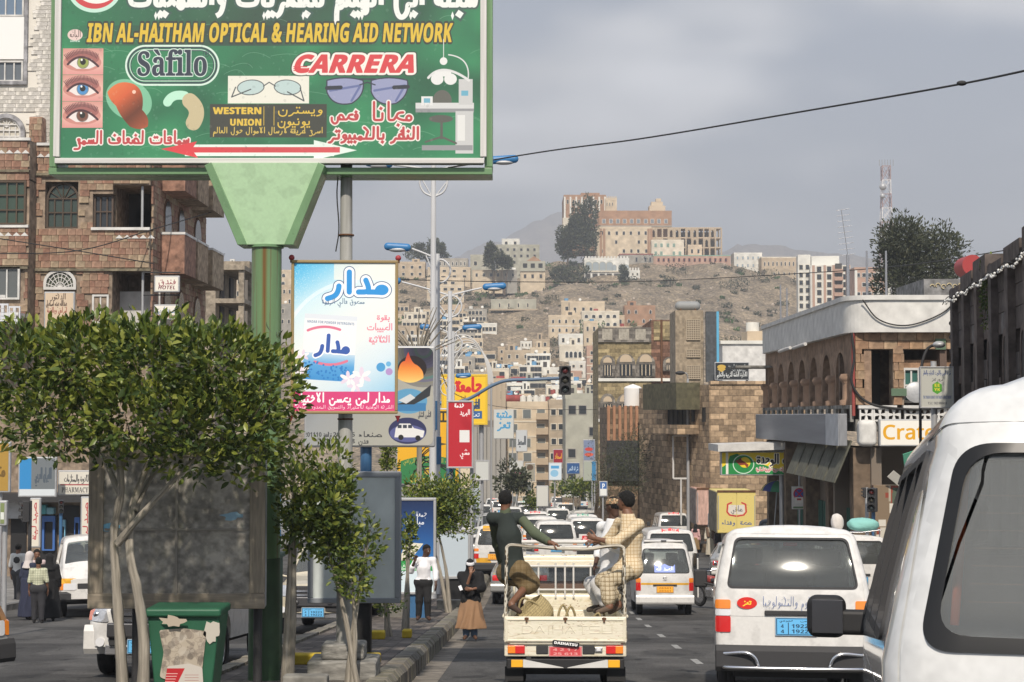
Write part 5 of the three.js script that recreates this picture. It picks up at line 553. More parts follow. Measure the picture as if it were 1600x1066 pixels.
// ---- the tall van close on the right
const TALL={keys:HI.keys.map((k)=>{const r=[...k];r[5]-=0.1;r[2]=k[2]>1.8?k[2]+0.38:k[2]+0.15;r[6]=k[6]+0.08;r[1]=k[1];return r;}),slant:0.3,beltRear:1.36,bulge:0.07,slantRange:1.6,rr:0.24,ns:44,crown:0.07,edge:0.16};
{
const t=thing('van','tall white van close beside the camera with black rear window frame','van'),car=new Car(TALL),up=(s)=>rpoly(s,0.12);
const ro=up([[-0.735,1.39],[0.735,1.39],[0.57,2.12],[-0.57,2.12]]),ri=up([[-0.675,1.445],[0.69,1.43],[0.535,2.085],[-0.535,2.085]]),rp=prismZ(ri,-0.4,0.9),fp=prismY(rpoly([[-0.7,4.28],[0.7,4.28],[0.62,3.72],[-0.62,3.72]],0.06),1.2,2.9);
const sides=hiaceSides.map(([a,b],i)=>prismX(rpoly(i===3?[[a,1.42],[b+0.22,1.42],[b+0.02,1.8],[b-0.3,2.1],[a,2.1]]:[[a+(i?0:0.12),1.42],[b,1.42],[b,2.1],[a+(i?0:0.3),2.1]],0.07)));
const pr=car.pane(rp),pf=car.pane(fp),ps=sides.map((s)=>car.pane(s)),gk=car.onSkin(prismZ(ringShape(ro,ri),-0.4,0.9),0.012,0.035);
const trim=hiaceSides.map(([a,b],i)=>car.onSkin(prismX(ringShape(rpoly([[a-0.02+(i?0:0.1),1.39],[b+0.03,1.39],[b+0.03,2.13],[a-0.02+(i?0:0.28),2.13]],0.08),rpoly([[a+0.02+(i?0:0.1),1.43],[b-0.01,1.43],[b-0.01,2.09],[a+0.02+(i?0:0.28),2.09]],0.07))),0.012,0.02));
car.open(rp).open(fp);sides.forEach((s)=>car.open(s));for(const s of[0.78,3.75])car.open(prismX(circlePts(s,0.3,0.42)));
car.groove(prismX(shapeOf([[0.1,1.19],[4,1.19],[4,1.2],[0.1,1.2]])),0.006);car.groove(prismZ(ringShape(rpoly([[-0.8,0.7],[0.8,0.7],[0.8,1.38],[0.64,2.2],[-0.64,2.2],[-0.8,1.38]],0.07),rpoly([[-0.792,0.708],[0.792,0.708],[0.792,1.38],[0.632,2.192],[-0.632,2.192],[-0.792,1.38]],0.065)),-0.4,1.1));
part(t,'body',skin(car.shell),P([0.74,0.75,0.74],0.28,{clearcoat:1,clearcoatRoughness:0.06,map:T.dust}));
const rw=part(t,'rear_window',pr,P([0.72,0.74,0.73],0.05,{transmission:0.9,thickness:0,clearcoat:0.6,clearcoatRoughness:0.05}));part(t,'window_gasket',gk,M([0.008,0.008,0.008],0.35));part(t,'windscreen',pf,K.glass);ps.forEach((g)=>part(t,'side_window',g,K.darkglass));trim.forEach((g)=>part(t,'window_trim',g,K.dark));
const ht=new B();for(let i=0;i<7;i++){const y=1.56+i*0.062;ht.box(1.12-i*0.02,0.003,0.002,0,y,-0.3*(y-1.36)+0.012);}ht.mesh('heater_lines',M([0.12,0.06,0.03],0.6),rw);
part(t,'seat_back',new RoundedBoxGeometry(1.4,0.75,0.16,3,0.07),K.seat,0,1.35,-1.0);seats([[1.9,3],[2.8,2],[3.5,2]],1.45,0.95).mesh('seats',K.seat,t);
part(t,'seat_belt',rodGeo([-0.5,2.1,-0.75],[-0.56,1.45,-0.7],0.018),M([0.5,0.08,0.01],0.7));
const m=new B();m.add(new RoundedBoxGeometry(0.215,0.235,0.12,4,0.058),-1.05,1.36,-3.55);m.rbox(0.2,0.14,0.08,0.03,-0.9,1.33,-3.54);const mm=m.mesh('wing_mirror',K.black,t);part(mm,'mirror_glass',new RoundedBoxGeometry(0.17,0.185,0.01,2,0.004),P([0.09,0.09,0.095],0.2,{metalness:0.7,roughnessMap:N.rough}),-1.045,1.36,-3.486);
const m2=new B();m2.add(new RoundedBoxGeometry(0.27,0.25,0.12,3,0.045),1.07,1.47,-3.55);m2.rod([0.84,1.36,-3.5],[0.98,1.4,-3.55],0.025);m2.mesh('wing_mirror',K.black,t);
for(const sx of[-1,1])part(t,'tail_lamp',car.onSkin(prismZ(rrect(0.18,0.4,0.03,sx*0.765,0.95),-0.2,0.12),0.012,0.02),K.redlens);
part(t,'rear_bumper',place(bumper(1.68,0.26,0.18),0,0.52,0.03),K.dark);addWheels(t,wheelGeos(0.34,0.2),[[-0.72,0.34,-0.78],[0.72,0.34,-0.78],[-0.72,0.34,-3.75],[0.72,0.34,-3.75]]);
const un=new B();un.box(1.3,0.2,4,0,0.44,-2.3);un.mesh('underbody',K.black,t);
park(t,1786,5.55,-0.188,0.03);
}
// ---- the small white van with a blue sticker
const EV={keys:[[0,0.36,1.76,0.68,0.7,0.55,0.98],[0.05,0.32,1.83,0.715,0.725,0.59,0.98],[0.25,0.3,1.86,0.725,0.738,0.62,0.98],[2.1,0.3,1.87,0.725,0.738,0.62,0.98],[2.35,0.3,1.82,0.725,0.738,0.6,0.98],[2.95,0.3,1.08,0.71,0.72,0.64,0.9],[3.2,0.32,0.95,0.7,0.7,0.62,0.85],[3.3,0.36,0.8,0.62,0.64,0.58,0.7]],slant:0.3,curve:0.18,beltRear:0.98,bulge:0.07,slantRange:1.1,rr:0.2,nose:0.1};
const evBlue=canvasTex(256,128,(g,w,h)=>{g.fillStyle='#2f63c9';g.fillRect(0,0,w,h);arabic(g,'الحمد لله',20,236,92,60,'#dce8ff',{weight:0.5});});
const signTex=(bg)=>canvasTex(128,48,(g,w,h)=>{g.fillStyle=bg;g.fillRect(0,0,w,h);arabic(g,'ماشاء الله',8,120,36,26,'#f7e8e0',{weight:0.5});});
const SIGN={red:M([1,1,1],0.5,{map:signTex('#d3202c')}),green:M([1,1,1],0.5,{map:signTex('#2a8f76')}),amber:M([1,1,1],0.5,{map:signTex('#e09628')})};
const plaqueGeo=(w,h)=>{const s=shapeOf([[-w/2,0],[w/2,0],[w/2,h],[w*0.4,h*0.72],[w*0.2,h*0.8],[0,h*1.05],[-w*0.2,h*0.8],[-w*0.4,h*0.72],[-w/2,h]]),g=exGeo(s,0.012),p=g.attributes.position,u=g.attributes.uv;for(let i=0;i<p.count;i++)u.setXY(i,p.getX(i)/w+0.5,p.getY(i)/h);return g;};
const every=thing('van','small white van with orange stripe, blue window sticker and sliding door ajar','van');
{
const t=every,car=new Car(EV),ro=rpoly([[-0.64,1.05],[0.64,1.05],[0.53,1.67],[-0.53,1.67]],0.09),ri=rpoly([[-0.62,1.07],[0.62,1.07],[0.512,1.652],[-0.512,1.652]],0.08),rp=prismZ(ri,-0.3,0.9),fp=prismY(rpoly([[-0.6,2.88],[0.6,2.88],[0.52,2.42],[-0.52,2.42]],0.05),1,2.4),sd=[[0.5,1.15],[1.2,2.0],[2.06,2.6]].map(([a,b],i)=>prismX(rpoly(i===2?[[a,1.05],[b,1.05],[b-0.3,1.66],[a,1.66]]:[[a,1.05],[b,1.05],[b,1.66],[a+(i?0:0.18),1.66]],0.06)));
const pr=car.pane(rp),pf=car.pane(fp),ps=sd.map((s)=>car.pane(s)),gk=car.onSkin(prismZ(ringShape(ro,ri),-0.3,0.9),0.005,0.03);car.open(rp).open(fp);sd.forEach((s)=>car.open(s));for(const s of[0.55,2.75])car.open(prismX(circlePts(s,0.26,0.33)));
car.groove(prismZ(ringShape(rpoly([[-0.66,0.5],[0.66,0.5],[0.68,1.0],[0.56,1.74],[-0.56,1.74],[-0.68,1.0]],0.06),rpoly([[-0.653,0.507],[0.653,0.507],[0.673,1],[0.553,1.733],[-0.553,1.733],[-0.673,1]],0.055)),-0.3,0.9));car.groove(prismZ(shapeOf([[-0.72,0.49],[0.72,0.49],[0.72,0.5],[-0.72,0.5]]),-0.3,0.4));
const stripe=car.onSkin(prismZ(rrect(1.2,0.05,0.01,0,0.79),-0.3,0.3),0.003,0.01);
part(t,'body',skin(car.shell),K.white);part(t,'rear_window',pr,K.glass);part(t,'window_gasket',gk,K.dark);part(t,'windscreen',pf,K.glass);ps.forEach((g)=>part(t,'side_window',g,K.darkglass));part(t,'stripe',stripe,K.yellowPaint);
for(const sx of[-1,1]){const L=part(t,'tail_lamp',car.onSkin(prismZ(rrect(0.12,0.2,0.02,sx*0.665,0.72),-0.2,0.1),0.01,0.02),K.redlens);part(L,'indicator_lens',car.onSkin(prismZ(rrect(0.12,0.11,0.02,sx*0.665,0.88),-0.2,0.1),0.01,0.02),K.amber);}
const hb=new B();hb.rbox(0.6,0.04,0.03,0.012,0,0.76,0.075);hb.mesh('tailgate_handle',K.dark,t);plate(t,plateMat.yellow,0,0.655,0.075,0,0.42,0.16);
const b1=part(t,'sticker',plaqueGeo(0.52,0.22),M([1,1,1],0.4,{map:evBlue}),0,1.07,0.03);b1.rotation.x=-0.4;
const em=new B();em.tube([[0.05,1.0,0],[-0.04,0.99,0],[-0.04,0.965,0],[0.04,0.955,0],[0.04,0.93,0],[-0.05,0.925,0]].map(([x,y])=>[x,y-0.04,0.078]),0.008,20,5);em.mesh('emblem',K.steel,t);
part(t,'spoiler',new RoundedBoxGeometry(1.0,0.05,0.2,2,0.02),K.white,0,1.85,-0.42);part(t,'brake_lamp',new RoundedBoxGeometry(0.14,0.03,0.03,1,0.01),K.black,0,1.86,-0.31);
seats([[1.3,2],[2.1,2]],1.25,0.5).mesh('seats',K.seat,t);part(t,'rear_bumper',place(bumper(1.44,0.2,0.1),0,0.4,0.03),K.white);
const dr=new B();dr.rbox(0.04,1.0,0.85,0.015,0,0,0);const door=dr.mesh('sliding_door',K.white,t);door.position.set(0.86,0.92,-1.0);door.rotation.y=0.06;part(door,'window',new RoundedBoxGeometry(0.044,0.4,0.7,1,0.01),K.window,0,0.42,0.02);
addWheels(t,wheelGeos(0.28,0.16),[[-0.62,0.28,-0.55],[0.62,0.28,-0.55],[-0.62,0.28,-2.75],[0.62,0.28,-2.75]]);const un=new B();un.box(1.1,0.16,2.9,0,0.36,-1.6);un.tube([[0.3,0.28,-0.8],[0.34,0.26,-0.1],[0.34,0.26,0.02]],0.025);un.mesh('underbody',K.black,t);
park(t,1038,42,-0.02);
}
// ---- a saloon, and a pickup seen from the front
const SD={keys:[[0,0.42,0.9,0.74,0.78,0.66,0.8],[0.06,0.36,0.96,0.79,0.82,0.7,0.8],[0.75,0.32,0.99,0.8,0.83,0.68,0.86],[1.35,0.32,1.37,0.8,0.83,0.58,0.9],[1.7,0.32,1.42,0.8,0.83,0.58,0.9],[2.5,0.32,1.4,0.8,0.83,0.58,0.9],[3.2,0.32,0.97,0.8,0.83,0.66,0.86],[4.1,0.34,0.82,0.78,0.8,0.62,0.72],[4.3,0.42,0.7,0.68,0.7,0.56,0.6]],bulge:0.08,beltRear:2,rr:0.12,nose:0.16};
function makeSaloon(label,paint,pl=plateMat.blue){
const t=thing('saloon_car',label,'car'),car=new Car(SD),rp=prismY(rpoly([[-0.6,0.86],[0.6,0.86],[0.52,1.3],[-0.52,1.3]],0.06),0.9,2),fp=prismY(rpoly([[-0.6,3.1],[0.6,3.1],[0.52,2.56],[-0.52,2.56]],0.06),0.9,2),sd=[[1.2,1.95],[2.02,2.9]].map(([a,b],i)=>prismX(rpoly(i?[[a,0.94],[b,0.94],[b-0.45,1.31],[a,1.31]]:[[a-0.1,0.94],[b,0.94],[b,1.31],[a+0.25,1.31]],0.05)));
const pr=car.pane(rp),pf=car.pane(fp),ps=sd.map((s)=>car.pane(s));car.open(rp).open(fp);sd.forEach((s)=>car.open(s));for(const s of[0.85,3.45])car.open(prismX(circlePts(s,0.29,0.36)));
part(t,'body',skin(car.shell),paint);part(t,'rear_window',pr,K.glass);part(t,'windscreen',pf,K.glass);ps.forEach((g)=>part(t,'side_window',g,K.darkglass));
for(const sx of[-1,1]){part(t,'tail_lamp',car.onSkin(prismZ(rrect(0.3,0.15,0.02,sx*0.62,0.76),-0.2,0.15),0.01,0.02),K.redlens);part(t,'headlight',car.onSkin(prismZ(rrect(0.32,0.14,0.03,sx*0.55,0.62),4,4.8),0.01,0.02),K.lens);}
part(t,'rear_bumper',place(bumper(1.62,0.2,0.12),0,0.48,0.03),paint);part(t,'front_bumper',place(bumper(1.6,0.2,0.14),0,0.46,-4.3,0,Math.PI),paint);plate(t,pl,0,0.7,0.09);seats([[1.6,2],[2.5,2]],1.3,0.34).mesh('seats',K.seat,t);
addWheels(t,wheelGeos(0.3,0.18),[[-0.7,0.3,-0.85],[0.7,0.3,-0.85],[-0.7,0.3,-3.45],[0.7,0.3,-3.45]]);const un=new B();un.box(1.2,0.16,3.8,0,0.36,-2.1);un.mesh('underbody',K.black,t);return t;
}
const PU={keys:[[0,0.5,1.06,0.8,0.83,0.8,0.9],[0.05,0.48,1.08,0.84,0.86,0.82,0.9],[1.9,0.48,1.1,0.84,0.87,0.82,0.95],[1.98,0.48,1.7,0.84,0.87,0.66,1.05],[2.2,0.48,1.76,0.84,0.87,0.66,1.05],[3.0,0.48,1.74,0.84,0.87,0.66,1.05],[3.75,0.48,1.16,0.84,0.87,0.74,1.0],[4.75,0.5,1.04,0.84,0.86,0.74,0.9],[4.95,0.46,0.98,0.8,0.82,0.7,0.8],[5.05,0.44,0.9,0.7,0.72,0.62,0.72]],bulge:0.02,beltRear:3,rr:0.12,nose:0.2,ns:40};
function makePickup(label,paint,pl){
const t=thing('pickup_truck',label,'pickup truck'),car=new Car(PU),rp=prismZ(rpoly([[-0.6,1.2],[0.6,1.2],[0.52,1.58],[-0.52,1.58]],0.06),1.6,2.4),fp=prismY(rpoly([[-0.66,3.68],[0.66,3.68],[0.57,3.06],[-0.57,3.06]],0.06),1.1,2.4),sd=[[2.15,2.6],[2.68,3.5]].map(([a,b],i)=>prismX(rpoly(i?[[a,1.14],[b,1.14],[b-0.5,1.62],[a,1.62]]:[[a,1.14],[b,1.14],[b,1.62],[a,1.62]],0.05)));
const pr=car.pane(rp),pf=car.pane(fp),ps=sd.map((s)=>car.pane(s));car.open(rp).open(fp);sd.forEach((s)=>car.open(s));for(const s of[1.0,4.15])car.open(prismX(circlePts(s,0.4,0.46)));
car.open(place(new THREE.BoxGeometry(1.46,1,1.7),0,1.2,-0.98));
const bf=(sh,up=0.01)=>car.onSkin(prismZ(sh,4.2,5.6),up,0.02);
for(const s of[2.02,2.62,3.62])car.groove(prismX(shapeOf([[s,0.6],[s+0.012,0.6],[s+0.012,1.66],[s,1.66]])));
part(t,'body',skin(car.shell),paint);part(t,'rear_window',pr,K.glass);part(t,'windscreen',pf,K.glass);ps.forEach((g)=>part(t,'side_window',g,K.darkglass));
const gr=part(t,'grille',bf(rpoly([[-0.44,0.74],[0.44,0.74],[0.5,0.97],[-0.5,0.97]],0.05),0.012),K.dark);for(const y of[0.79,0.87])part(gr,'grille_bar',bf(rrect(0.84,0.035,0.01,0,y),0.03),K.chrome);const ring=new B();ring.add(new THREE.TorusGeometry(0.07,0.012,6,20),0,0.86,-5.27);ring.add(new THREE.TorusGeometry(0.035,0.01,6,16),0,0.87,-5.27);ring.mesh('emblem',K.chrome,gr);
for(const sx of[-1,1]){
const h=part(t,'headlight',bf(rpoly([[sx*0.5,0.76],[sx*0.84,0.78],[sx*0.86,1.0],[sx*0.56,0.98]],0.05),0.016),P([0.6,0.61,0.63],0.08,{metalness:0.5,clearcoat:1}));part(h,'indicator_lens',bf(rpoly([[sx*0.78,0.78],[sx*0.88,0.79],[sx*0.88,1.0],[sx*0.82,0.99]],0.02),0.02),P([0.7,0.14,0.02],0.15,{clearcoat:1}));const bulb=new B();for(const[x,y,r]of[[0.6,0.87,0.05],[0.71,0.86,0.06]])bulb.add(new THREE.SphereGeometry(r,14,8),sx*x,y,-5.0);bulb.mesh('reflector',K.chrome,h);
part(t,'fog_lamp',new THREE.CylinderGeometry(0.06,0.06,0.05,18).rotateX(Math.PI/2),K.lens,sx*0.62,0.5,-5.16);part(t,'tail_lamp',car.onSkin(prismZ(rrect(0.12,0.34,0.02,sx*0.78,0.82),-0.2,0.15),0.01,0.02),K.redlens);
const mir=new B();mir.rbox(0.2,0.17,0.1,0.03,sx*1.02,1.2,-3.5);mir.rod([sx*0.8,1.12,-3.5],[sx*0.98,1.16,-3.5],0.02);mir.mesh('wing_mirror',paint,t);
}
const bm=part(t,'front_bumper',place(bumper(1.72,0.36,0.22),0,0.53,-4.98,0,Math.PI),paint);part(bm,'air_intake',new RoundedBoxGeometry(0.98,0.2,0.04,2,0.03),K.dark,0,0.55,-5.215);const bull=new B();bull.rbox(1.02,0.2,0.06,0.03,0,0.66,-5.26);for(const sx of[-1,1])bull.add(new THREE.CylinderGeometry(0.055,0.055,0.05,18).rotateX(Math.PI/2),sx*0.34,0.67,-5.3);bull.mesh('nudge_bar',M([0.1,0.1,0.105],0.35,{metalness:0.6}),t);for(const sx of[-1,1])part(t,'driving_lamp',new THREE.SphereGeometry(0.05,16,8),K.lens,sx*0.34,0.67,-5.305).scale.z=0.5;
plate(t,pl,0,0.45,-5.28,Math.PI,0.44,0.18);part(t,'skid_plate',new RoundedBoxGeometry(1.1,0.14,0.05,2,0.02),K.steel,0,0.4,-5.16);
seats([[2.5,2]],1.35,0.62).mesh('seats',K.seat,t);addWheels(t,wheelGeos(0.36,0.24),[[-0.74,0.36,-1.0],[0.74,0.36,-1.0],[-0.74,0.36,-4.15],[0.74,0.36,-4.15]]);const un=new B();un.box(1.1,0.2,4.4,0,0.46,-2.5);un.mesh('underbody',K.black,t);return t;
}
// a vehicle that faces us: its front stands at pixel px and distance d
function parkFacing(o,px,d,len,turn=0){o.rotation.order='YXZ';o.rotation.y=Math.PI+turn;const x=X(px,d),z=-d;o.position.set(x-Math.sin(turn)*len,G(d+len),z-Math.cos(turn)*len);o.rotation.x=-Math.atan(slope(d+len/2));o.position.y=G(d)+(G(d+len*Math.cos(turn))-G(d));return o;}
parkFacing(makePickup('white pickup truck facing the camera behind the tree trunks and green bin',K.white,plateMat.hilux),232,22.4,5.1,-0.03);
parkFacing(makePickup('cream pickup truck facing the camera, half hidden behind the median shrubs',P([0.6,0.54,0.4],0.35,{clearcoat:0.6,map:T.dust}),plateMat.blue),492,33.5,5.1,-0.03);
park(makeSaloon('dark silver saloon car just behind the left side of the open truck',P([0.3,0.3,0.29],0.35,{metalness:0.3,clearcoat:0.8})),812,47,-0.02);
const saloon2=makeSaloon('white saloon car with a pale blue plate beside the dark-leaved bush',K.white);park(saloon2,742,100);
// ---- copies of the van in the queue: [pixel, distance, sign colour, label]
const body=(o,m)=>{o.children.find((c)=>c.name==='body').material=m;return o;},drop=(o,...n)=>{for(const c of o.children.filter((c)=>n.includes(c.name)))o.remove(c);return o;};
const plain=(label)=>drop(copyOf(hiace,label,[0,0,0]),'script','oval_sticker','bumper_tube');
const creamy=P([0.66,0.64,0.58],0.36,{clearcoat:0.5,map:T.dust}),greyish=P([0.4,0.41,0.41],0.4,{clearcoat:0.5,map:T.dust});
const queue=[
[1048,53,'red','white van with a red roof sign directly in front of the small white van'],[1053,88,'red','white van with a red roof sign beside the woman at the pink box'],[1024,99,'green','white van with a green roof sign right of the man in the checked shirt'],
[868,66,'','white van seen above the hand of the man in the dark waistcoat'],[918,73,'','white van with a red sticker above the fist of the man in the checked shirt'],[911,83,'green','white van with a green roof sign between the two groups of truck passengers'],
[916,97,'','cream van with a plain roof behind the green signed van left of the capped man'],[872,107,'','white van with a bright reflection in its wide rear window in mid-queue'],[825,127,'','white van right beside the head of the man in the dark waistcoat'],
[818,163,'green','small distant van with a teal rear sign beyond the head in the truck'],[781,172,'amber','far white van left of the head of the man in the waistcoat'],[770,200,'red','farthest van with a red roof sign at the left of the queue'],
[871,214,'amber','far van with an amber roof sign left of the brown lorry'],[908,220,'amber','far van with an amber roof sign behind the brown lorry'],[968,130,'','pale van whose roof shows behind the cap of the man in white'],[770,86,'','dark grey van behind the yellow patched minibus'],[753,131,'','white van beside the median trees at the left of the queue'],[836,92,'red','white van with a red sign just right of the man in the waistcoat'],[798,114,'','white van partly hidden by the head of the waistcoat man'],[884,145,'amber','white van with an amber sign in the far middle of the queue'],[944,118,'','white van left of the patterned cap'],[1003,142,'green','far white van right of the checked shirt head'],[1066,104,'','white van behind the red signed van by the roadside'],[846,76,'','white van over the outstretched arm of the waistcoat man'],
];
queue.forEach(([px,d,sign,label],i)=>{const v=plain(label);tag(v,0,0,'vans queueing up the street');park(v,px,d,(hash(i,3)-0.5)*0.05);if(sign){const s=part(v,'roof_sign',plaqueGeo(0.55,0.2),SIGN[sign],0,1.86,-0.2);s.rotation.x=-0.5;}v.children.find((c)=>c.name==='rear_window').material=K.darkglass;if(i===6)body(v,creamy);if(i===15)body(v,greyish);if(i===4)part(v,'sticker',faceUV(0.5,0.24),SIGN.red,0,1.12,0.1);});
{
const mb=plain('white minibus with orange patches and an orange plate left of the open truck');park(mb,778,59,-0.03);const c=new Car(HI);
for(const s of[rpoly([[-0.75,0.62],[-0.2,0.62],[-0.3,0.86],[-0.78,0.86]],0.08),rpoly([[-0.55,1.8],[0.1,1.8],[0.1,1.98],[-0.55,1.98]],0.05),rpoly([[0.3,0.62],[0.8,0.62],[0.8,0.86],[0.3,0.86]],0.08)])part(mb,'colour_patch',c.onSkin(prismZ(s,-0.3,0.9),0.004,0.01),K.yellowPaint);
plate(mb,plateMat.yellow,-0.12,0.9,0.085,0,0.46,0.2);
const ml=plain('white minibus with an orange stripe standing by the group of people at the left');ml.rotation.order='YXZ';parkFacing(ml,150,41,4.6,0.28);
part(ml,'stripe',c.onSkin(prismX(shapeOf([[0.1,0.86],[4.7,0.8],[4.7,0.96],[0.1,1.0]])),0.004,0.01),K.yellowPaint);
const le=body(plain('grey minibus with a worn brown stripe cut off by the left edge'),greyish);parkFacing(le,-86,17.2,4.6,0.85);part(le,'stripe',c.onSkin(prismX(shapeOf([[0.1,0.78],[4.7,0.78],[4.7,0.98],[0.1,0.98]])),0.004,0.01),P([0.3,0.14,0.03],0.5,{map:T.worn}));
const rk=plain('white van with sacks on its roof rack behind the van with blue script');park(rk,1338,41,-0.1);const r=new B();for(const x of[-0.62,0.62])r.tube([[x,2.14,-0.3],[x,2.16,-1.5],[x,2.14,-3]],0.018,16,6);for(let i=0;i<8;i++)r.tube([[-0.62,2.14,-0.3-i*0.38],[0,2.07,-0.3-i*0.38],[0.62,2.14,-0.3-i*0.38]],0.014,10,5);for(const x of[-0.6,0.6])for(const z of[-0.4,-1.5,-2.8])r.rod([x,1.9,z],[x,2.14,z],0.014);r.mesh('roof_rack',K.steel,rk);rk.updateMatrixWorld(true);
const sack=(label,sx,sy,sz,x,z,rgb,cat,nm)=>{const g=new THREE.SphereGeometry(1,26,18),p=g.attributes.position;for(let i=0;i<p.count;i++){const v=V3(p.getX(i),p.getY(i),p.getZ(i)),k=1+0.22*(fbm(v.x*2+5,v.y*2+v.z*2,4,3)-0.5);p.setXYZ(i,v.x*sx*k,Math.sign(v.y)*Math.pow(Math.abs(v.y),0.8)*sy*k+sy,v.z*sz*k);}g.computeVertexNormals();const w=V3(x,2.1,z).applyMatrix4(rk.matrixWorld);return tag(part(scene,nm,g,M(rgb,0.8,{bumpMap:N.fine,bumpScale:0.01}),w.x,w.y,w.z),label,cat);};
sack('turquoise wrapped bundle on the roof rack of a white van',0.4,0.17,0.35,0.25,-1.0,[0.25,0.55,0.5],'bundle','bundle');sack('small white sack standing on the roof rack beside the turquoise bundle',0.16,0.22,0.16,-0.4,-0.8,[0.7,0.66,0.62],'sack','sack');
park(body(plain('dark van parked in the shade under the bank sign'),P([0.06,0.065,0.075],0.4)),1212,70,-0.2);
const s3=park(copyOf(saloon2,'white saloon car between the waistcoat man and the median bush',[0,0,0]),758,80),s4=park(body(copyOf(saloon2,'silver saloon car beside the median bush at the left of the queue',[0,0,0]),greyish),745,112),gs=copyOf(saloon2,'grey saloon car parked beside the yellow delivery box',[0,0,0]);body(gs,P([0.36,0.36,0.35],0.35,{metalness:0.3,clearcoat:0.8}));park(gs,1148,57,-0.1);
}
// ---- a brown lorry far up the queue
{
const t=thing('lorry','brown lorry with patterned tailboard far up the queue of vans','lorry'),b=new B();b.box(2.2,1.1,0.06,0,1.55,0);b.box(0.06,1.1,4.5,-1.1,1.55,-2.25);b.box(0.06,1.1,4.5,1.1,1.55,-2.25);b.box(2.2,0.1,4.5,0,0.98,-2.25);b.mesh('cargo_box',M([0.24,0.19,0.13],0.9,{map:T.worn}),t);const p=new B();for(const x of[-0.8,-0.27,0.27,0.8])p.add(new THREE.TorusGeometry(0.16,0.03,5,16),x,1.55,0.05);p.each('painted_ring',K.rust,t);const c=new B();c.rbox(2.1,1.5,1.6,0.15,0,1.6,-5.5);c.mesh('cab',K.whitePaint,t);addWheels(t,wheelGeos(0.45,0.28),[[-0.85,0.45,-1],[0.85,0.45,-1],[-0.85,0.45,-5.3],[0.85,0.45,-5.3]]);park(t,893,205);
}
park(hiace,1237,18.4,-0.115);
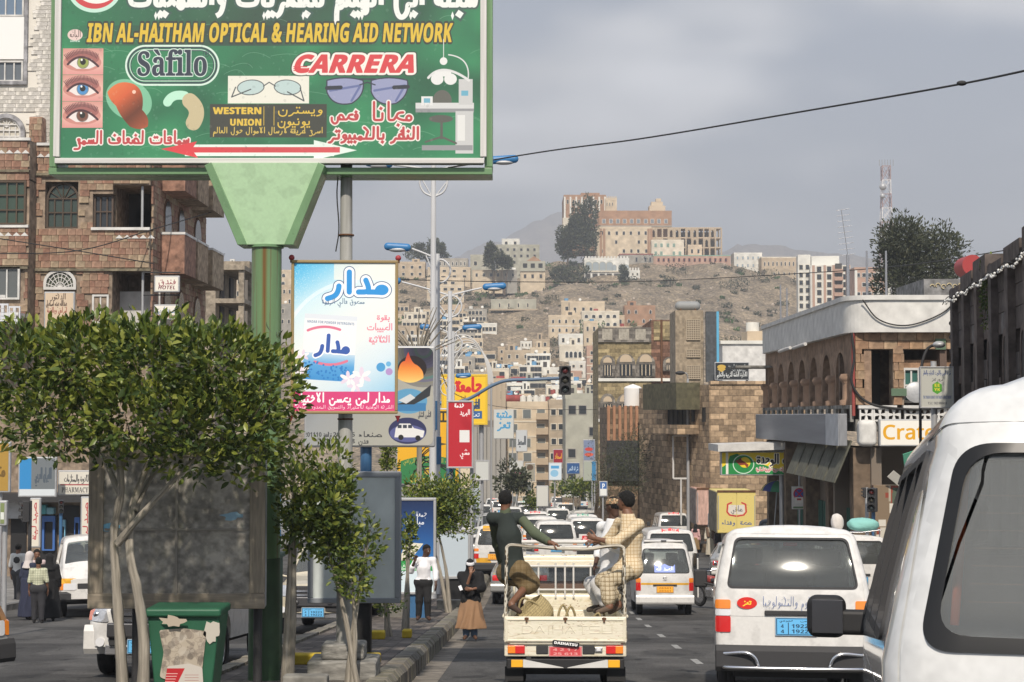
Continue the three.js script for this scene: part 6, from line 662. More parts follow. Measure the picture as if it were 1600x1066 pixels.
// ---- the open truck with three passengers; x right, y up, s forward (-z)
const TR={px:883,d:19.4};
const truck=thing('small_truck','battered cream open truck with a red plate and rail, carrying three men','truck');
{
const t=truck,wornTex=canvasTex(512,256,(g,w,h)=>{g.fillStyle='#efeadb';g.fillRect(0,0,w,h);const q=rng(4);for(let i=0;i<500;i++){g.fillStyle=`rgba(${120 + q() * 60},${105 + q() * 50},${70 + q() * 40},${q() * 0.12})`;g.beginPath();g.ellipse(q()*w,q()*h,2+q()*22,1+q()*8,q()*3,0,7);g.fill();}for(let i=0;i<70;i++){g.fillStyle=`rgba(${80 + q() * 40},${45 + q() * 20},20,${0.3 + q() * 0.5})`;const y=q()<0.6?h-q()*q()*60:q()*h;g.beginPath();g.ellipse(q()*w,y,1+q()*4,1+q()*3,0,0,7);g.fill();}g.strokeStyle='rgba(110,95,70,0.5)';for(let i=0;i<40;i++){g.lineWidth=0.5+q();g.beginPath();const x=q()*w,y=q()*h;g.moveTo(x,y);g.lineTo(x+(q()-0.5)*60,y+(q()-0.5)*14);g.stroke();}},{repeat:[1.42,0.7]});
const paint=P([0.86,0.85,0.8],0.5,{map:wornTex,roughnessMap:N.rough});
const gate=new B();gate.rbox(1.42,0.3,0.05,0.012,0,0.815,0);gate.rbox(1.38,0.03,0.07,0.012,0,0.93,0);gate.rbox(1.38,0.025,0.066,0.01,0,0.69,0);for(const sx of[-1,1])gate.rbox(0.03,0.27,0.066,0.01,sx*0.68,0.81,0);const gm=gate.mesh('tailgate',paint,t);
const let3=[];{let x=-0.5;for(const ch of['D','A','I','H','A','T','S','U']){const w=ch==='I'?0.04:0.115,o={D:[[0,0],[0,1],[0.7,1],[1,0.7],[1,0.3],[0.7,0],[0,0]],A:[[0,0],[0.5,1],[1,0],[0.8,0.35],[0.2,0.35]],I:[[0.5,0],[0.5,1]],H:[[0,0],[0,1],[0,0.5],[1,0.5],[1,1],[1,0]],T:[[0.5,0],[0.5,1],[0,1],[1,1]],S:[[0,0],[1,0],[1,0.5],[0,0.5],[0,1],[1,1]],U:[[0,1],[0,0],[1,0],[1,1]]}[ch];for(let i=0;i+1<o.length;i++)let3.push(rodGeo([x+o[i][0]*w,0.775+o[i][1]*0.085,0.026],[x+o[i+1][0]*w,0.775+o[i+1][1]*0.085,0.026],0.0045,0.0045,5));x+=w+0.028;}}part(gm,'raised_lettering',merge(let3),paint);
const hg=new B();for(const x of[-0.45,0,0.45]){hg.rod([x,0.955,0.02],[x,0.9,0.035],0.012);hg.rbox(0.05,0.03,0.02,0.006,x,0.94,0.03);}hg.rod([-0.7,0.955,0.0],[0.7,0.955,0],0.011);hg.mesh('hinge_bar',K.rust,gm);
const bed=new B();bed.box(1.38,0.03,1.9,0,0.68,-0.97);for(const sx of[-1,1]){bed.rbox(0.04,0.29,1.88,0.012,sx*0.69,0.815,-0.97);bed.rbox(0.07,0.04,1.88,0.015,sx*0.7,0.965,-0.97);}bed.rbox(1.4,0.3,0.04,0.012,0,0.82,-1.92);bed.mesh('cargo_bed',paint,t);
const pl=new B();pl.rbox(1.42,0.17,0.08,0.02,0,0.585,-0.06);pl.rbox(1.3,0.05,0.1,0.015,0,0.665,-0.04);pl.mesh('rear_panel',paint,t);
for(const sx of[-1,1]){const L=part(t,'tail_lamp',new RoundedBoxGeometry(0.2,0.095,0.03,2,0.008),K.redlens,sx*0.57,0.585,-0.012);part(L,'indicator_lens',new RoundedBoxGeometry(0.09,0.09,0.034,2,0.008),K.amber,sx*0.055,0,0.001);const rf=new B();rf.rbox(0.14,0.1,0.02,0.03,sx*0.27,0.58,-0.02);rf.mesh('recess',K.dark,t);}
const rv=part(t,'reversing_lamp',new RoundedBoxGeometry(0.09,0.055,0.03,2,0.008),K.steel,0.385,0.585,-0.01);part(rv,'lens',new RoundedBoxGeometry(0.05,0.03,0.034,1,0.004),K.lens);
plate(t,plateMat.red,0.0,0.565,-0.002,0,0.38,0.11);
const bt=canvasTex(512,96,(g,w,h)=>{g.fillStyle='#1c1d20';g.fillRect(0,0,w,h);latin(g,'DAIHATSU',20,492,76,56,'#f2f2f0',{halo:'#2a2b2e',haloW:3,bold:4});});const bd=new B();bd.add(exGeo(rrect(0.31,0.055,0.02),0.012,0.002));const badge=bd.mesh('badge',K.black,t);badge.position.set(0.005,0.655,0.02);badge.rotation.z=-0.11;part(badge,'badge_lettering',faceUV(0.3,0.05),M([1,1,1],0.4,{map:bt}),0,0,0.0155);
const bmp=new B();bmp.rbox(1.36,0.115,0.06,0.012,0,0.425,0.03);const bm=bmp.mesh('bumper_board',K.black,t);for(const sx of[-1,1]){part(bm,'yellow_panel',new RoundedBoxGeometry(0.135,0.085,0.014,1,0.004),P([0.85,0.42,0.02],0.4),sx*0.56,0.43,0.06);const ch=exGeo([[sx*0.49,0.385],[sx*0.49,0.475],[sx*0.47,0.475],[sx*0.03,0.388],[sx*0.02,0.38]],0.012);ch.translate(0,0,0.054);part(bm,'white_chevron',ch,K.whitePaint);}
const cab=new B();cab.rbox(1.4,0.62,1.2,0.1,0,0.9,-2.62);cab.rbox(1.32,0.09,1.05,0.04,0,1.62,-2.6);for(const sx of[-1,1]){cab.rbox(0.09,0.5,0.1,0.03,sx*0.61,1.38,-2.08);cab.rod([sx*0.6,1.15,-3.18],[sx*0.58,1.6,-2.9],0.04);}cab.rbox(1.3,0.1,0.06,0.02,0,1.55,-2.06);cab.rbox(1.3,0.14,0.06,0.02,0,1.15,-2.06);cab.mesh('cab',paint,t);
part(t,'rear_window',new RoundedBoxGeometry(1.14,0.34,0.012,1,0.004),K.clear,0,1.36,-2.06);part(t,'windscreen',new RoundedBoxGeometry(1.14,0.5,0.012,1,0.004),K.glass,0,1.36,-3.05).rotation.x=0.45;part(t,'seat',new RoundedBoxGeometry(1.15,0.55,0.14,2,0.05),M([0.2,0.12,0.08],0.9),0,1.05,-2.3);
const gd=new B();for(const x of[-0.32,-0.1,0.02,0.13,0.35])gd.rod([x,1.12,-2.0],[x,1.56,-2.0],0.013);gd.rod([-0.62,1.22,-2.0],[0.62,1.22,-2.0],0.014);gd.rod([-0.62,1.52,-2.0],[0.62,1.52,-2.0],0.016);for(const sx of[-1,1])gd.rod([sx*0.6,0.96,-1.98],[sx*0.6,1.78,-1.98],0.02);gd.each('guard_bar',K.whitePaint,t);
const ra=new B();for(const z of[-2.05,-2.4,-2.8,-3.1])ra.rod([-0.6,1.76,z],[0.62,1.76,z],0.022);for(const sx of[-1,0,1])ra.rod([sx*0.6,1.77,-2.0],[sx*0.6,1.77,-3.15],0.02);ra.rod([-0.6,1.83,-2.02],[0.6,1.83,-2.02],0.024);for(const x of[-0.5,0,0.5])ra.rbox(0.04,0.12,0.04,0.01,x,1.7,-2.1);ra.each('rack_bar',K.whitePaint,t);
const rope=canvasTex(64,256,(g,w,h)=>{g.fillStyle='#dcd6c6';g.fillRect(0,0,w,h);const q=rng(9);for(let i=0;i<90;i++){g.fillStyle=q()<0.6?'#35312b':'#8a7a60';g.beginPath();g.ellipse(q()*w,q()*h,2+q()*7,2+q()*9,q(),0,7);g.fill();}});const pipe=M([0.8,0.8,0.8],0.6,{map:rope});
const pts=new B();for(const sx of[-1,1]){pts.rod([sx*0.7,0.69,-0.03],[sx*0.685,1.76,-0.03],0.021,0.02,10);for(let i=0;i<3;i++)pts.rod([sx*0.69,0.97,-0.6-i*0.55],[sx*0.685,1.3,-0.6-i*0.55],0.016);pts.rod([sx*0.69,1.31,-0.03],[sx*0.69,1.31,-1.95],0.02,0.02,10);}pts.each('rail_post',pipe,t);
const tr=new B();tr.tube([[-0.69,1.75,-0.03],[-0.66,1.785,-0.03],[-0.4,1.77,-0.03],[0,1.745,-0.03],[0.3,1.745,-0.03],[0.5,1.775,-0.03],[0.66,1.775,-0.03],[0.69,1.75,-0.03]],0.02,60,8);tr.mesh('rear_rail',pipe,t);
const fl=new B();for(const sx of[-1,1]){fl.rbox(0.22,0.34,0.02,0.006,sx*0.6,0.2,-0.32);}fl.each('mud_flap',K.rubber,t);addWheels(t,wheelGeos(0.29,0.19),[[-0.6,0.29,-0.62],[0.6,0.29,-0.62],[-0.58,0.29,-2.6],[0.58,0.29,-2.6]]);const un=new B();un.box(0.8,0.16,3,0,0.42,-1.6);un.box(1.1,0.08,0.1,0,0.3,-0.62);un.mesh('chassis',K.black,t);
park(t,TR.px,TR.d,-0.02);t.updateMatrixWorld(true);
}
const inTruck=(x,y,z)=>V3(x,y,z).applyMatrix4(truck.matrixWorld).toArray();
// ---- woven palm baskets lying in the truck bed
{
const straw=M([0.55,0.44,0.22],0.9,{map:dataTex(128,0.12,(u,v)=>{const a=Math.floor(u*8),b=Math.floor(v*8),e=(a+b)%2?u*8%1:v*8%1;return 0.6+0.35*Math.sin(e*Math.PI)+0.1*(hash(a,b)-0.5);}),bumpMap:N.fine,bumpScale:0.006});
const basket=(label,x,z,r,h,tilt,turn)=>{const p=inTruck(x,0.7,z),t=thing('basket',label,'basket',p,turn),g=latheGeo([[0,0],[r*0.8,0.01],[r,h*0.25],[r*1.05,h*0.6],[r*0.95,h],[r*0.9,h],[r*0.98,h*0.6],[r*0.9,h*0.2],[0,0.03]],26),q=g.attributes.position;for(let i=0;i<q.count;i++){const k=1+0.14*(fbm(q.getX(i)*9,q.getZ(i)*9+q.getY(i)*5,3,7)-0.5);q.setXYZ(i,q.getX(i)*k,q.getY(i)*k,q.getZ(i)*0.7*k);}g.rotateZ(tilt);g.translate(0,Math.sin(Math.abs(tilt))*r*0.9,0);g.computeVertexNormals();const u=g.attributes.uv;for(let i=0;i<u.count;i++)u.setXY(i,u.getX(i)*1.3,u.getY(i)*0.5);part(t,'woven_body',g,straw);const hd=new B();for(const s of[-1,1])hd.tube([[-r*0.5,h*0.75,s*r*0.5],[-r*0.35,h+0.12,s*r*0.6],[0,h+0.2,s*r*0.6],[r*0.35,h+0.12,s*r*0.6],[r*0.5,h*0.75,s*r*0.5]],0.014,24,6);const m=hd.each('handle',straw,t);m.forEach((h)=>{h.rotation.z=tilt*0.6;});};
basket('large woven palm basket tipped over behind the left passenger of the truck',-0.27,-0.25,0.24,0.3,0.7,0.2);basket('woven palm basket with upright handles in the middle of the truck bed',0.02,-0.3,0.15,0.18,0,0.5);basket('small flattened woven basket by the feet of the checked shirt man',0.34,-0.22,0.15,0.12,-0.4,-0.3);
}
// ---- a motorcycle parked by the right kerb
{
const d=45,t=thing('motorcycle','old motorcycle standing at the roadside left of the van with blue script','motorcycle',[X(1117,d),G(d),-d],0.5),b=new B(),w=new THREE.TorusGeometry(0.26,0.05,8,22);for(const z of[0.35,-0.75]){const m=part(t,'wheel',w,K.rubber,0,0.31,z);m.rotation.y=Math.PI/2;part(m,'rim',new THREE.CylinderGeometry(0.21,0.21,0.05,18).rotateX(Math.PI/2),K.steel);}
b.tube([[0,0.31,0.35],[0,0.6,0.1],[0,0.72,-0.35],[0,0.9,-0.55]],0.035);b.rod([0,0.31,-0.75],[0,0.95,-0.52],0.03);b.rbox(0.22,0.28,0.36,0.06,0,0.42,-0.2);b.mesh('frame',K.steel,t);part(t,'fuel_tank',new RoundedBoxGeometry(0.24,0.2,0.42,3,0.08),P([0.3,0.05,0.04],0.3),0,0.78,-0.3);part(t,'seat',new RoundedBoxGeometry(0.24,0.1,0.6,3,0.04),K.seat,0,0.78,0.2);const h=new B();h.tube([[-0.36,1.02,-0.42],[-0.2,0.98,-0.55],[0.2,0.98,-0.55],[0.36,1.02,-0.42]],0.016);h.mesh('handlebar',K.chrome,t);part(t,'tail_lamp',new RoundedBoxGeometry(0.1,0.07,0.06,2,0.02),K.redlens,0,0.66,0.55);for(const s of[-1,1])part(t,'mirror',new THREE.SphereGeometry(0.06,12,8),K.chrome,s*0.32,1.18,-0.45).scale.z=0.3;
}
// ---------------------------------------------------------------- signs: a board from px0,y0 to px1,y1 (photograph) at distance d, its print drawn in photograph pixels
function print(px0,y0,px1,y1,scale,draw){return M([1,1,1],0.55,{map:canvasTex(Math.round((px1-px0)*scale),Math.round((y1-y0)*scale),(g)=>{g.scale(scale,scale);g.translate(-px0,-y0);draw(g);})});}
function board(name,label,cat,px0,y0,px1,y1,d,mat,o={}){
const w=X(px1,d)-X(px0,d),h=Y(y0,d)-Y(y1,d),cx=(X(px0,d)+X(px1,d))/2,cy=(Y(y0,d)+Y(y1,d))/2,base=o.base??G(d)+(o.onMedian?MEDH-0.04:0),t=thing(name,label,cat,[cx,base,-d],o.turn??0,o.group),f=o.fw??0.05,y=cy-base,th=o.th??0.12;
part(t,'panel',new RoundedBoxGeometry(w,h,th,2,Math.min(0.03,th/3)),o.back??K.galv,0,y,0);part(t,'face',o.round?uvFit(new THREE.ShapeGeometry(rrect(w-2*f,h-2*f,o.round),8),w,h):faceUV(w-2*f,h-2*f),mat,0,y,th/2+0.006);
if(o.frame){const b=new B();for(const s of[-1,1]){b.rbox(f,h-2*f,0.05,0.01,s*(w-f)/2,y,th/2);b.rbox(w,f,0.05,0.01,0,y+s*(h-f)/2,th/2);}b.each('frame_bar',o.frame,t);}
for(const p of o.posts??[])part(t,'post',rodGeo([X(p,d)-cx,-0.3,-th/2-0.06],[X(p,d)-cx,y+(o.tall??0),-th/2-0.06],o.pr??0.05,o.pr??0.05,12),o.postMat??K.galv);return t;
}
function uvFit(g,w,h){const p=g.attributes.position,u=g.attributes.uv;for(let i=0;i<p.count;i++)u.setXY(i,p.getX(i)/w+0.5,p.getY(i)/h+0.5);return g;}
const blob=(g,x,y,rx,ry,c,a=0)=>{g.fillStyle=c;g.beginPath();g.ellipse(x,y,rx,ry,a,0,7);g.fill();};
const poly=(g,pts,c)=>{g.fillStyle=c;g.beginPath();pts.forEach(([x,y],i)=>(i?g.lineTo(x,y):g.moveTo(x,y)));g.fill();};
const line=(g,pts,c,w)=>{g.strokeStyle=c;g.lineWidth=w;g.beginPath();pts.forEach(([x,y],i)=>(i?g.lineTo(x,y):g.moveTo(x,y)));g.stroke();};
const grad=(g,x0,y0,x1,y1,list)=>{const r=g.createLinearGradient(x0,y0,x1,y1);list.forEach((c,i)=>r.addColorStop(i/(list.length-1),c));return r;};
// ---- the great green billboard
{
const D=19.4,S=F/D,px=(p)=>X(p,D),y=(p)=>Y(p,D),cx=px(420),t=thing('billboard','large green optician billboard on a thick green post above the median','billboard',[px(414),G(D)+MEDH-0.04,-D]),ox=-px(414),oy=-(G(D)+MEDH-0.04);
const face=print(84,-68,754,250,3,(g)=>{
g.fillStyle='#1d6b45';g.fillRect(84,-68,680,330);const q=rng(3);
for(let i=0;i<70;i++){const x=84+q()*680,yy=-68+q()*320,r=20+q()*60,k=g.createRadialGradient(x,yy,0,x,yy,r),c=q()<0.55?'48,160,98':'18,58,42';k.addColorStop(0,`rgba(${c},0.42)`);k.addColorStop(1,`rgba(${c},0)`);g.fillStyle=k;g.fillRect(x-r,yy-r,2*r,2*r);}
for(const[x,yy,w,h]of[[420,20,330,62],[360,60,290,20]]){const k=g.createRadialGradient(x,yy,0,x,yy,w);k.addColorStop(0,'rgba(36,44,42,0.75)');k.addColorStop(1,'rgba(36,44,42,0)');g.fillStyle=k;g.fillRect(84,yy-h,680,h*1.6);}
g.strokeStyle='rgba(190,225,200,0.45)';g.lineWidth=0.5;for(let i=0;i<60;i++){const x=90+q()*650,yy=20+q()*225;g.beginPath();g.moveTo(x,yy);g.quadraticCurveTo(x+12+q()*20,yy-4-q()*12,x+30+q()*25,yy+2);g.stroke();}
blob(g,140,-16,42,36,'#bfe8d8');blob(g,140,-18,37,32,'#c8313a');blob(g,143,-24,36,30,'#f0efec');
arabic(g,'شبكة ابن الهيثم للبصريات والسمعيات',190,745,8,52,'#eef1ee',{weight:0.72,cap:'butt',halo:'#2d4a44',haloW:3});
for(const[x,n]of[[237,2],[408,2],[470,1],[558,2],[640,1],[706,1]])for(let i=0;i<n;i++)poly(g,[[x+i*5-2.6,25],[x+i*5,18],[x+i*5+2.6,25],[x+i*5,32]],'#eef1ee');
latin(g,'IBN AL-HAITHAM OPTICAL & HEARING AID NETWORK',128,704,66,29,'#dcb52c',{slant:0.16,halo:'#242c27',haloW:4,bold:1.4});blob(g,110,55,12,9,'#e6c9c4');arabic(g,'البانه',101,119,58,11,'#4a3434',{weight:0.4});latin(g,'since',102,118,66,3,'#d4e6dd');
['#8d9a45','#3f86c9','#6a3d33'].forEach((c,i)=>{const yy=76+i*41.5;g.fillStyle=grad(g,0,yy,0,yy+41,['#d48f86','#e8b6a8','#dd8f8c']);g.fillRect(91,yy,64,41);blob(g,122,yy+22,30,14,'#c98078');blob(g,122,yy+15,27,11,'rgba(120,60,62,0.55)');poly(g,[[101,yy+25],[109,yy+17],[122,yy+13],[137,yy+17],[145,yy+27],[133,yy+32],[113,yy+32]],'#ece2e0');blob(g,123,yy+22,9.6,9.8,'rgba(30,24,24,0.55)');blob(g,123,yy+22,8.6,8.8,c);blob(g,123,yy+21,4.5,4.8,'#141414');blob(g,121,yy+18,1.6,1.8,'#fff');g.strokeStyle='#3a1c26';g.lineWidth=3.4;g.beginPath();g.moveTo(99,yy+25);g.quadraticCurveTo(120,yy+1,147,yy+28);g.stroke();g.lineWidth=1;for(let k=0;k<24;k++){const u=k/23,x=lerp(99,144,u),v=yy+17-9*Math.sin(u*3);line(g,[[x,v],[x-6+u*9,v-7]],'#42202a',0.9);}});
for(const[m,c,w]of[[3,'#d9efe4',3],[0,'#232a3c',2.2],[-3,'#d9efe4',1.2],[-4.5,'#232a3c',1.2]]){g.strokeStyle=c;g.lineWidth=w;g.beginPath();const x0=194-m,x1=334+m,y0=75-m,y1=130+m,r=(y1-y0)/2;g.moveTo(x0+r,y0);g.lineTo(x1-r,y0);g.arc(x1-r,(y0+y1)/2,r,-1.57,1.57);g.lineTo(x0+r,y1);g.arc(x0+r,(y0+y1)/2,r,1.57,4.71);g.stroke();}latin(g,'Sàfilo',208,320,118,38,'#20273a',{font:'serif',halo:'#dcefe6',haloW:2,bold:1.2});g.strokeStyle='#20273a';g.lineWidth=0.7;g.beginPath();g.arc(317,85,4.5,0,7);g.stroke();latin(g,'R',315,319,87,4,'#20273a');
g.fillStyle='#d9efe4';blob(g,196,156,38,30,'rgba(170,235,200,0.6)',0.5);g.fillStyle=grad(g,165,130,225,200,['#e8743c','#d2532a','#5a2414','#a8482a']);g.beginPath();g.moveTo(162,144);g.quadraticCurveTo(178,122,204,132);g.quadraticCurveTo(222,142,217,172);g.quadraticCurveTo(230,184,226,198);g.quadraticCurveTo(214,206,198,198);g.quadraticCurveTo(182,182,176,166);g.quadraticCurveTo(164,156,162,144);g.fill();blob(g,204,144,3,3,'#f3c9b4');
g.lineCap='round';for(const[c,w]of[['#b9ecd2',14],['#c3b38c',24]]){g.strokeStyle=c;g.lineWidth=w;g.beginPath();if(w===14){g.moveTo(257,160);g.quadraticCurveTo(264,146,284,150);}else{g.moveTo(292,158);g.quadraticCurveTo(310,172,298,192);}g.stroke();}
g.fillStyle='#e9e6db';g.fillRect(352,119,128,43);g.lineWidth=1.3;for(const x of[388,446]){g.fillStyle='#b9cfd0';g.strokeStyle='#3d4348';g.beginPath();g.ellipse(x,137,21,11.5,x>400?0.08:-0.08,0,7);g.fill();g.stroke();}line(g,[[408,135],[417,129],[427,135]],'#3d4348',1.6);line(g,[[364,137],[358,152],[388,140]],'#3d4348',1.8);line(g,[[466,138],[472,158],[446,144]],'#3d4348',1.8);
for(const[yy,xx]of[[86,480]]){}const car=(c,w)=>latin(g,'CARRERA',452,644,113,27,c,{slant:0.3,style:'bold',halo:w?c:undefined,haloW:w,bold:w?0:2.2});car('#23352c',6);car('#f1ede6',4.4);car('#d3343c',0);g.fillStyle='#d3343c';for(const k of[0,1,2])g.fillRect(455,104+k*3,22+k*2,1.4);
for(const x of[537,607]){g.fillStyle='#8d92bb';g.strokeStyle='#23283a';g.lineWidth=2;g.beginPath();g.moveTo(x-29,126);g.quadraticCurveTo(x,118,x+28,126);g.quadraticCurveTo(x+32,150,x+10,162);g.quadraticCurveTo(x-20,168,x-29,144);g.closePath();g.fill();g.stroke();line(g,[[x-24,142],[x+24,134],[x+10,158]],'rgba(40,56,120,0.5)',3.5);}line(g,[[560,124],[584,124]],'#23283a',2.4);line(g,[[560,133],[572,129],[584,133]],'#23283a',2);line(g,[[508,138],[530,137]],'#1f2230',6);line(g,[[614,137],[636,136]],'#1f2230',6);
g.fillStyle='#2f302b';g.fillRect(324,163,184,52);latin(g,'WESTERN',329,406,178,10,'#e0b93a',{bold:0.8});latin(g,'UNION',355,406,196,10,'#e0b93a',{bold:0.8});for(const x of[409,425])line(g,[[x,167],[x,196]],'#e0b93a',1);arabic(g,'ويسترن',428,502,177,13,'#e0b93a',{weight:0.42});arabic(g,'يونيون',428,482,195,13,'#e0b93a',{weight:0.42});arabic(g,'اسرع طريقة لارسال الأموال حول العالم',328,502,208,9,'#d8b64c',{weight:0.45});
const red={weight:0.6,halo:'#f0e6e2',haloW:2};arabic(g,'سماعات لضعاف السمع',108,292,224,19,'#b8343a',red);arabic(g,'مجاناً',566,643,188,28,'#b8343a',{...red,weight:0.4});arabic(g,'فحص',512,558,187,18,'#b8343a',red);arabic(g,'النظر بالكمبيوتر',510,654,217,18,'#b8343a',red);
g.fillStyle='#e3f2ea';g.fillRect(285,226,235,18);poly(g,[[488,219],[556,235],[488,250]],'#e3f2ea');g.fillStyle=grad(g,290,0,530,0,['#d82f3a','#c93740','#d0414a']);g.fillRect(295,230,234,8.5);poly(g,[[247,233],[304,221],[296,234],[306,247]],'#d82f3a');
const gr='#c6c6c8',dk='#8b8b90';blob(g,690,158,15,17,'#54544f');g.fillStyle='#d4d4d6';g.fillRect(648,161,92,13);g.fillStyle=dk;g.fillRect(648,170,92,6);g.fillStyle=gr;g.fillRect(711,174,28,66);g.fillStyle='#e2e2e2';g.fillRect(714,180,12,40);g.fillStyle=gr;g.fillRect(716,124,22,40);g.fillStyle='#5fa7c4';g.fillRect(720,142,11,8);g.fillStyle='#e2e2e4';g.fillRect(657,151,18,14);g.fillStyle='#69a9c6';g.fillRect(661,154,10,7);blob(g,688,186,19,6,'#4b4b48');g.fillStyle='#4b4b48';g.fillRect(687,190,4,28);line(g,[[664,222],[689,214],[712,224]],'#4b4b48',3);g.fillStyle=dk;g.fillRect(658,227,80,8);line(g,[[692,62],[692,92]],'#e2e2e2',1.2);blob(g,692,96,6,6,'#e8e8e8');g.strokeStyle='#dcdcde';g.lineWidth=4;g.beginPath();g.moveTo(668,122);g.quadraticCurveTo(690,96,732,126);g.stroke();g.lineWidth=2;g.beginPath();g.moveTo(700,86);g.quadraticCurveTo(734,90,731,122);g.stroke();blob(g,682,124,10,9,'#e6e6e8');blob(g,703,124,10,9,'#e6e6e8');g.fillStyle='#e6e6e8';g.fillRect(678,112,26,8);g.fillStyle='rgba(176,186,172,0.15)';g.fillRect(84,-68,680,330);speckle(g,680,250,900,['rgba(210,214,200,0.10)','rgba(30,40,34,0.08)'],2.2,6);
});
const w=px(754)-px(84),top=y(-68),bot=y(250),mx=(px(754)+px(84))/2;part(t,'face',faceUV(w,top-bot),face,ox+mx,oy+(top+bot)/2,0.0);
const wf=new B();wf.rbox(px(757)-px(82),0.065,0.06,0.01,mx,y(252),0.02);for(const p of[84,755])wf.rbox(0.075,top-y(246),0.06,0.01,px(p),(top+y(246))/2,0.018);wf.rbox(px(757)-px(82),0.065,0.06,0.01,mx,top,0.02);wf.each('white_frame_bar',K.whitePaint,t).forEach((m)=>m.position.set(ox,oy,0));
const gf=new B();gf.rbox(px(770)-px(70),0.085,0.5,0.01,mx,y(266.5),-0.29);for(const p of[76,763])gf.rbox(0.095,top-y(260),0.5,0.01,px(p),(top+y(260))/2,-0.3);gf.rbox(px(770)-px(70),0.085,0.5,0.01,mx,top+0.1,-0.29);gf.each('green_frame_bar',K.greenPaint,t).forEach((m)=>m.position.set(ox,oy,0));part(t,'back_sheet',boxGeo(w,top-bot,0.06),K.galv,ox+mx,oy+(top+bot)/2,-0.38);
const pl=exGeo([[px(326),y(257)],[px(498),y(257)],[px(446),y(383)],[px(384),y(383)]],0.3,0.006);part(t,'support_plate',pl,P([0.42,0.62,0.38],0.5,{map:T.dust}),ox,oy,-0.2);for(const[a,b]of[[[321,262],[378,384]],[[507,262],[454,384]]]){const s=a[0]<400?1:-1,f=exGeo(s>0?[[px(a[0]),y(a[1])],[px(a[0]+9),y(258)],[px(b[0]+8),y(b[1])],[px(b[0]-5),y(b[1])]]:[[px(a[0]-9),y(258)],[px(a[0]),y(a[1])],[px(b[0]+5),y(b[1])],[px(b[0]-8),y(b[1])]],0.46,0.006);part(t,'support_flange',f,K.greenPaint,ox,oy,-0.3);}
const pt=dataTex(256,1,(u,v)=>{const n=fbm(u*20,v*6,4,5,0),dx=(((u+0.5)%1)-0.5),st=Math.exp(-((dx/0.022)**2))*ss(v,0.55,0.98)*(0.5+0.7*fbm(u*90,v*4,3,8)),s2=fbm(u*46,v*2,3,17)>0.63?0.14:0;return[0.9-0.1*n+st*0.05,0.92-0.14*n-st*0.4-s2,0.9-0.15*n-st*0.6-s2];});pt.repeat.set(1,1);const pc=new THREE.CylinderGeometry(0.174,0.178,y(383)+oy+0.3,36,1);part(t,'post',pc,P([0.2,0.34,0.17],0.4,{map:pt}),0,(y(383)+oy-0.3)/2,-0.05);part(t,'shaded_post_foot',new THREE.CylinderGeometry(0.183,0.186,Y(872,19.4)+oy+0.3,36),P([0.05,0.11,0.05],0.45,{map:T.worn}),0,(Y(872,19.4)+oy-0.3)/2,-0.05);part(t,'post_collar',new THREE.CylinderGeometry(0.2,0.2,0.03,30),K.greenPaint,0,y(385)+oy,-0.05);  // post foot in darker green, with the shade of the tree painted in
}
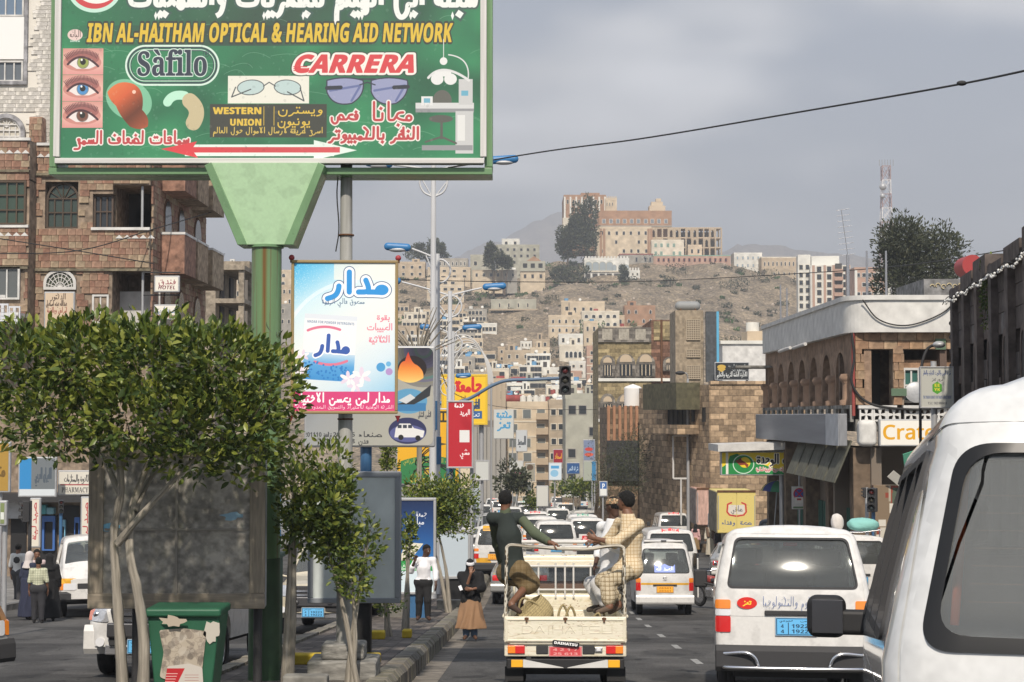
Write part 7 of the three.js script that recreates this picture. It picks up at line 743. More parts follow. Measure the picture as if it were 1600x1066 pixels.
// ---- the detergent poster on its street pole
const MP={d:19.6};
{
const D=MP.d,px=(p)=>X(p,D),y=(p)=>Y(p,D),gb=G(D)+MEDH-0.04;
const pole=thing('concrete_pole','grey street pole carrying the blue detergent poster','pole',[px(538),gb,-D-0.12]);part(pole,'shaft',rodGeo([0,0.3,0],[0,y(150)-gb,0],0.098,0.066,20),M([0.5,0.5,0.47],0.85,{map:T.concrete}));for(const yy of[366,655,760])part(pole,'clamp',new THREE.TorusGeometry(0.085,0.012,6,20).rotateX(1.57),K.rust,0,y(yy)-gb,0);const pl=new B();pl.rbox(0.8,0.24,0.7,0.03,0,0.12,0);pl.rbox(0.5,0.18,0.45,0.03,0,0.33,0);pl.mesh('plinth',K.concrete,pole);const wr=new B();wr.tube([[-0.09,y(262)-gb,0.02],[-0.11,y(300)-gb,0.02],[-0.085,y(360)-gb,0.03],[-0.12,y(392)-gb,0.03]],0.008,30,5);wr.mesh('loose_wire',K.wire,pole);
const m=print(460,412,618,642,4,(g)=>{
g.fillStyle=grad(g,460,412,600,640,['#3fb2e8','#d3ecf4','#f1f2ee','#d8e9f2','#8cc6e8']);g.fillRect(460,412,160,232);const q=rng(8);for(let i=0;i<500;i++){g.fillStyle=`rgba(255,255,255,${q() * 0.6})`;g.fillRect(460+q()*q()*70,412+q()*60,0.8,0.8);}g.fillStyle='rgba(244,240,230,0.7)';g.fillRect(522,412,96,26);g.lineWidth=6;g.strokeStyle='rgba(255,255,255,0.4)';g.beginPath();g.arc(560,560,120,3.2,4.7);g.stroke();
arabic(g,'مدار',508,606,457,31,'#2f95dd',{weight:0.72,halo:'#f6f8fa',haloW:4,halo2:'#3a5a86',halo2W:5.2});arabic(g,'مسحوق عالي الرغوة',503,570,475,8,'#5d7a98',{weight:0.42});arabic(g,'بقوة',588,610,500,9,'#e58a9c',{weight:0.5});arabic(g,'الحبيبات',573,614,516,10,'#e58a9c',{weight:0.5});arabic(g,'الثلاثية',576,610,535,10,'#e58a9c',{weight:0.5});
g.save();g.translate(516,545);g.rotate(0.06);g.fillStyle='#f2f3f5';g.fillRect(-42,-52,82,100);g.fillStyle=grad(g,0,0,0,55,['#f2f3f5','#5aa6de','#3c8fd2']);g.fillRect(-42,8,82,42);g.fillStyle='#dfe6ee';g.fillRect(-42,-52,82,7);latin(g,'MADAR FOR POWDER DETERGENTS',-38,36,-38,4,'#7d93ae');for(const[a,b,s]of[[-12,-22,1],[4,14,-1]]){g.strokeStyle='#e07a95';g.lineWidth=4;g.beginPath();g.moveTo(-24*s+a,b-4*s);g.quadraticCurveTo(a,b-16*s,26*s+a,b-8*s);g.stroke();}arabic(g,'مدار',-24,30,4,24,'#3b5fae',{weight:0.7,halo:'#fff',haloW:2});for(let i=0;i<50;i++)blob(g,-38+q()*70,22+q()*26,1.6,1.6,'#2f7fc8');g.restore();
for(const[x,yy,r]of[[545,592,12],[566,588,14],[556,603,11],[470,578,12],[474,556,9]])for(let i=0;i<6;i++){const a=i/6*6.28+x;blob(g,x+Math.cos(a)*r*0.6,yy+Math.sin(a)*r*0.5,r*0.55,r*0.25,i%2?'#f6f3f6':'#e6d8ea',a);}blob(g,596,574,7,7,'#4f9fd6');blob(g,608,569,4,4,'#6fb4e0');blob(g,609,581,5.5,5.5,'#b495cc');g.fillStyle='#d9467f';g.fillRect(460,612,160,32);arabic(g,'مدار لمن يحسن الاختيار',462,610,628,14,'#fff',{weight:0.55});arabic(g,'الشركة الوطنية للاستيراد والتسويق المحدودة صنعاء',464,616,638,5,'#f6dbe4',{weight:0.4});
});
const t=board('poster_sign','blue and white detergent poster with pink foot strip on the grey pole','poster',456,408,622,647,D,m,{frame:M([0.3,0.22,0.1],0.6),fw:0.035,base:y(650),th:0.05,turn:0.05});t.position.z+=0.08;const w2=(px(622)-px(456))/2;for(const s of[-1,1]){const f=part(t,'finial',new THREE.SphereGeometry(0.035,12,10),M([0.35,0.04,0.05],0.5),s*w2,y(404)-y(650),0);part(f,'finial_stem',rodGeo([0,-0.06,0],[0,-0.02,0],0.018),K.rust);part(t,'finial',new THREE.ConeGeometry(0.035,0.08,10).rotateX(Math.PI),M([0.35,0.04,0.05],0.5),s*w2,y(655)-y(650),0);}
}
// ---- the grey safety sign behind it
{
const D=26,m=print(478,543,678,697,3.2,(g)=>{
g.fillStyle=grad(g,478,543,678,697,['#5c6068','#9a9ea0','#a9a99f','#b0ada2']);g.fillRect(478,543,200,154);for(let i=0;i<40;i++){const k=g.createRadialGradient(660,548,0,660,548,60);k.addColorStop(0,'rgba(30,34,50,0.06)');k.addColorStop(1,'rgba(30,34,50,0)');g.fillStyle=k;g.fillRect(600,543,78,70);}blob(g,643,577,22,19,'#231c20');g.fillStyle=grad(g,0,552,0,600,['#c8342a','#e88a3a','#f4d27a']);g.beginPath();g.moveTo(620,592);g.quadraticCurveTo(622,566,632,566);g.quadraticCurveTo(634,558,637,552);g.quadraticCurveTo(642,570,650,572);g.quadraticCurveTo(662,580,660,592);g.quadraticCurveTo(640,606,620,592);g.fill();
blob(g,638,627,28,19,'#5f9cc2');g.fillStyle='#3c7cae';g.fillRect(614,630,50,12);poly(g,[[620,632],[646,622],[672,602],[670,619],[646,632]],'#30343a');poly(g,[[622,626],[640,616],[648,622],[634,631]],'#cfd3d6');arabic(g,'التأمين الشامل',652,672,651,8,'#3a3d45',{weight:0.4});blob(g,636,672,29,20,'#31355c');blob(g,636,676,27,13,'#5a5f92');poly(g,[[618,668],[624,661],[640,661],[646,668],[662,672],[660,682],[616,682]],'#e2e2e0');blob(g,626,682,4,4,'#222');blob(g,652,683,4,4,'#222');for(const x of[624,632,640]){g.fillStyle='#3a4050';g.fillRect(x-3,663,6,5);}
arabic(g,'صنعاء',560,598,681,8,'#34363a',{weight:0.45});latin(g,'202785',522,556,681,7,'#34363a');arabic(g,'تعز الحديدة',508,520,681,7,'#34363a');latin(g,'201110',478,505,681,7,'#34363a');arabic(g,'عدن',560,577,691,8,'#34363a',{weight:0.45});latin(g,'2098',532,556,691,7,'#34363a');latin(g,'350997',500,528,691,7,'#34363a');
});
board('poster_sign','grey rounded sign with fire, ship and wrecked car ovals behind the poster','sign',476,541,680,699,D,m,{th:0.14,fw:0.03,round:0.09,onMedian:1,posts:[571],pr:0.09,postMat:K.bluePaint});
}
// ---- light boxes on the median
const lightbox=(label,px0,y0,px1,y1,d,mat,o={})=>{const t=board('light_box',label,'light box',px0,y0,px1,y1,d,mat,{th:0.26,fw:0.07,frame:o.frame??M([0.24,0.26,0.28],0.5),back:o.back??M([0.2,0.22,0.24],0.6),onMedian:1,...o}),w=(X(px1,d)-X(px0,d))*(o.pw??0.36),h=Y(y1,d)-t.position.y;part(t,'pedestal',new RoundedBoxGeometry(w,h+0.1,0.22,1,0.02),o.ped??K.black,(o.pofs??0),h/2,-0.01);return t;};
lightbox('large blank grey light box on a black pedestal beside the small tree',484,737,627,941,22.2,M([0.68,0.74,0.72],0.5,{map:T.plaster}));
{const jm=print(624,782,677,922,5,(g)=>{g.fillStyle=grad(g,0,782,0,880,['#132a52','#1d4e8c','#2f7cc0']);g.fillRect(624,782,54,142);arabic(g,'جمعة',650,667,806,10,'#f4f6fa',{weight:0.32});arabic(g,'مباركة',634,663,818,11,'#f4f6fa',{weight:0.32});poly(g,[[624,878],[636,846],[662,848],[644,872]],'#e4e0cc');line(g,[[628,876],[658,850]],'#b8b4a0',0.8);g.fillStyle='#2f9a4c';g.fillRect(624,874,54,16);arabic(g,'اكثر العروض',628,660,883,6,'#eaf6ea',{weight:0.4});latin(g,'Samba George Exp',626,664,889,4,'#eaf6ea');g.fillStyle='#d7e8f0';g.fillRect(624,890,54,34);});lightbox('blue light box with white Arabic greeting behind the man in white',619,778,682,928,36,jm,{frame:K.galv,back:K.galv,ped:K.bluePaint,fw:0.055,pw:0.5});lightbox('pale blank light box in shade beyond the man in white shirt',683,828,736,904,42,M([0.5,0.58,0.64],0.6),{pw:0.5,frame:K.galv});}
{const D=18.7,t=board('advert_panel','dark rusty back of a large advert panel behind the tree trunks','advert panel',143,690,417,950,D,M([0.44,0.41,0.36],0.9,{map:far(T.concrete,0.9),bumpMap:N.plasterBump,bumpScale:0.01}),{frame:M([0.34,0.29,0.22],0.85,{map:T.worn}),fw:0.17,th:0.16,onMedian:1,posts:[212,402],pr:0.05,postMat:K.dark});const h=Y(690,D)-Y(950,D),yy=(Y(690,D)+Y(950,D))/2-t.position.y;const sm2=new B();sm2.box(0.03,h-0.3,0.03,0,yy,0.095);sm2.box(1.6,0.025,0.03,0,yy-0.05,0.097);sm2.each('seam',M([0.24,0.22,0.19],0.9),t);for(const[x,y,c]of[[0.62,0.1,[0.25,0.4,0.5]],[-0.75,-0.02,[0.2,0.45,0.6]]])part(t,'torn_sticker',new THREE.ShapeGeometry(shapeOf(Array.from({length:15},(_,i)=>[Math.cos(i/15*6.283)*0.1*(0.5+0.6*hash(i,4)),Math.sin(i/15*6.283)*0.1*(0.5+0.6*hash(i,4))]))),M(c,0.8),x,yy+y,0.092).scale.set(1.6,0.5,1);
const c=thing('advert_column','slim advert column with blue strip and green base beside the green post','advert column',[X(427,21),G(21)+MEDH-0.04,-21]),cy=(p)=>Y(p,21)-c.position.y;part(c,'blue_strip',new RoundedBoxGeometry(0.15,cy(735)-cy(858),0.5,1,0.02),print(417,735,437,858,6,(g)=>{g.fillStyle='#3f9fd6';g.fillRect(417,735,20,123);g.fillStyle='#e6eef2';g.fillRect(417,790,20,40);arabic(g,'اتصالات',419,435,768,8,'#fff');blob(g,422,805,3,4,'#3c4650');blob(g,431,805,3,4,'#3c4650');g.fillStyle='#5fa464';g.fillRect(417,840,20,20);}),0,(cy(735)+cy(858))/2,0);part(c,'green_base',new RoundedBoxGeometry(0.2,cy(872),0.5,1,0.02),M([0.04,0.09,0.06],0.6),0,cy(872)/2,0);part(c,'ledge',new RoundedBoxGeometry(0.26,0.06,0.56,1,0.015),M([0.05,0.1,0.07],0.6),0,cy(868),0);}
// ---- the green bin with peeling posters
{
const D=17.3,t=thing('rubbish_bin','dark green rubbish bin with peeling posters under the advert panel','bin',[X(290,D),G(D)+MEDH-0.04,-D]),top=Y(957,D)-t.position.y,w=X(346,D)-X(232,D),gm=P([0.02,0.12,0.06],0.5,{map:T.plaster}),sh=shapeOf([[-w*0.36,0],[w*0.36,0],[w*0.48,top],[-w*0.48,top]]);part(t,'tub',exGeo(sh,0.5,0.015),gm,0,0,-0.5);part(t,'rim',new RoundedBoxGeometry(w*1.04,0.09,0.62,2,0.03),gm,0,top,-0.24);
const ps=canvasTex(256,256,(g)=>{g.fillStyle='#b9ae9c';g.fillRect(0,0,256,256);const q=rng(6);for(let i=0;i<120;i++){g.fillStyle=`rgba(${['80,74,66', '205,198,184', '120,112,100'][Math.floor(q() * 3)]},0.3)`;g.beginPath();g.ellipse(q()*256,q()*256,4+q()*26,3+q()*18,q()*3,0,7);g.fill();}g.strokeStyle='rgba(80,72,66,0.6)';for(let i=0;i<26;i++){g.beginPath();g.ellipse(q()*256,q()*200,8+q()*18,6+q()*14,0,0,7);g.stroke();}});const pg=new THREE.ShapeGeometry(rpoly([[-0.26,-0.3],[-0.1,-0.36],[0.17,-0.3],[0.22,0.17],[-0.02,0.2],[-0.27,0.18],[-0.22,-0.05]],0.03));part(t,'old_poster',uvFit(pg,0.56,0.6),M([0.85,0.85,0.85],0.95,{map:ps}),0.02,top-0.36,0.03).rotation.x=0;const rd=canvasTex(128,128,(g)=>{g.fillStyle='#c8c2b8';g.fillRect(0,0,128,128);poly(g,[[0,20],[70,20],[30,128],[0,128]],'#b8262c');for(let i=0;i<7;i++){g.fillStyle='rgba(235,225,215,0.8)';g.fillRect(8,40+i*11,40-i*3,3);g.fillStyle='rgba(150,60,60,0.6)';g.fillRect(70,46+i*11,44,2);}});part(t,'red_flyer',uvFit(new THREE.ShapeGeometry(rpoly([[-0.2,-0.16],[0.22,-0.16],[0.2,0.12],[0.06,0.16],[-0.16,0.13]],0.02)),0.42,0.32),M([0.9,0.9,0.9],0.9,{map:rd}),0,top-0.68,0.035);const jag=(r,s)=>new THREE.ShapeGeometry(shapeOf(Array.from({length:17},(_,i)=>[Math.cos(i/17*6.283)*r*(0.55+0.6*hash(i,s)),Math.sin(i/17*6.283)*r*(0.55+0.6*hash(i,s))])));part(t,'torn_paper',jag(0.11,3),M([0.5,0.47,0.4],0.95),0.3,top-0.2,0.03).scale.set(0.8,1.1,1);part(t,'torn_paper',jag(0.1,8),M([0.42,0.36,0.28],0.95),-0.1,top-0.08,0.09).scale.set(1.5,0.6,1);
}
// ---- blocks along the median
{const q=rng(2),ye=M([0.62,0.45,0.03],0.9,{map:T.worn}),gr=M([0.3,0.29,0.26],0.95,{map:T.concrete});[[480,1031,53,1],[540,1030,62,0],[584,1031,24,1],[592,993,22,1],[637,991,15,1],[480,1066,70,0],[615,960,40,0],[706,948,46,0]].forEach(([px,y,w,c],i)=>{const d=F*1.53/(y-850),s=F/d,b=new RoundedBoxGeometry(w/s,0.14+(i>5?0.16:0),0.22,2,0.03),names=['yellow kerb block left of the poster pole','grey kerb block in front of the poster pole','small yellow kerb block right of the poster pole','yellow kerb block under the low median shrub','yellow kerb block at the feet of the man in white','grey kerb block at the bottom edge of the median','low concrete trough by the median shrub','concrete block under the pale light box'];tag(part(scene,'kerb_block',boxUV(flat(b)),c?ye:gr,X(px,d),G(d)+MEDH+0.04,-d),'painted '.repeat(c)+names[i],'kerb block');});}
// ---- boards and signs along the street
const simple=(bg,fn)=>(g,a,b,c,d)=>{g.fillStyle=bg;g.fillRect(a,b,c-a,d-b);fn?.(g,a,b,c,d);};
const AR=(t,col,o)=>(g,a,b,c,d)=>arabic(g,t,a+(c-a)*0.1,c-(c-a)*0.1,b+(d-b)*0.68,(d-b)*0.4,col,o);
[
['hotel_sign','white hotel sign with red lettering on the side of the stone hotel',239,431,279,457,59.6,simple('#e6e2d6',(g)=>{arabic(g,'فندق',243,275,444,11,'#8d3a44',{weight:0.35});latin(g,'HOTEL',243,274,454,7,'#6d3038',{slant:0.2});}),{base:Y(470,59)}],['hotel_sign','white tourist sign with blue Arabic below the hotel sign',239,476,279,500,59.6,simple('#e6e2d6',(g)=>{arabic(g,'غمدان',242,276,489,11,'#5b7fae',{weight:0.3});latin(g,'TOURIST',242,277,499,6,'#8d3a44',{slant:0.2});}),{base:Y(505,59)}],['doctor_sign','beige doctor sign with brown Arabic script on the hotel wall',67,456,115,530,59.2,simple('#cbb79e',(g)=>{arabic(g,'الدكتور',76,102,466,9,'#4a3a30');arabic(g,'عبدالله عبده اسماعيل',68,104,477,9,'#4a3a30');arabic(g,'امراض وباطنية',70,104,488,9,'#8d4438');}),{base:Y(535,59)}],
['shop_sign','yellow sign at the left edge above the parked minibus',-40,690,18,770,44,simple('#a8863a',AR('محلات','#6b5220')),{posts:[0]}],['shop_sign','blue and grey shop sign left of the pharmacy sign',30,714,90,777,54,simple('#6d7478',(g)=>{g.fillStyle='#2f86c2';g.fillRect(30,714,20,63);g.fillStyle='#cfd6da';g.fillRect(30,766,60,11);arabic(g,'الطيران العربي',56,84,748,18,'#4a5560');}),{base:G(54)+4}],['pharmacy_sign','white pharmacy sign with black lettering over the shops',92,735,146,774,55,simple('#d6d2c6',(g)=>{arabic(g,'للأدوية والمستلزمات',100,142,752,12,'#3a3a3e',{weight:0.4});g.fillStyle='#9a3038';g.fillRect(94,757,50,2);latin(g,'PHARMACY',96,142,771,9,'#2e2e34',{font:'serif'});}),{base:G(55)+4}],['vertical_sign','tall white sign with red Arabic between the shop doors',49,778,66,856,53,simple('#d8d2c4',(g)=>{g.save();g.translate(62,852);g.rotate(-1.57);arabic(g,'صيدلية',4,70,-2,10,'#b0363c',{weight:0.5});g.restore();}),{}],['vertical_sign','tall white sign with red Arabic at the edge of the dark panel',128,776,146,858,53,simple('#d8d2c4',(g)=>{g.save();g.translate(142,852);g.rotate(-1.57);arabic(g,'صيدلية',4,70,-2,10,'#b0363c',{weight:0.5});g.restore();}),{}],['poster_sign','small green notice on a post at the left edge',0,782,14,822,33,simple('#7d8a5a',(g)=>{g.fillStyle='#d8dcd6';g.fillRect(1,800,12,14);}),{posts:[7]}],
['university_sign','yellow university sign with red Arabic letters',690,585,762,664,96,simple('#f0c62c',(g)=>{arabic(g,'جامعة ا',694,755,610,22,'#d0262c',{weight:0.8});blob(g,702,619,6,8,'#d8d2b0');arabic(g,'فرع',718,728,622,6,'#8a5a20');arabic(g,'القانون',736,752,640,16,'#24406a',{weight:0.5});g.fillStyle='#2f5f9a';g.fillRect(734,644,22,13);arabic(g,'تعز',738,752,653,7,'#e8eef6');}),{posts:[752],pr:0.14,th:0.5,frame:M([0.75,0.5,0.03],0.5),fw:0.12}],['post_service_sign','tall red post service sign in front of the yellow university sign',698,626,740,732,46,simple('#b81f2e',(g)=>{arabic(g,'خدمة',708,726,634,8,'#f4eeee',{weight:0.6});arabic(g,'البريد',718,737,646,8,'#f4eeee',{weight:0.6});g.fillStyle='#e2e2e0';g.fillRect(718,672,18,20);arabic(g,'مشي',718,736,712,10,'#f4e6e6');}),{posts:[737],pr:0.05,frame:K.galv,fw:0.05}],
['bank_billboard','yellow and green bank billboard behind the median bush',619,638,719,758,56,simple('#e6ae22',(g)=>{for(const[x,w]of[[684,14],[700,8]]){g.strokeStyle='#33301c';g.lineWidth=3;g.strokeRect(x-12,642,w+8,15);}poly(g,[[678,690],[702,694],[678,698]],'#4a4632');g.fillStyle='#2f7d48';g.beginPath();g.moveTo(624,758);g.lineTo(624,722);g.quadraticCurveTo(668,706,714,720);g.lineTo(714,758);g.fill();arabic(g,'بنك التسليف التعاوني الزراعي',628,706,724,7,'#d8b64c',{weight:0.4});blob(g,670,738,7,6,'#c8a63c');latin(g,'CREDIT BANK',640,706,756,7,'#d8b64c');}),{posts:[628,708],pr:0.1}],['library_sign','white library sign with blue Arabic hanging before the cream flats',771,640,803,686,150,simple('#c9cbc6',(g)=>{arabic(g,'مكتبة',774,800,652,10,'#3f97c8',{weight:0.6});arabic(g,'تعز',776,798,669,12,'#3f97c8',{weight:0.6});}),{posts:[801]}],
['shop_sign','white sign with dark Arabic letters right of the library sign',806,672,824,706,150,simple('#c4c8ca',AR('السعيد','#4a5058')),{posts:[808]}],['blank_sign','blank white sign on a post left of the queue',742,719,765,751,76,simple('#c9ccc8'),{posts:[753],frame:K.galv,fw:0.05}],['poster_sign','small blank poster with pink lettering on a far post',796,720,818,752,130,simple('#c6c8c4',(g)=>{g.fillStyle='#d85a92';g.fillRect(796,738,18,14);}),{posts:[807]}],['poster_sign','small blue and white detergent poster on a far median post',857,723,878,751,120,simple('#d6e2ea',(g)=>{g.fillStyle='#4fa2d8';g.fillRect(860,727,14,5);blob(g,866,740,7,6,'#8fc2e2');}),{posts:[867]}],['red_sign','tall red sign above the far detergent poster',864,702,880,724,140,simple('#9a2036',AR('اسعاد','#e8b83a')),{posts:[866]}],['blue_sign','blue shop sign right of the far detergent poster',885,723,906,741,140,simple('#2f5a92',AR('شركة النصر','#b9cfe6')),{posts:[896]}],['poster_sign','poster of fruit under a blue sky above the far street',911,687,930,720,120,simple('#7d8aa8',(g)=>{blob(g,920,702,7,3,'#c8443c');blob(g,920,711,8,3,'#d8604a');}),{posts:[925]}],['poster_sign','tall pale poster with a blue edge near the parking sign',911,720,932,752,110,simple('#a9b0a4',(g)=>{g.fillStyle='#3f84b4';g.fillRect(925,720,7,32);}),{posts:[929]}],['shop_sign','white shop sign with red Arabic behind the thorn tree',941,725,966,740,108,simple('#d2cec6',AR('ابوظبي','#b0303c')),{posts:[952]}],['parking_sign','blue parking sign over a white notice on a post',936,752,949,776,84,simple('#3566a8',(g)=>{latin(g,'P',939,946,763,9,'#eef2f6');g.fillStyle='#e2e4e0';g.fillRect(936,764,13,12);}),{posts:[942],pr:0.04,th:0.05}],['blank_board','pale blank board standing on the far median',838,759,857,792,115,simple('#cfcfc8'),{posts:[847]}],['blank_board','grey blank board on the median left of the vans',733,757,752,796,82,simple('#aab4bc'),{posts:[742]}],['brown_sign','brown oval sign on a grey board above the queue',821,724,836,752,128,simple('#9a9686',(g)=>{blob(g,828,730,6,5,'#5a4a3a');}),{posts:[822]}],['ad_banner','cream advert strip below the red post service sign',718,728,741,764,80,simple('#d9cbb2',(g)=>latin(g,'MENT',722,738,752,5,'#8a8072')),{posts:[730]}],
['street_notice','grey notice with a green hexagon logo on a post before the arcade',1437,573,1490,638,38,simple('#b9bab2',(g)=>{arabic(g,'شركة اليمن والكويت للتجارة والعقار',1440,1487,584,7,'#3a4a7a',{weight:0.4});arabic(g,'مرور تعز',1455,1474,594,5,'#4a4a52');g.save();poly(g,[[1456,601],[1464,596],[1472,601],[1472,612],[1464,617],[1456,612]],'#4f9a34');latin(g,'EE',1459,1469,605,5,'#e6d23a');latin(g,'YK',1459,1469,612,5,'#e6d23a');g.restore();latin(g,'THE YEMEN KUWAIT FOR TRADE & INVESTMENT',1440,1488,625,5,'#3a4a7a');latin(g,'Y.S.C  TAIZ BRANCH',1448,1480,634,4,'#4a4a52');}),{posts:[1462],pr:0.07,frame:K.galv,fw:0.03,tall:0.6}],['no_parking_sign','white no parking sign on a thin post before the dark shutters',1236,760,1260,796,58,simple('#dcd8d2',(g)=>{blob(g,1248,772,9.6,9.6,'#c0304a');blob(g,1248,772,7.4,7.4,'#4f5cb0');line(g,[[1242,766],[1254,778]],'#c0304a',2);line(g,[[1254,766],[1242,778]],'#c0304a',2);g.fillStyle='#e8e4dc';g.fillRect(1241,777,13,10);g.fillStyle='#b05048';g.fillRect(1244,779,7,3);speckle(g,1,1,1,['#4a8a5a'],1,2);g.fillStyle='#6d8a62';g.fillRect(1238,792,16,3);}),{posts:[1249],pr:0.035,th:0.03,fw:0.01,tall:3.2}],['ministry_board','dark board with white Arabic and a gold eagle before the white building',1117,566,1171,594,109,simple('#23282c',(g)=>{blob(g,1127,573,7,4,'#c8a64a');poly(g,[[1120,577],[1127,582],[1134,577],[1127,572]],'#c8a64a');arabic(g,'الجمهورية اليمنية',1138,1166,573,5,'#c4c8c8',{weight:0.4});arabic(g,'محافظة تعز',1143,1166,580,4,'#c4c8c8',{weight:0.4});arabic(g,'الادارة العامة للتربية والتعليم',1119,1169,589,8,'#dfe2e0',{weight:0.45});}),{posts:[1120,1168],pr:0.08}],['photo_board','dark photo board with a red figure beside the empty frame',1078,722,1107,762,92,simple('#54565a',(g)=>{poly(g,[[1090,742],[1092,732],[1096,740]],'#c86a58');g.fillStyle='#3566a8';g.fillRect(1078,748,29,14);g.fillStyle='#cfc9b8';g.fillRect(1099,724,7,22);}),{posts:[1080,1104]}],
].forEach(([name,label,a,b,c,d,D,fn,o])=>board(name,label,'sign',a,b,c,d,D,print(a,b,c,d,Math.min(6,220/(c-a)),(g)=>fn(g,a,b,c,d)),o));
// ---------------------------------------------------------------- lamps, wires, stalls and plants
const medX=(d)=>LAT(-2.85,d),lampHead=new THREE.CapsuleGeometry(0.115,0.56,6,14);lampHead.scale(1,1,0.75);
function streetLamp(label,d,h,arms,x0=medX(d)){
const g0=G(d)+MEDH-0.04,t=thing('street_lamp',label,'street lamp',[x0,g0,-d],0,'double-armed lamps along the median'),m=M([0.66,0.67,0.68],0.55,{map:T.dust});part(t,'post',rodGeo([0,-0.3,0],[0,h,0],0.115,0.07,14),m);part(t,'blue_band',new THREE.CylinderGeometry(0.125,0.125,0.8,14),K.bluePaint,0,h*0.42,0);
for(const[s,len,dy]of arms){const a=new B();a.tube([[0,h-0.9,0],[-s*0.28,h-0.75,0],[-s*0.38,h-0.45,0],[-s*0.2,h-0.2,0],[0,h-0.15,0],[s*len*0.6,h-0.05+dy*0.6,0],[s*len,h+dy,0]],0.03,44,7);a.rod([0,h-0.95,0],[s*len*0.45,h-0.1+dy*0.4,0],0.02);const ar=a.each('arm',m,t)[0];const hd=part(ar,'lamp_head',lampHead,P([0.035,0.2,0.46],0.45,{map:T.dust}),s*(len+0.42),h+dy+0.05,0);hd.rotation.z=Math.PI/2+s*0.06;const ls=part(ar,'lens',new THREE.SphereGeometry(0.12,14,8),K.galv,s*(len+0.4),h+dy-0.03,0);ls.scale.set(2.4,0.6,0.8);}return t;
}
streetLamp('tall nearest street lamp rising behind the grey safety sign',46,12,[[1,1.55,0.1],[-1,1.1,0]]);streetLamp('second street lamp, blue heads either side of the tall nearest lamp',55,9.6,[[1,1.05,0.1],[-1,1.6,0.3]]);
streetLamp('blue street lamp head left of the tall nearest post',48.5,9.9,[[-1,0.75,0.15]],X(683,48.5));[[66,9.3,707],[84,8.6,700],[112,8.6,716]].forEach(([d,h,lx],i)=>streetLamp(['third','fourth','farthest'][i]+' street lamp along the median, counted away from the camera',d,h,[[1,0.35,0.1],[-1,0.5,0.1]],X(lx,d)));
{const d=88,t=thing('street_lamp','plain lamp post with one small head beside the empty sign frame','street lamp',[X(1075,d),G(d),-d]),h=Y(592,d)-G(d);part(t,'post',rodGeo([0,0,0],[0,h,0],0.1,0.06,12),K.galv);const b=new B();b.tube([[0,h,0],[-0.06,h+0.25,0.1],[-0.3,h+0.34,0.2]],0.035);b.mesh('arm',K.galv,t);part(t,'lamp_head',new THREE.SphereGeometry(0.22,14,8),K.dark,-0.42,h+0.3,0.2).scale.set(1.2,0.5,0.8);
const f=thing('sign_frame','empty white sign frame standing before the brown stone block','sign frame',[X(1064,d),G(d),-d-0.1]),w=X(1076,d)-X(1052,d),g=new B();for(const s of[-1,1])g.rbox(0.09,Y(681,d)-Y(748,d),0.09,0.01,s*w/2,(Y(681,d)+Y(748,d))/2-G(d),0);for(const y of[681,748])g.rbox(w,0.09,0.08,0.01,0,Y(y,d)-G(d),0);g.rod([0,-0.2,0],[0,Y(748,d)-G(d),0],0.05);g.each('frame_bar',K.whitePaint,f);}
{const d=39,t=thing('street_lamp','small curved lamp over the grey hexagon notice','street lamp',[X(1440,d),G(d),-d]),b=new B();b.tube([[0,0,0],[0,Y(585,d)-G(d),0],[0.06,Y(560,d)-G(d),0],[0.2,Y(542,d)-G(d),0],[0.34,Y(540,d)-G(d),0.1]],0.035,60,8);b.mesh('post',K.dark,t);part(t,'lamp_head',new THREE.SphereGeometry(0.15,16,10),K.galv,0.4,Y(539,d)-G(d),0.12).scale.y=0.55;}
// traffic lights
function trafficLight(label,x,yTop,yBot,d,turn,post){const s=F/d,h=(yBot-yTop)/s,t=thing('traffic_light',label,'traffic light',[X(x,d),Y(yBot,d),-d],turn);part(t,'housing',new RoundedBoxGeometry(h*0.4,h,h*0.3,2,0.02),M([0.03,0.03,0.032],0.6),0,h/2,0);[[0.1,0.012,0.012],[0.05,0.045,0.03],[0.03,0.04,0.04]].forEach((c,i)=>{const l=part(t,'signal_lens',new THREE.SphereGeometry(h*0.12,18,8,0,Math.PI*2,0,1.2).rotateX(Math.PI/2),P(c,0.2,{clearcoat:1}),0,h*(0.83-i*0.33),h*0.1);part(l,'visor',new THREE.CylinderGeometry(h*0.15,h*0.15,h*0.2,18,1,true,-Math.PI/2,Math.PI).rotateX(Math.PI/2).rotateZ(Math.PI),K.black,0,0,h*0.12);});if(post)part(t,'post',rodGeo([0,G(d)-Y(yBot,d),-h*0.2],[0,h,-h*0.2],0.05),post);return t;}
{const d=50,t=trafficLight('traffic light hanging at the end of the long blue arm',883,572,617,d,0),o=t.position,q=(px,y,dz=0)=>{const p=at(px,y,d);return[p[0]-o.x,p[1]-o.y,p[2]-o.z-0.15];};const b=new B();b.tube([q(700,860),q(700,660),q(702,636),q(735,622),q(770,602),q(790,595),q(835,593),q(876,591)],0.052,120,10);b.mesh('arm',P([0.1,0.17,0.27],0.5,{map:T.dust}),t);}
trafficLight('dark traffic light at the left kerb before the pharmacy',42,783,816,47,-1.2,K.dark);trafficLight('dark traffic light beside the pharmacy doors',97,782,802,50,0.3,K.bluePaint);trafficLight('grey traffic light before the poster pillar of the arcade',1362,763,800,46,-0.4,K.bluePaint);trafficLight('small traffic light turned sideways by the arcade shutters',1350,762,778,46.6,-1.6,K.galv);
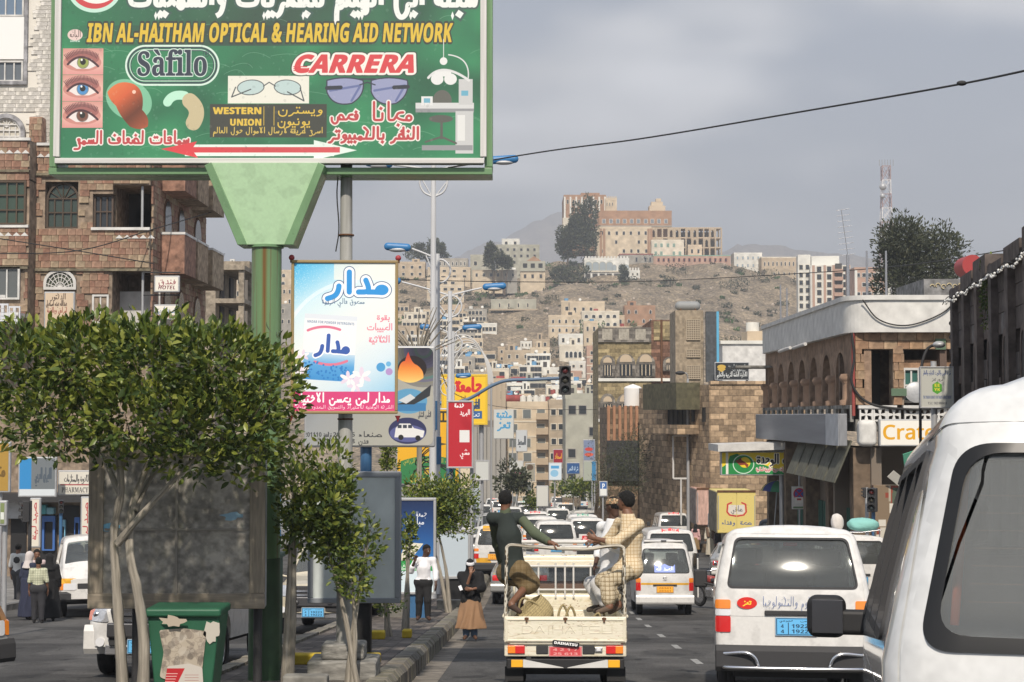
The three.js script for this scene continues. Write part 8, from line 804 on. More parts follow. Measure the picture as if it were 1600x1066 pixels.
// wires
const wire=(label,pts,r)=>tag(part(scene,'overhead_wire',tubeGeo(pts.map(([x,y,d])=>at(x,y,d)),r,60,5),K.wire),label,'wire');
{const w=wire('long sagging cable crossing the sky at upper right',[[700,262,40],[850,237,38],[1000,217,35],[1250,175,30],[1503,131,25],[1700,90,21],[2300,-20,15]],0.017);const k=at(1503,130,24.9);part(w,'cable_joint',new THREE.SphereGeometry(0.05,10,8),K.wire,...k).scale.set(1.6,0.8,1);}
wire('dark wire strung across the hillside to the right',[[600,436,120],[760,440,130],[1000,440,140],[1240,428,130],[1420,414,110],[1640,380,90]],0.035);wire('upper thin wire sagging across the front of the stone hotel',[[-20,370,56],[120,392,57],[240,412,58]],0.02);wire('lower thin wire rising across the front of the stone hotel',[[-20,397,55],[120,392,57],[240,358,60],[345,327,70]],0.02);wire('faint wire over the street by the library sign',[[680,560,60],[720,620,90],[850,640,140],[990,640,130]],0.02);
{const q=rng(5);for(let i=0;i<7;i++){const a=[660+q()*25,690+q()*12,55],pts=[a];for(let k=1;k<5;k++)pts.push([a[0]+(q()-0.5)*70*k/3,a[1]+k*14-q()*20,55-0.2]);tag(part(scene,'loose_cable',tubeGeo(pts.map((p)=>at(...p)),0.02,40,5),K.wire),'loose black cable looping in front of the bank billboard','cable','cables tangled before the bank billboard');}}
// bank sign kiosk
{const d=62,px=(p)=>X(p,d),y=(p)=>Y(p,d),m=print(1126,706,1244,743,5,(g)=>{g.fillStyle='#f2d52a';g.fillRect(1126,706,120,38);g.fillStyle='#1e8a44';g.beginPath();g.moveTo(1126,743);g.lineTo(1126,731);g.quadraticCurveTo(1136,726,1138,712);g.lineTo(1150,708);g.quadraticCurveTo(1180,724,1210,733);g.lineTo(1246,739);g.lineTo(1246,744);g.fill();g.fillStyle='#1e8a44';g.fillRect(1138,712,10,31);g.fillStyle='#e8e6de';g.fillRect(1132,706,4,38);blob(g,1160,726,17,16.5,'#d8eee0');blob(g,1160,726,15.6,15,'#1e8a44');blob(g,1162,723,9,9,'#f0d02a');poly(g,[[1147,720],[1154,717],[1162,722],[1168,727],[1166,733],[1162,727],[1154,728],[1150,724]],'#8a3a22');poly(g,[[1152,718],[1156,714],[1157,720]],'#7a2a22');arabic(g,'بنك الوحدة',1180,1242,724,15,'#1a1a1a',{weight:0.62,halo:'#f6f2e0',haloW:1.4});arabic(g,'بطاقات صراف عربية خليجية اسلامية',1180,1242,737,6,'#c02a34',{weight:0.5,halo:'#f4e8e0',haloW:0.8});});
const t=board('bank_sign','green and yellow bank sign with a horse roundel under a white roof','sign',1125,705,1245,743,d,m,{th:0.3,posts:[1222],pr:0.09});const cx=t.position.x,cy=t.position.y;part(t,'roof',boxGeo(px(1246)-px(1119),0.26,3),K.whitePaint,px(1182)-cx,y(698)-cy,-0.9).rotation.z=0.03;part(t,'soffit',boxGeo(px(1238)-px(1132),0.3,0.1),M([0.5,0.48,0.42],0.8),px(1186)-cx,y(703)-cy,0);part(t,'counter',boxGeo(3,1.1,1),M([0.06,0.055,0.05],0.9),0.2,0.55,-1);}
// market umbrella: alternate blue, green and yellow panels
{const d=63,t=thing('market_umbrella','blue, green and yellow parasol under the bank sign','umbrella',[X(1203,d),G(d)+0.1,-d]),top=Y(751,d)-G(d)-0.1,r=0.62,cs=[[0.06,0.09,0.32],[0.05,0.26,0.13],[0.55,0.5,0.16]].map((c)=>M(c,0.8));for(let i=0;i<9;i++){const g=new THREE.SphereGeometry(r,5,6,i/9*6.2832,6.2832/9,0,1.35);g.scale(1,0.85,1);part(t,'panel',g,cs[i%3],0,top-r*0.85,0).rotation.y=0.3;}part(t,'pole',rodGeo([0,0,0],[0,top,0],0.025),K.galv);part(t,'finial',new THREE.SphereGeometry(0.04,8,6),K.galv,0,top,0);t.rotation.z=-0.08;}
// delivery boxes
{const d=78,mk=(name,label,a,b,c,e,D,col,side,mat)=>{const w=X(b,D)-X(a,D),h=Y(c,D)-Y(e,D),t=thing(name,label,'delivery truck',[(X(a,D)+X(b,D))/2,G(D),-D]),y0=Y(e,D)-G(D),bt=new B();bt.rbox(w,h,3.2,0.05,0,y0+h/2,-1.6);bt.mesh('cargo_box',col,t);part(t,'box_side',boxGeo(0.04,h-0.1,3.1),side,-w/2-0.015,y0+h/2,-1.6);for(const s of[-1,1]){const dr=part(t,'rear_door',new RoundedBoxGeometry(w/2-0.04,h-0.12,0.06,2,0.015),mat?mat(s):col,s*w/4,y0+h/2,0.02);part(dr,'hinge',rodGeo([s*(w/4-0.05),-h*0.4,0.03],[s*(w/4-0.05),h*0.4,0.03],0.02),K.galv);}part(t,'top_rail',boxGeo(w,0.1,0.1),K.rust,0,y0+h,0.02);part(t,'bumper',boxGeo(w*0.9,0.15,0.15),K.dark,0,0.55,-0.1);const cb=new B();cb.rbox(w*0.9,1.5,1.4,0.15,0,1.2,-4);cb.mesh('cab',K.whitePaint,t);addWheels(t,wheelGeos(0.36,0.22),[[-w*0.36,0.36,-0.7],[w*0.36,0.36,-0.7],[-w*0.36,0.36,-3.9],[w*0.36,0.36,-3.9]]);return t;};
const tx=canvasTex(360,384,(g)=>{g.scale(6,6);g.translate(-1120,-768);g.fillStyle='#d9c676';g.fillRect(1120,768,60,66);g.strokeStyle='#c22f3a';g.lineWidth=2.4;g.beginPath();g.moveTo(1143,784);g.lineTo(1136,787);g.lineTo(1135,799);g.lineTo(1139,804);g.lineTo(1150,806);g.lineTo(1161,804);g.lineTo(1165,799);g.lineTo(1164,787);g.lineTo(1157,784);g.stroke();poly(g,[[1138,788],[1162,788],[1163,799],[1159,803],[1141,803],[1137,799]],'#d8d2c6');arabic(g,'صافي',1141,1159,798,9,'#4a4a52',{weight:0.4});arabic(g,'صحة',1154,1174,819,7,'#4a5a8a',{weight:0.45});arabic(g,'وغذاء',1126,1148,819,7,'#4a5a8a',{weight:0.45});const q=rng(4);for(let i=0;i<60;i++)blob(g,1120+q()*60,768+q()*66,q()*2,q(),'rgba(120,100,50,0.12)');});
mk('delivery_truck','yellow delivery box with a red framed Arabic logo by the roadside',1120,1180,768,834,d,M([0.62,0.53,0.2],0.7),M([0.3,0.27,0.2],0.9,{map:T.worn}),(s)=>{const t2=tx.clone();t2.repeat.set(0.5,1);t2.offset.set(s<0?0:0.5,0);t2.needsUpdate=true;return new THREE.MeshStandardMaterial({map:t2,roughness:0.6});}).traverse((o)=>{if(o.name==='rear_door'){o.geometry=boxGeo(1,1,1).clone();const w=X(1180,d)-X(1120,d),h=Y(768,d)-Y(834,d);o.geometry=new THREE.BoxGeometry(w/2-0.03,h-0.1,0.06);}});
mk('delivery_truck','faded pink delivery box behind the yellow delivery box',1088,1128,764,822,85,M([0.68,0.44,0.36],0.8,{map:T.worn}),M([0.36,0.3,0.27],0.9,{map:T.worn}));const bs=thing('kiosk','bright blue kiosk door panel below the brown stone block','kiosk',[X(1042,97),G(97),-97]);const kh=Y(747,97)-G(97);part(bs,'panel',new RoundedBoxGeometry(X(1052,97)-X(1031,97),kh,0.3,2,0.05),M([0.08,0.36,0.62],0.6,{map:T.plaster}),0,kh/2,0);part(bs,'dark_side',boxGeo(2,kh,0.25),M([0.03,0.08,0.15],0.7),1.5,kh/2,-0.1);for(let i=1;i<4;i++)part(bs,'shelf_line',boxGeo(0.75,0.03,0.04),K.dark,0,kh*i/4,0.15);}
// telecom mast, aerials, red tank
{const d=480,s=F/d,y0=Y(500,d),h=242/s,t=thing('telecom_mast','red and white lattice mast rising behind the large right tree','mast',[X(1388,d),y0,-d]),n=11,wAt=(k)=>lerp(4.6,2.3,Math.min(1,k*1.15)),cs=[M([0.8,0.78,0.77],0.6),M([0.42,0.3,0.29],0.7)];for(let i=0;i<n;i++){const a=i/n,c=(i+1)/n,w0=wAt(a)/2,w1=wAt(c)/2,b=new B(),q=(x,z,w,f)=>[x*w,h*f,z*w];for(const[x,z]of[[-1,-1],[1,-1],[1,1],[-1,1]]){const[x2,z2]=[-z,x];b.rod(q(x,z,w0,a),q(x,z,w1,c),0.12,0.12,5).rod(q(x,z,w0,a),q(x2,z2,w1,c),0.07,0.07,4).rod(q(x2,z2,w0,a),q(x,z,w1,c),0.07,0.07,4).rod(q(x,z,w1,c),q(x2,z2,w1,c),0.08,0.08,4);}b.mesh('mast_section',cs[i%2?0:1],t);}for(const[x,f,r]of[[-1.3,0.86,1.1],[-0.6,0.47,1],[2.6,0.32,0.8],[-1.4,0.8,0.8]])part(t,'dish',new THREE.SphereGeometry(r,14,8,0,6.3,0,1.3).rotateX(1.57),K.galv,x,h*f,1.6);const pl=new B();for(let i=0;i<6;i++)pl.rod([(i-2.5)*0.8,h,0.8],[(i-2.5)*0.8,h+1.8,0.8],0.09,0.09,4);pl.each('aerial',K.galv,t);}
const mastPole=(label,x,yt,yb,d,r,bars)=>{const t=thing('aerial_mast',label,'aerial',[X(x,d),Y(yb,d),-d]),h=Y(yt,d)-Y(yb,d);part(t,'pole',rodGeo([0,0,0],[0,h,0],r,r*0.7,8),K.steel);if(bars){const b=new B();b.rod([0,h,0],[-0.2,h+1.5,0],0.013);for(let i=0;i<9;i++)b.rod([-0.2*i/8-0.26+i*0.012,h+1.5*i/8-0.03,0],[-0.2*i/8+0.26,h+1.5*i/8+0.03,0],0.008);part(t,'aerial',merge(b.g),K.steel);}return t;};
mastPole('tall aerial with many crossbars on the arcade roof',1327,398,475,55,0.07,1);mastPole('slim pole with a small lamp on the arcade roof',1357,392,475,58,0.05);mastPole('pale pole on the arcade roof in front of the large tree',1387,392,475,54,0.045);mastPole('left one of two thin poles over the far arcade end',1221,445,508,66,0.04);mastPole('right one of two thin poles over the far arcade end',1231,450,508,66,0.04);
{const d=52,t=thing('red_tank','red water tank lying on a grey roof behind the dark stone building','water tank',[X(1530,d),Y(412,d),-d-1]),c=part(t,'barrel',new THREE.CylinderGeometry(0.33,0.33,1.0,24),P([0.36,0.04,0.04],0.5));c.rotation.set(Math.PI/2,0,0.85,'ZXY');part(t,'end_plate',new THREE.CylinderGeometry(0.26,0.26,0.02,20).rotateX(1.57),M([0.5,0.12,0.1],0.5),0.33,0,0.42);const g=thing('grey_roof_wall','grey roof wall with worn gold letters below the red tank','wall',[X(1480,d+4),G(d),-d-4]);part(g,'wall',boxGeo(X(1580,56)-X(1447,56),Y(436,56)-G(d),4),M([0.33,0.33,0.33],0.9,{map:T.concrete}),0.7,(Y(436,56)-G(d))/2,-2);for(let i=0;i<7;i++)part(g,'gold_letter',new THREE.TorusGeometry(0.07,0.02,4,10,3+i%3),M([0.5,0.42,0.25],0.5),-0.45+i*0.19,Y(448,56)-G(d)+(i%2)*0.04,0.03);part(g,'tank_stand',boxGeo(1.6,0.3,1.2),K.concrete,1.1,Y(428,56)-G(d),1.5);}
// white hoops over the street
{const d=98,t=thing('arch_hoops','nested white tube hoops above the yellow university sign','arch',[X(730,d),Y(600,d),-d]),b=new B();for(let i=0;i<6;i++){const p=[],r=1.55-i*0.06;for(let k=0;k<=16;k++){const a=Math.PI*k/16;p.push([Math.cos(a)*r+i*0.11-0.3,Math.sin(a)*(2.9-i*0.14),-i*0.5]);}b.tube(p,0.035,50,6);}b.each('hoop',K.whitePaint,t);const u=new B();for(const x of[-1.7,1.4])u.rod([x,-Y(600,d)+G(d),-1],[x,0.1,-1],0.06);u.each('upright',K.galv,t);}
// ---------------------------------------------------------------- plants
const leafGeo=(l,w)=>{const g=new THREE.BufferGeometry(),p=[[0,0,0],[-w*0.42,l*0.3,w*0.16],[w*0.42,l*0.3,w*0.16],[0,l*0.32,0],[-w*0.45,l*0.62,w*0.14],[w*0.45,l*0.62,w*0.14],[0,l*0.64,-l*0.02],[0,l,-l*0.1]];g.setAttribute('position',new THREE.Float32BufferAttribute(p.flat(),3));g.setAttribute('uv',new THREE.Float32BufferAttribute(p.flatMap(([x,y])=>[x,y]),2));g.setIndex([0,2,3,0,3,1,1,3,4,3,6,4,3,2,6,2,5,6,4,6,7,6,5,7]);g.computeVertexNormals();return g;};
// leaves spread through clumps [x, y, z, rx, ry, rz]; the nearest 'single' ones are parts of their own
function crown(t,clumps,n,l,w,cols,o={}){
const q=rng(o.seed??1),list=[],e=new THREE.Euler(),Q=new THREE.Quaternion(),up=V3(0,1,0),tot=clumps.reduce((a,c)=>a+c[3]*c[4]*c[5],0);
for(const c of clumps){const m=Math.round(n*c[3]*c[4]*c[5]/tot);for(let i=0;i<m;i++){const v=V3(q()*2-1,q()*2-1,q()*2-1);if(v.lengthSq()>1||v.lengthSq()<0.02){i--;continue;}const r=Math.pow(v.length(),o.hollow??0.5);v.normalize();const sp=0.6+0.75*vnoise(v.x*3+c[0]*5,v.y*3+v.z*4+c[1]*5,7),dir=v.clone().multiplyScalar(0.8).add(V3((q()-0.5)*1.5,0.35+(q()-0.5)*1.3,(q()-0.5)*1.5)).normalize(),p=[c[0]+v.x*r*c[3]*sp,c[1]+v.y*r*c[4]*sp,c[2]+v.z*r*c[5]*sp];Q.setFromUnitVectors(up,dir);const tw=new THREE.Quaternion().setFromAxisAngle(up,q()*6.28),k=0.65+0.6*q();list.push({p,q:Q.clone().multiply(tw),k,c:Math.floor(Math.pow(q(),1.0)*cols.length*0.999),f:v.y*r});}}
const g=leafGeo(l,w),single=o.single??0;if(single){list.sort((a,b)=>b.p[2]-a.p[2]);}
const ms=cols.map((c)=>P(c,o.rough??0.5,{transmission:o.trans??0.3,thickness:0,specularIntensity:0.6}));for(const s of list.splice(0,single)){const m=part(t,'leaf',g,ms[s.c],...s.p);m.quaternion.copy(s.q);m.scale.setScalar(s.k);}
const im=new THREE.InstancedMesh(g,P([1,1,1],o.rough??0.5,{transmission:o.trans??0.3,thickness:0,specularIntensity:0.6}),list.length),M4=new THREE.Matrix4();list.forEach((s,i)=>{im.setMatrixAt(i,M4.compose(V3(...s.p),s.q,V3(s.k,s.k,s.k)));const c=cols[s.c];im.setColorAt(i,C(...c));});im.name=o.name??'foliage';im.castShadow=im.receiveShadow=true;t.add(im);return tag(im,0,0,0,'stuff');
}
const barkMat=M([0.42,0.38,0.31],0.95,{map:T.concrete,bumpMap:N.plasterBump,bumpScale:0.02}),darkBark=M([0.16,0.12,0.085],0.95,{map:T.worn});
function limb(t,name,pts,r0,r1,mat){const c=new THREE.CatmullRomCurve3(pts.map((p)=>V3(...p))),n=pts.length*7,g=new THREE.TubeGeometry(c,n,1,10),p=g.attributes.position,v=V3();for(let i=0;i<=n;i++){const o=c.getPointAt(i/n),r=lerp(r0,r1,i/n);for(let j=0;j<=10;j++){const k=i*11+j;v.fromBufferAttribute(p,k).sub(o).multiplyScalar(r*(0.86+0.28*vnoise(j*0.7,i*0.5,3))).add(o);p.setXYZ(k,v.x,v.y,v.z);}}g.computeVertexNormals();return part(t,name,g,mat);}
const FIC=[[0.11,0.16,0.03],[0.08,0.125,0.028],[0.15,0.2,0.034],[0.06,0.1,0.027],[0.22,0.26,0.042],[0.29,0.32,0.06]],DRY=[[0.085,0.098,0.05],[0.055,0.068,0.035],[0.095,0.1,0.055],[0.045,0.055,0.03]];
// the clipped street tree in front at left
{
const D=17.3,px=(p)=>X(p,D),t=thing('street_tree','broad clipped tree with glossy leaves and pale twin trunks at left front','tree',[px(212),G(D)+MEDH-0.04,-D]),o=t.position,q=(x,y,z=0)=>{const p=at(x,y,D-z);return[p[0]-o.x,p[1]-o.y,p[2]-o.z];};
limb(t,'trunk',[[q(193,1100)[0],0,0],q(187,1000),q(181,900),q(178,830),q(189,760,0.1),q(180,700,0.1),q(150,640)],0.064,0.026,barkMat);limb(t,'trunk',[[q(225,1100)[0],0,0.05],q(224,1000,0.05),q(214,920,0.1),q(203,868,0.1),q(205,800,0),q(225,740,-0.1),q(255,670)],0.066,0.026,barkMat);limb(t,'branch',[q(183,850,0.1),q(225,800,0.2),q(270,752,0.2),q(330,690)],0.04,0.018,barkMat);limb(t,'branch',[q(210,800),q(240,740,-0.3),q(300,680,-0.4),q(380,630)],0.032,0.014,barkMat);limb(t,'branch',[q(187,770),q(150,700,-0.3),q(90,650,-0.2)],0.035,0.014,barkMat);limb(t,'branch',[q(187,740),q(215,660,0.3),q(230,580,0.2)],0.03,0.012,barkMat);
const cl=[[50,585,0,70,72,0.9],[140,560,0.3,66,66,1.0],[245,565,0.3,78,74,1.05],[350,580,0.2,74,66,1.0],[415,600,0,58,66,0.8],[100,655,0.2,75,60,0.8],[220,650,0.4,95,56,0.9],[330,655,0.3,95,62,0.9],[395,680,0.1,55,52,0.7],[30,640,-0.2,45,60,0.6],[170,705,0.2,30,34,0.35],[290,715,0.3,62,34,0.5],[375,722,0.1,50,36,0.5],[120,540,0,60,46,0.6],[330,545,0,70,40,0.6],[205,540,-0.2,75,36,0.6],[50,545,0,42,48,0.5]].map(([x,y,z,a,b,c])=>{const p=q(x,y,z);return[...p,a*D/F,b*D/F,c];});crown(t,cl,9800,0.11,0.048,FIC,{seed:4,single:300,rough:0.36,hollow:0.36,trans:0.38});
}
// bushes and small trees of the median
function bush(name,label,d,x0,y0,x1,y1,n,leaf,o={}){const s=F/d,cx=(x0+x1)/2,t=thing(name,label,o.cat??'shrub',[X(o.foot??cx,d),o.base??G(d)+(o.onMedian===0?0:MEDH-0.04),-d]),q=rng(Math.round(cx)),ps=(x,y,z)=>{const p=at(x,y,d);return[p[0]-t.position.x,p[1]-t.position.y,z];},w=(x1-x0)/s,h=(y1-y0)/s,cl=[];for(let i=0;i<(o.k??9);i++){const a=q(),b=q();cl.push([...ps(lerp(x0,x1,0.14+0.72*a),lerp(y0,y1,0.17+0.66*b),(q()-0.5)*w*0.5),w*lerp(0.16,0.3,q()),h*lerp(0.14,0.28,q()),w*lerp(0.16,0.28,q())]);}crown(t,cl,n,leaf,leaf*(o.lw??0.5),o.cols??FIC,{seed:Math.round(cx+d),rough:0.5,...o});for(let i=0;i<(o.stems??2);i++){const c=cl[i*2%cl.length];limb(t,i?'branch':'trunk',[[i*0.05*(o.stems>3?2:1),0,0],[c[0]*0.35+(i?0.06:0),c[1]*0.45,c[2]*0.3],c.slice(0,3)],o.tr??0.05,0.015,o.bark??barkMat);}return t;}
bush('median_tree','leafy young tree left of the large blank light box',18.9,420,695,560,880,3000,0.085,{k:15,foot:448,stems:2,single:80});bush('median_tree','thin small tree in front of the large blank light box',19.1,488,805,590,935,1300,0.075,{k:14,foot:545,stems:3,tr:0.04,single:40});bush('shrub','low shrub at the foot of the blank light box',28.5,580,880,640,958,520,0.08,{k:6,stems:3,foot:604,tr:0.025});bush('median_tree','dense clipped bush above the blue greeting light box',38.5,628,745,746,846,5600,0.09,{k:24,foot:700,tr:0.06});bush('median_tree','green branch hanging beside the blue greeting light box',30,620,790,648,905,420,0.08,{k:6,foot:632});bush('shrub','shrub seen between the poster and the yellow bank billboard',48,594,695,626,735,700,0.1,{k:6,foot:610});
bush('thorn_tree','feathery thorn tree in front of the brown ribbed wing',94,916,672,1012,790,5200,0.15,{k:20,cols:DRY,onMedian:0,foot:925,cat:'tree',lw:0.22,stems:6,tr:0.12,bark:darkBark,trans:0.2});bush('street_tree','dark green tree behind the far blank sign boards',118,778,722,836,776,1300,0.28,{k:10,cols:DRY,cat:'tree',foot:800});bush('street_tree','round green median tree right of the far detergent poster',130,862,748,924,785,1300,0.25,{k:10,cat:'tree',foot:893});bush('street_tree','small green tree left of the far blank board',118,816,768,842,796,600,0.2,{k:6,cat:'tree'});
bush('eucalyptus_tree','large grey-green tree behind the arcade roof',130,1372,346,1506,475,12000,0.36,{k:30,cols:DRY,cat:'tree',onMedian:0,foot:1430,tr:0.3,stems:7,lw:0.34,bark:barkMat});const hillTree=(label,x0,y0,x1,y1,d,n,o)=>bush('hill_tree',label,d,x0,y0,x1,y1,n*3,1.15,{base:Math.min(Y(y1,d),H(X((x0+x1)/2,d),d)+1),cat:'tree',cols:DRY,lw:0.4,tr:0.4,bark:darkBark,trans:0.1,...o});
hillTree('tall dark tree in front of the hilltop hotel',894,312,936,402,622,1500,{k:15});hillTree('broad dark tree left of the tall hilltop tree',868,340,905,404,620,1200,{k:12});hillTree('dark tree on the ridge beside the grey-green building',760,380,782,420,596,500,{});hillTree('rounded tree on the ridge right of the dark ridge tree',776,396,800,420,594,450,{});hillTree('tree on the skyline right of the tall lamp post',664,374,700,408,640,500,{});hillTree('thin tree on the skyline left of the tall lamp post',634,382,664,412,640,260,{});hillTree('tree on the skyline behind the bare concrete building',324,395,350,424,560,400,{});hillTree('low trees in front of the white arched hall',860,418,920,446,596,500,{});hillTree('small tree left of the watch house',968,416,982,440,596,160,{});hillTree('green tree among the houses mid-slope',806,500,846,536,520,500,{});
// scrub scattered over the bare slope
{const q=rng(77),g=leafGeo(0.55,0.4),ls=[];for(let i=0;i<460;i++){const x=lerp(300,1400,q()),d=lerp(380,640,Math.sqrt(q())),wx=X(x,d),y=H(wx,d),r=0.7+q()*q()*q()*4.2;for(let k=0;k<40+r*60;k++)ls.push([wx+(q()-0.5)*r*2.4,y+q()*r*1.1-0.3,-d+(q()-0.5)*r*2.4,q()*6,q()*6,0.7+q()*0.6,i]);}const im=new THREE.InstancedMesh(g,M([1,1,1],0.9),ls.length);ls.forEach(([x,y,z,a,b,k,i],j)=>{im.setMatrixAt(j,new THREE.Matrix4().compose(V3(x,y,z),new THREE.Quaternion().setFromEuler(new THREE.Euler(a,b,0)),V3(k,k,k)));const c=DRY[i%4],e=i%4?1.25:0.8;im.setColorAt(j,C(c[0]*e,c[1]*(i%4?1.15:1.45),c[2]*e));});im.name='hillside_scrub';tag(im,'low dry scrub dotted over the bare hillside','scrub',0,'stuff');scene.add(im);
const rk=new THREE.IcosahedronGeometry(0.5,0),rm=new THREE.InstancedMesh(rk,M([0.5,0.42,0.34],1,{map:T.wornFar}),1500);for(let j=0;j<1500;j++){const x=lerp(640,1420,q()),d=lerp(360,645,Math.sqrt(q())),wx=X(x,d),k=0.3+q()*q()*q()*2;rm.setMatrixAt(j,new THREE.Matrix4().compose(V3(wx,H(wx,d)+k*0.1,-d),new THREE.Quaternion().setFromEuler(new THREE.Euler(q()*6,q()*6,q())),V3(k,k*0.7,k)));}rm.name='hillside_rocks';tag(rm,'loose rocks scattered over the bare hillside','rocks',0,'stuff');scene.add(rm);}
// the bare twig tree behind the poster, and ivy on the dark wall
{const d=40,t=thing('bare_tree','leafless tree of pale twigs between the poster and the tall lamp','tree',[X(652,d),G(d)+MEDH-0.04,-d]),q=rng(15),y=(p)=>Y(p,d)-t.position.y,s=d/F;limb(t,'trunk',[[0,0,0],[0.05,y(700),0],[0,y(560),0]],0.09,0.05,barkMat);for(let i=0;i<26;i++){const a=(q()-0.5)*2.4,l=(40+q()*60)*s,x=Math.sin(a)*l,h=Math.cos(a)*l;limb(t,'branch',[[0,y(570),0],[x*0.4,y(565)+h*0.5,(q()-0.5)*0.4],[x*(0.8+q()*0.4),y(560)+h*0.9,(q()-0.5)*0.6]],0.026,0.009,barkMat);}}
{const d=34,t=thing('ivy','green creeper hanging down the dark stone wall','creeper',[X(1556,d)-0.12,Y(425,d),-d]);crown(t,[[0,0,0.1,0.16,0.3,0.3],[-0.05,-0.4,0.1,0.12,0.35,0.25],[-0.1,-0.85,0.1,0.07,0.3,0.15]],700,0.07,0.05,FIC.slice(0,4),{seed:9});limb(t,'stem',[[0,0.3,0],[-0.03,-0.4,0],[-0.1,-1.1,0]],0.015,0.008,darkBark);}
// fine twigs inside the front tree
{const t=scene.children.find((o)=>o.userData.label?.startsWith('broad clipped tree')),D=17.3,q=rng(23),b=new B();for(let i=0;i<70;i++){const p=at(60+q()*360,560+q()*150,D-(q()-0.3)*0.9),o=t.position,a=[p[0]-o.x,p[1]-o.y,p[2]-o.z],c=[a[0]+(q()-0.5)*0.5,a[1]+0.1+q()*0.35,a[2]+(q()-0.3)*0.4];b.rod(a,c,0.008,0.003,5);}tag(b.mesh('twig',darkBark,t),0,0,0,'stuff');}
// ---------------------------------------------------------------- people: one continuous skin each, clothes and hair as children
function nets(f,lo,hi,c){ // surface nets: a closed mesh round the region where f < 0
const n=[0,1,2].map((k)=>Math.ceil((hi[k]-lo[k])/c)+2),[nx,ny,nz]=n,v=new Float32Array(nx*ny*nz),id=(i,j,k)=>i+nx*(j+ny*k);
for(let k=0;k<nz;k++)for(let j=0;j<ny;j++)for(let i=0;i<nx;i++)v[id(i,j,k)]=i&&j&&k&&i<nx-1&&j<ny-1&&k<nz-1?f(lo[0]+i*c,lo[1]+j*c,lo[2]+k*c):1;
const at2=new Int32Array(nx*ny*nz).fill(-1),pos=[],idx=[],E=[[0,1],[2,3],[4,5],[6,7],[0,2],[1,3],[4,6],[5,7],[0,4],[1,5],[2,6],[3,7]];
for(let k=0;k<nz-1;k++)for(let j=0;j<ny-1;j++)for(let i=0;i<nx-1;i++){
const q=[];let m=0;for(let b=0;b<8;b++){q.push(v[id(i+(b&1),j+(b>>1&1),k+(b>>2))]);if(q[b]<0)m++;}if(m===0||m===8)continue;
let x=0,y=0,z=0,w=0;for(const[a,b]of E)if(q[a]<0!==q[b]<0){const t=q[a]/(q[a]-q[b]);x+=lerp(a&1,b&1,t);y+=lerp(a>>1&1,b>>1&1,t);z+=lerp(a>>2,b>>2,t);w++;}
at2[id(i,j,k)]=pos.length/3;pos.push(lo[0]+(i+x/w)*c,lo[1]+(j+y/w)*c,lo[2]+(k+z/w)*c);
}
const quad=(a,b,d,e,flip)=>{if(a<0||b<0||d<0||e<0)return;flip?idx.push(a,d,b,a,e,d):idx.push(a,b,d,a,d,e);};
for(let k=1;k<nz-1;k++)for(let j=1;j<ny-1;j++)for(let i=1;i<nx-1;i++){
const s=v[id(i,j,k)]<0;
if(s!==v[id(i+1,j,k)]<0)quad(at2[id(i,j-1,k-1)],at2[id(i,j,k-1)],at2[id(i,j,k)],at2[id(i,j-1,k)],!s);
if(s!==v[id(i,j+1,k)]<0)quad(at2[id(i-1,j,k-1)],at2[id(i-1,j,k)],at2[id(i,j,k)],at2[id(i,j,k-1)],!s);
if(s!==v[id(i,j,k+1)]<0)quad(at2[id(i-1,j-1,k)],at2[id(i,j-1,k)],at2[id(i,j,k)],at2[id(i-1,j,k)],!s);
}
const g=new THREE.BufferGeometry();g.setAttribute('position',new THREE.Float32BufferAttribute(pos,3));g.setIndex(idx);g.computeVertexNormals();return g;
}
// tapered capsule: [a, b, ra, rb, flatten front-to-back]
function capD(x,y,z,[a,b,ra,rb,fz]){if(fz){const m=(a[2]+b[2])/2;z=m+(z-m)/fz;}const bx=b[0]-a[0],by=b[1]-a[1],bz=b[2]-a[2],px=x-a[0],py=y-a[1],pz=z-a[2],t=clamp((px*bx+py*by+pz*bz)/(bx*bx+by*by+bz*bz+1e-9)),dx=px-bx*t,dy=py-by*t,dz=pz-bz*t;return(Math.sqrt(dx*dx+dy*dy+dz*dz)-lerp(ra,rb,t))*(fz||1);}
const smin=(a,b,k)=>{const h=Math.max(k-Math.abs(a-b),0)/k;return Math.min(a,b)-h*h*k*0.25;};
function field(caps,k,extra){return(x,y,z)=>{let d=1;for(const c of caps)d=smin(d,capD(x,y,z,c),c[5]??k);return extra?extra(d,x,y,z):d;};}
function boundsOf(caps,pad){const lo=[1e9,1e9,1e9],hi=[-1e9,-1e9,-1e9];for(const c of caps)for(const[p,r]of[[c[0],c[2]],[c[1],c[3]]])for(let k=0;k<3;k++){lo[k]=Math.min(lo[k],p[k]-r-pad);hi[k]=Math.max(hi[k],p[k]+r+pad);}return[lo,hi];}
function solid(caps,k,c,extra,pad=0.03){const[lo,hi]=boundsOf(caps,pad);return nets(field(caps,k,extra),lo,hi,c);}
const ell=(x,y,z,cx,cy,cz,a,b,c)=>{const u=(x-cx)/a,v=(y-cy)/b,w=(z-cz)/c,r=Math.sqrt(u*u+v*v+w*w);return(r-1)*Math.min(a,b,c)*(r>1?1:1);};
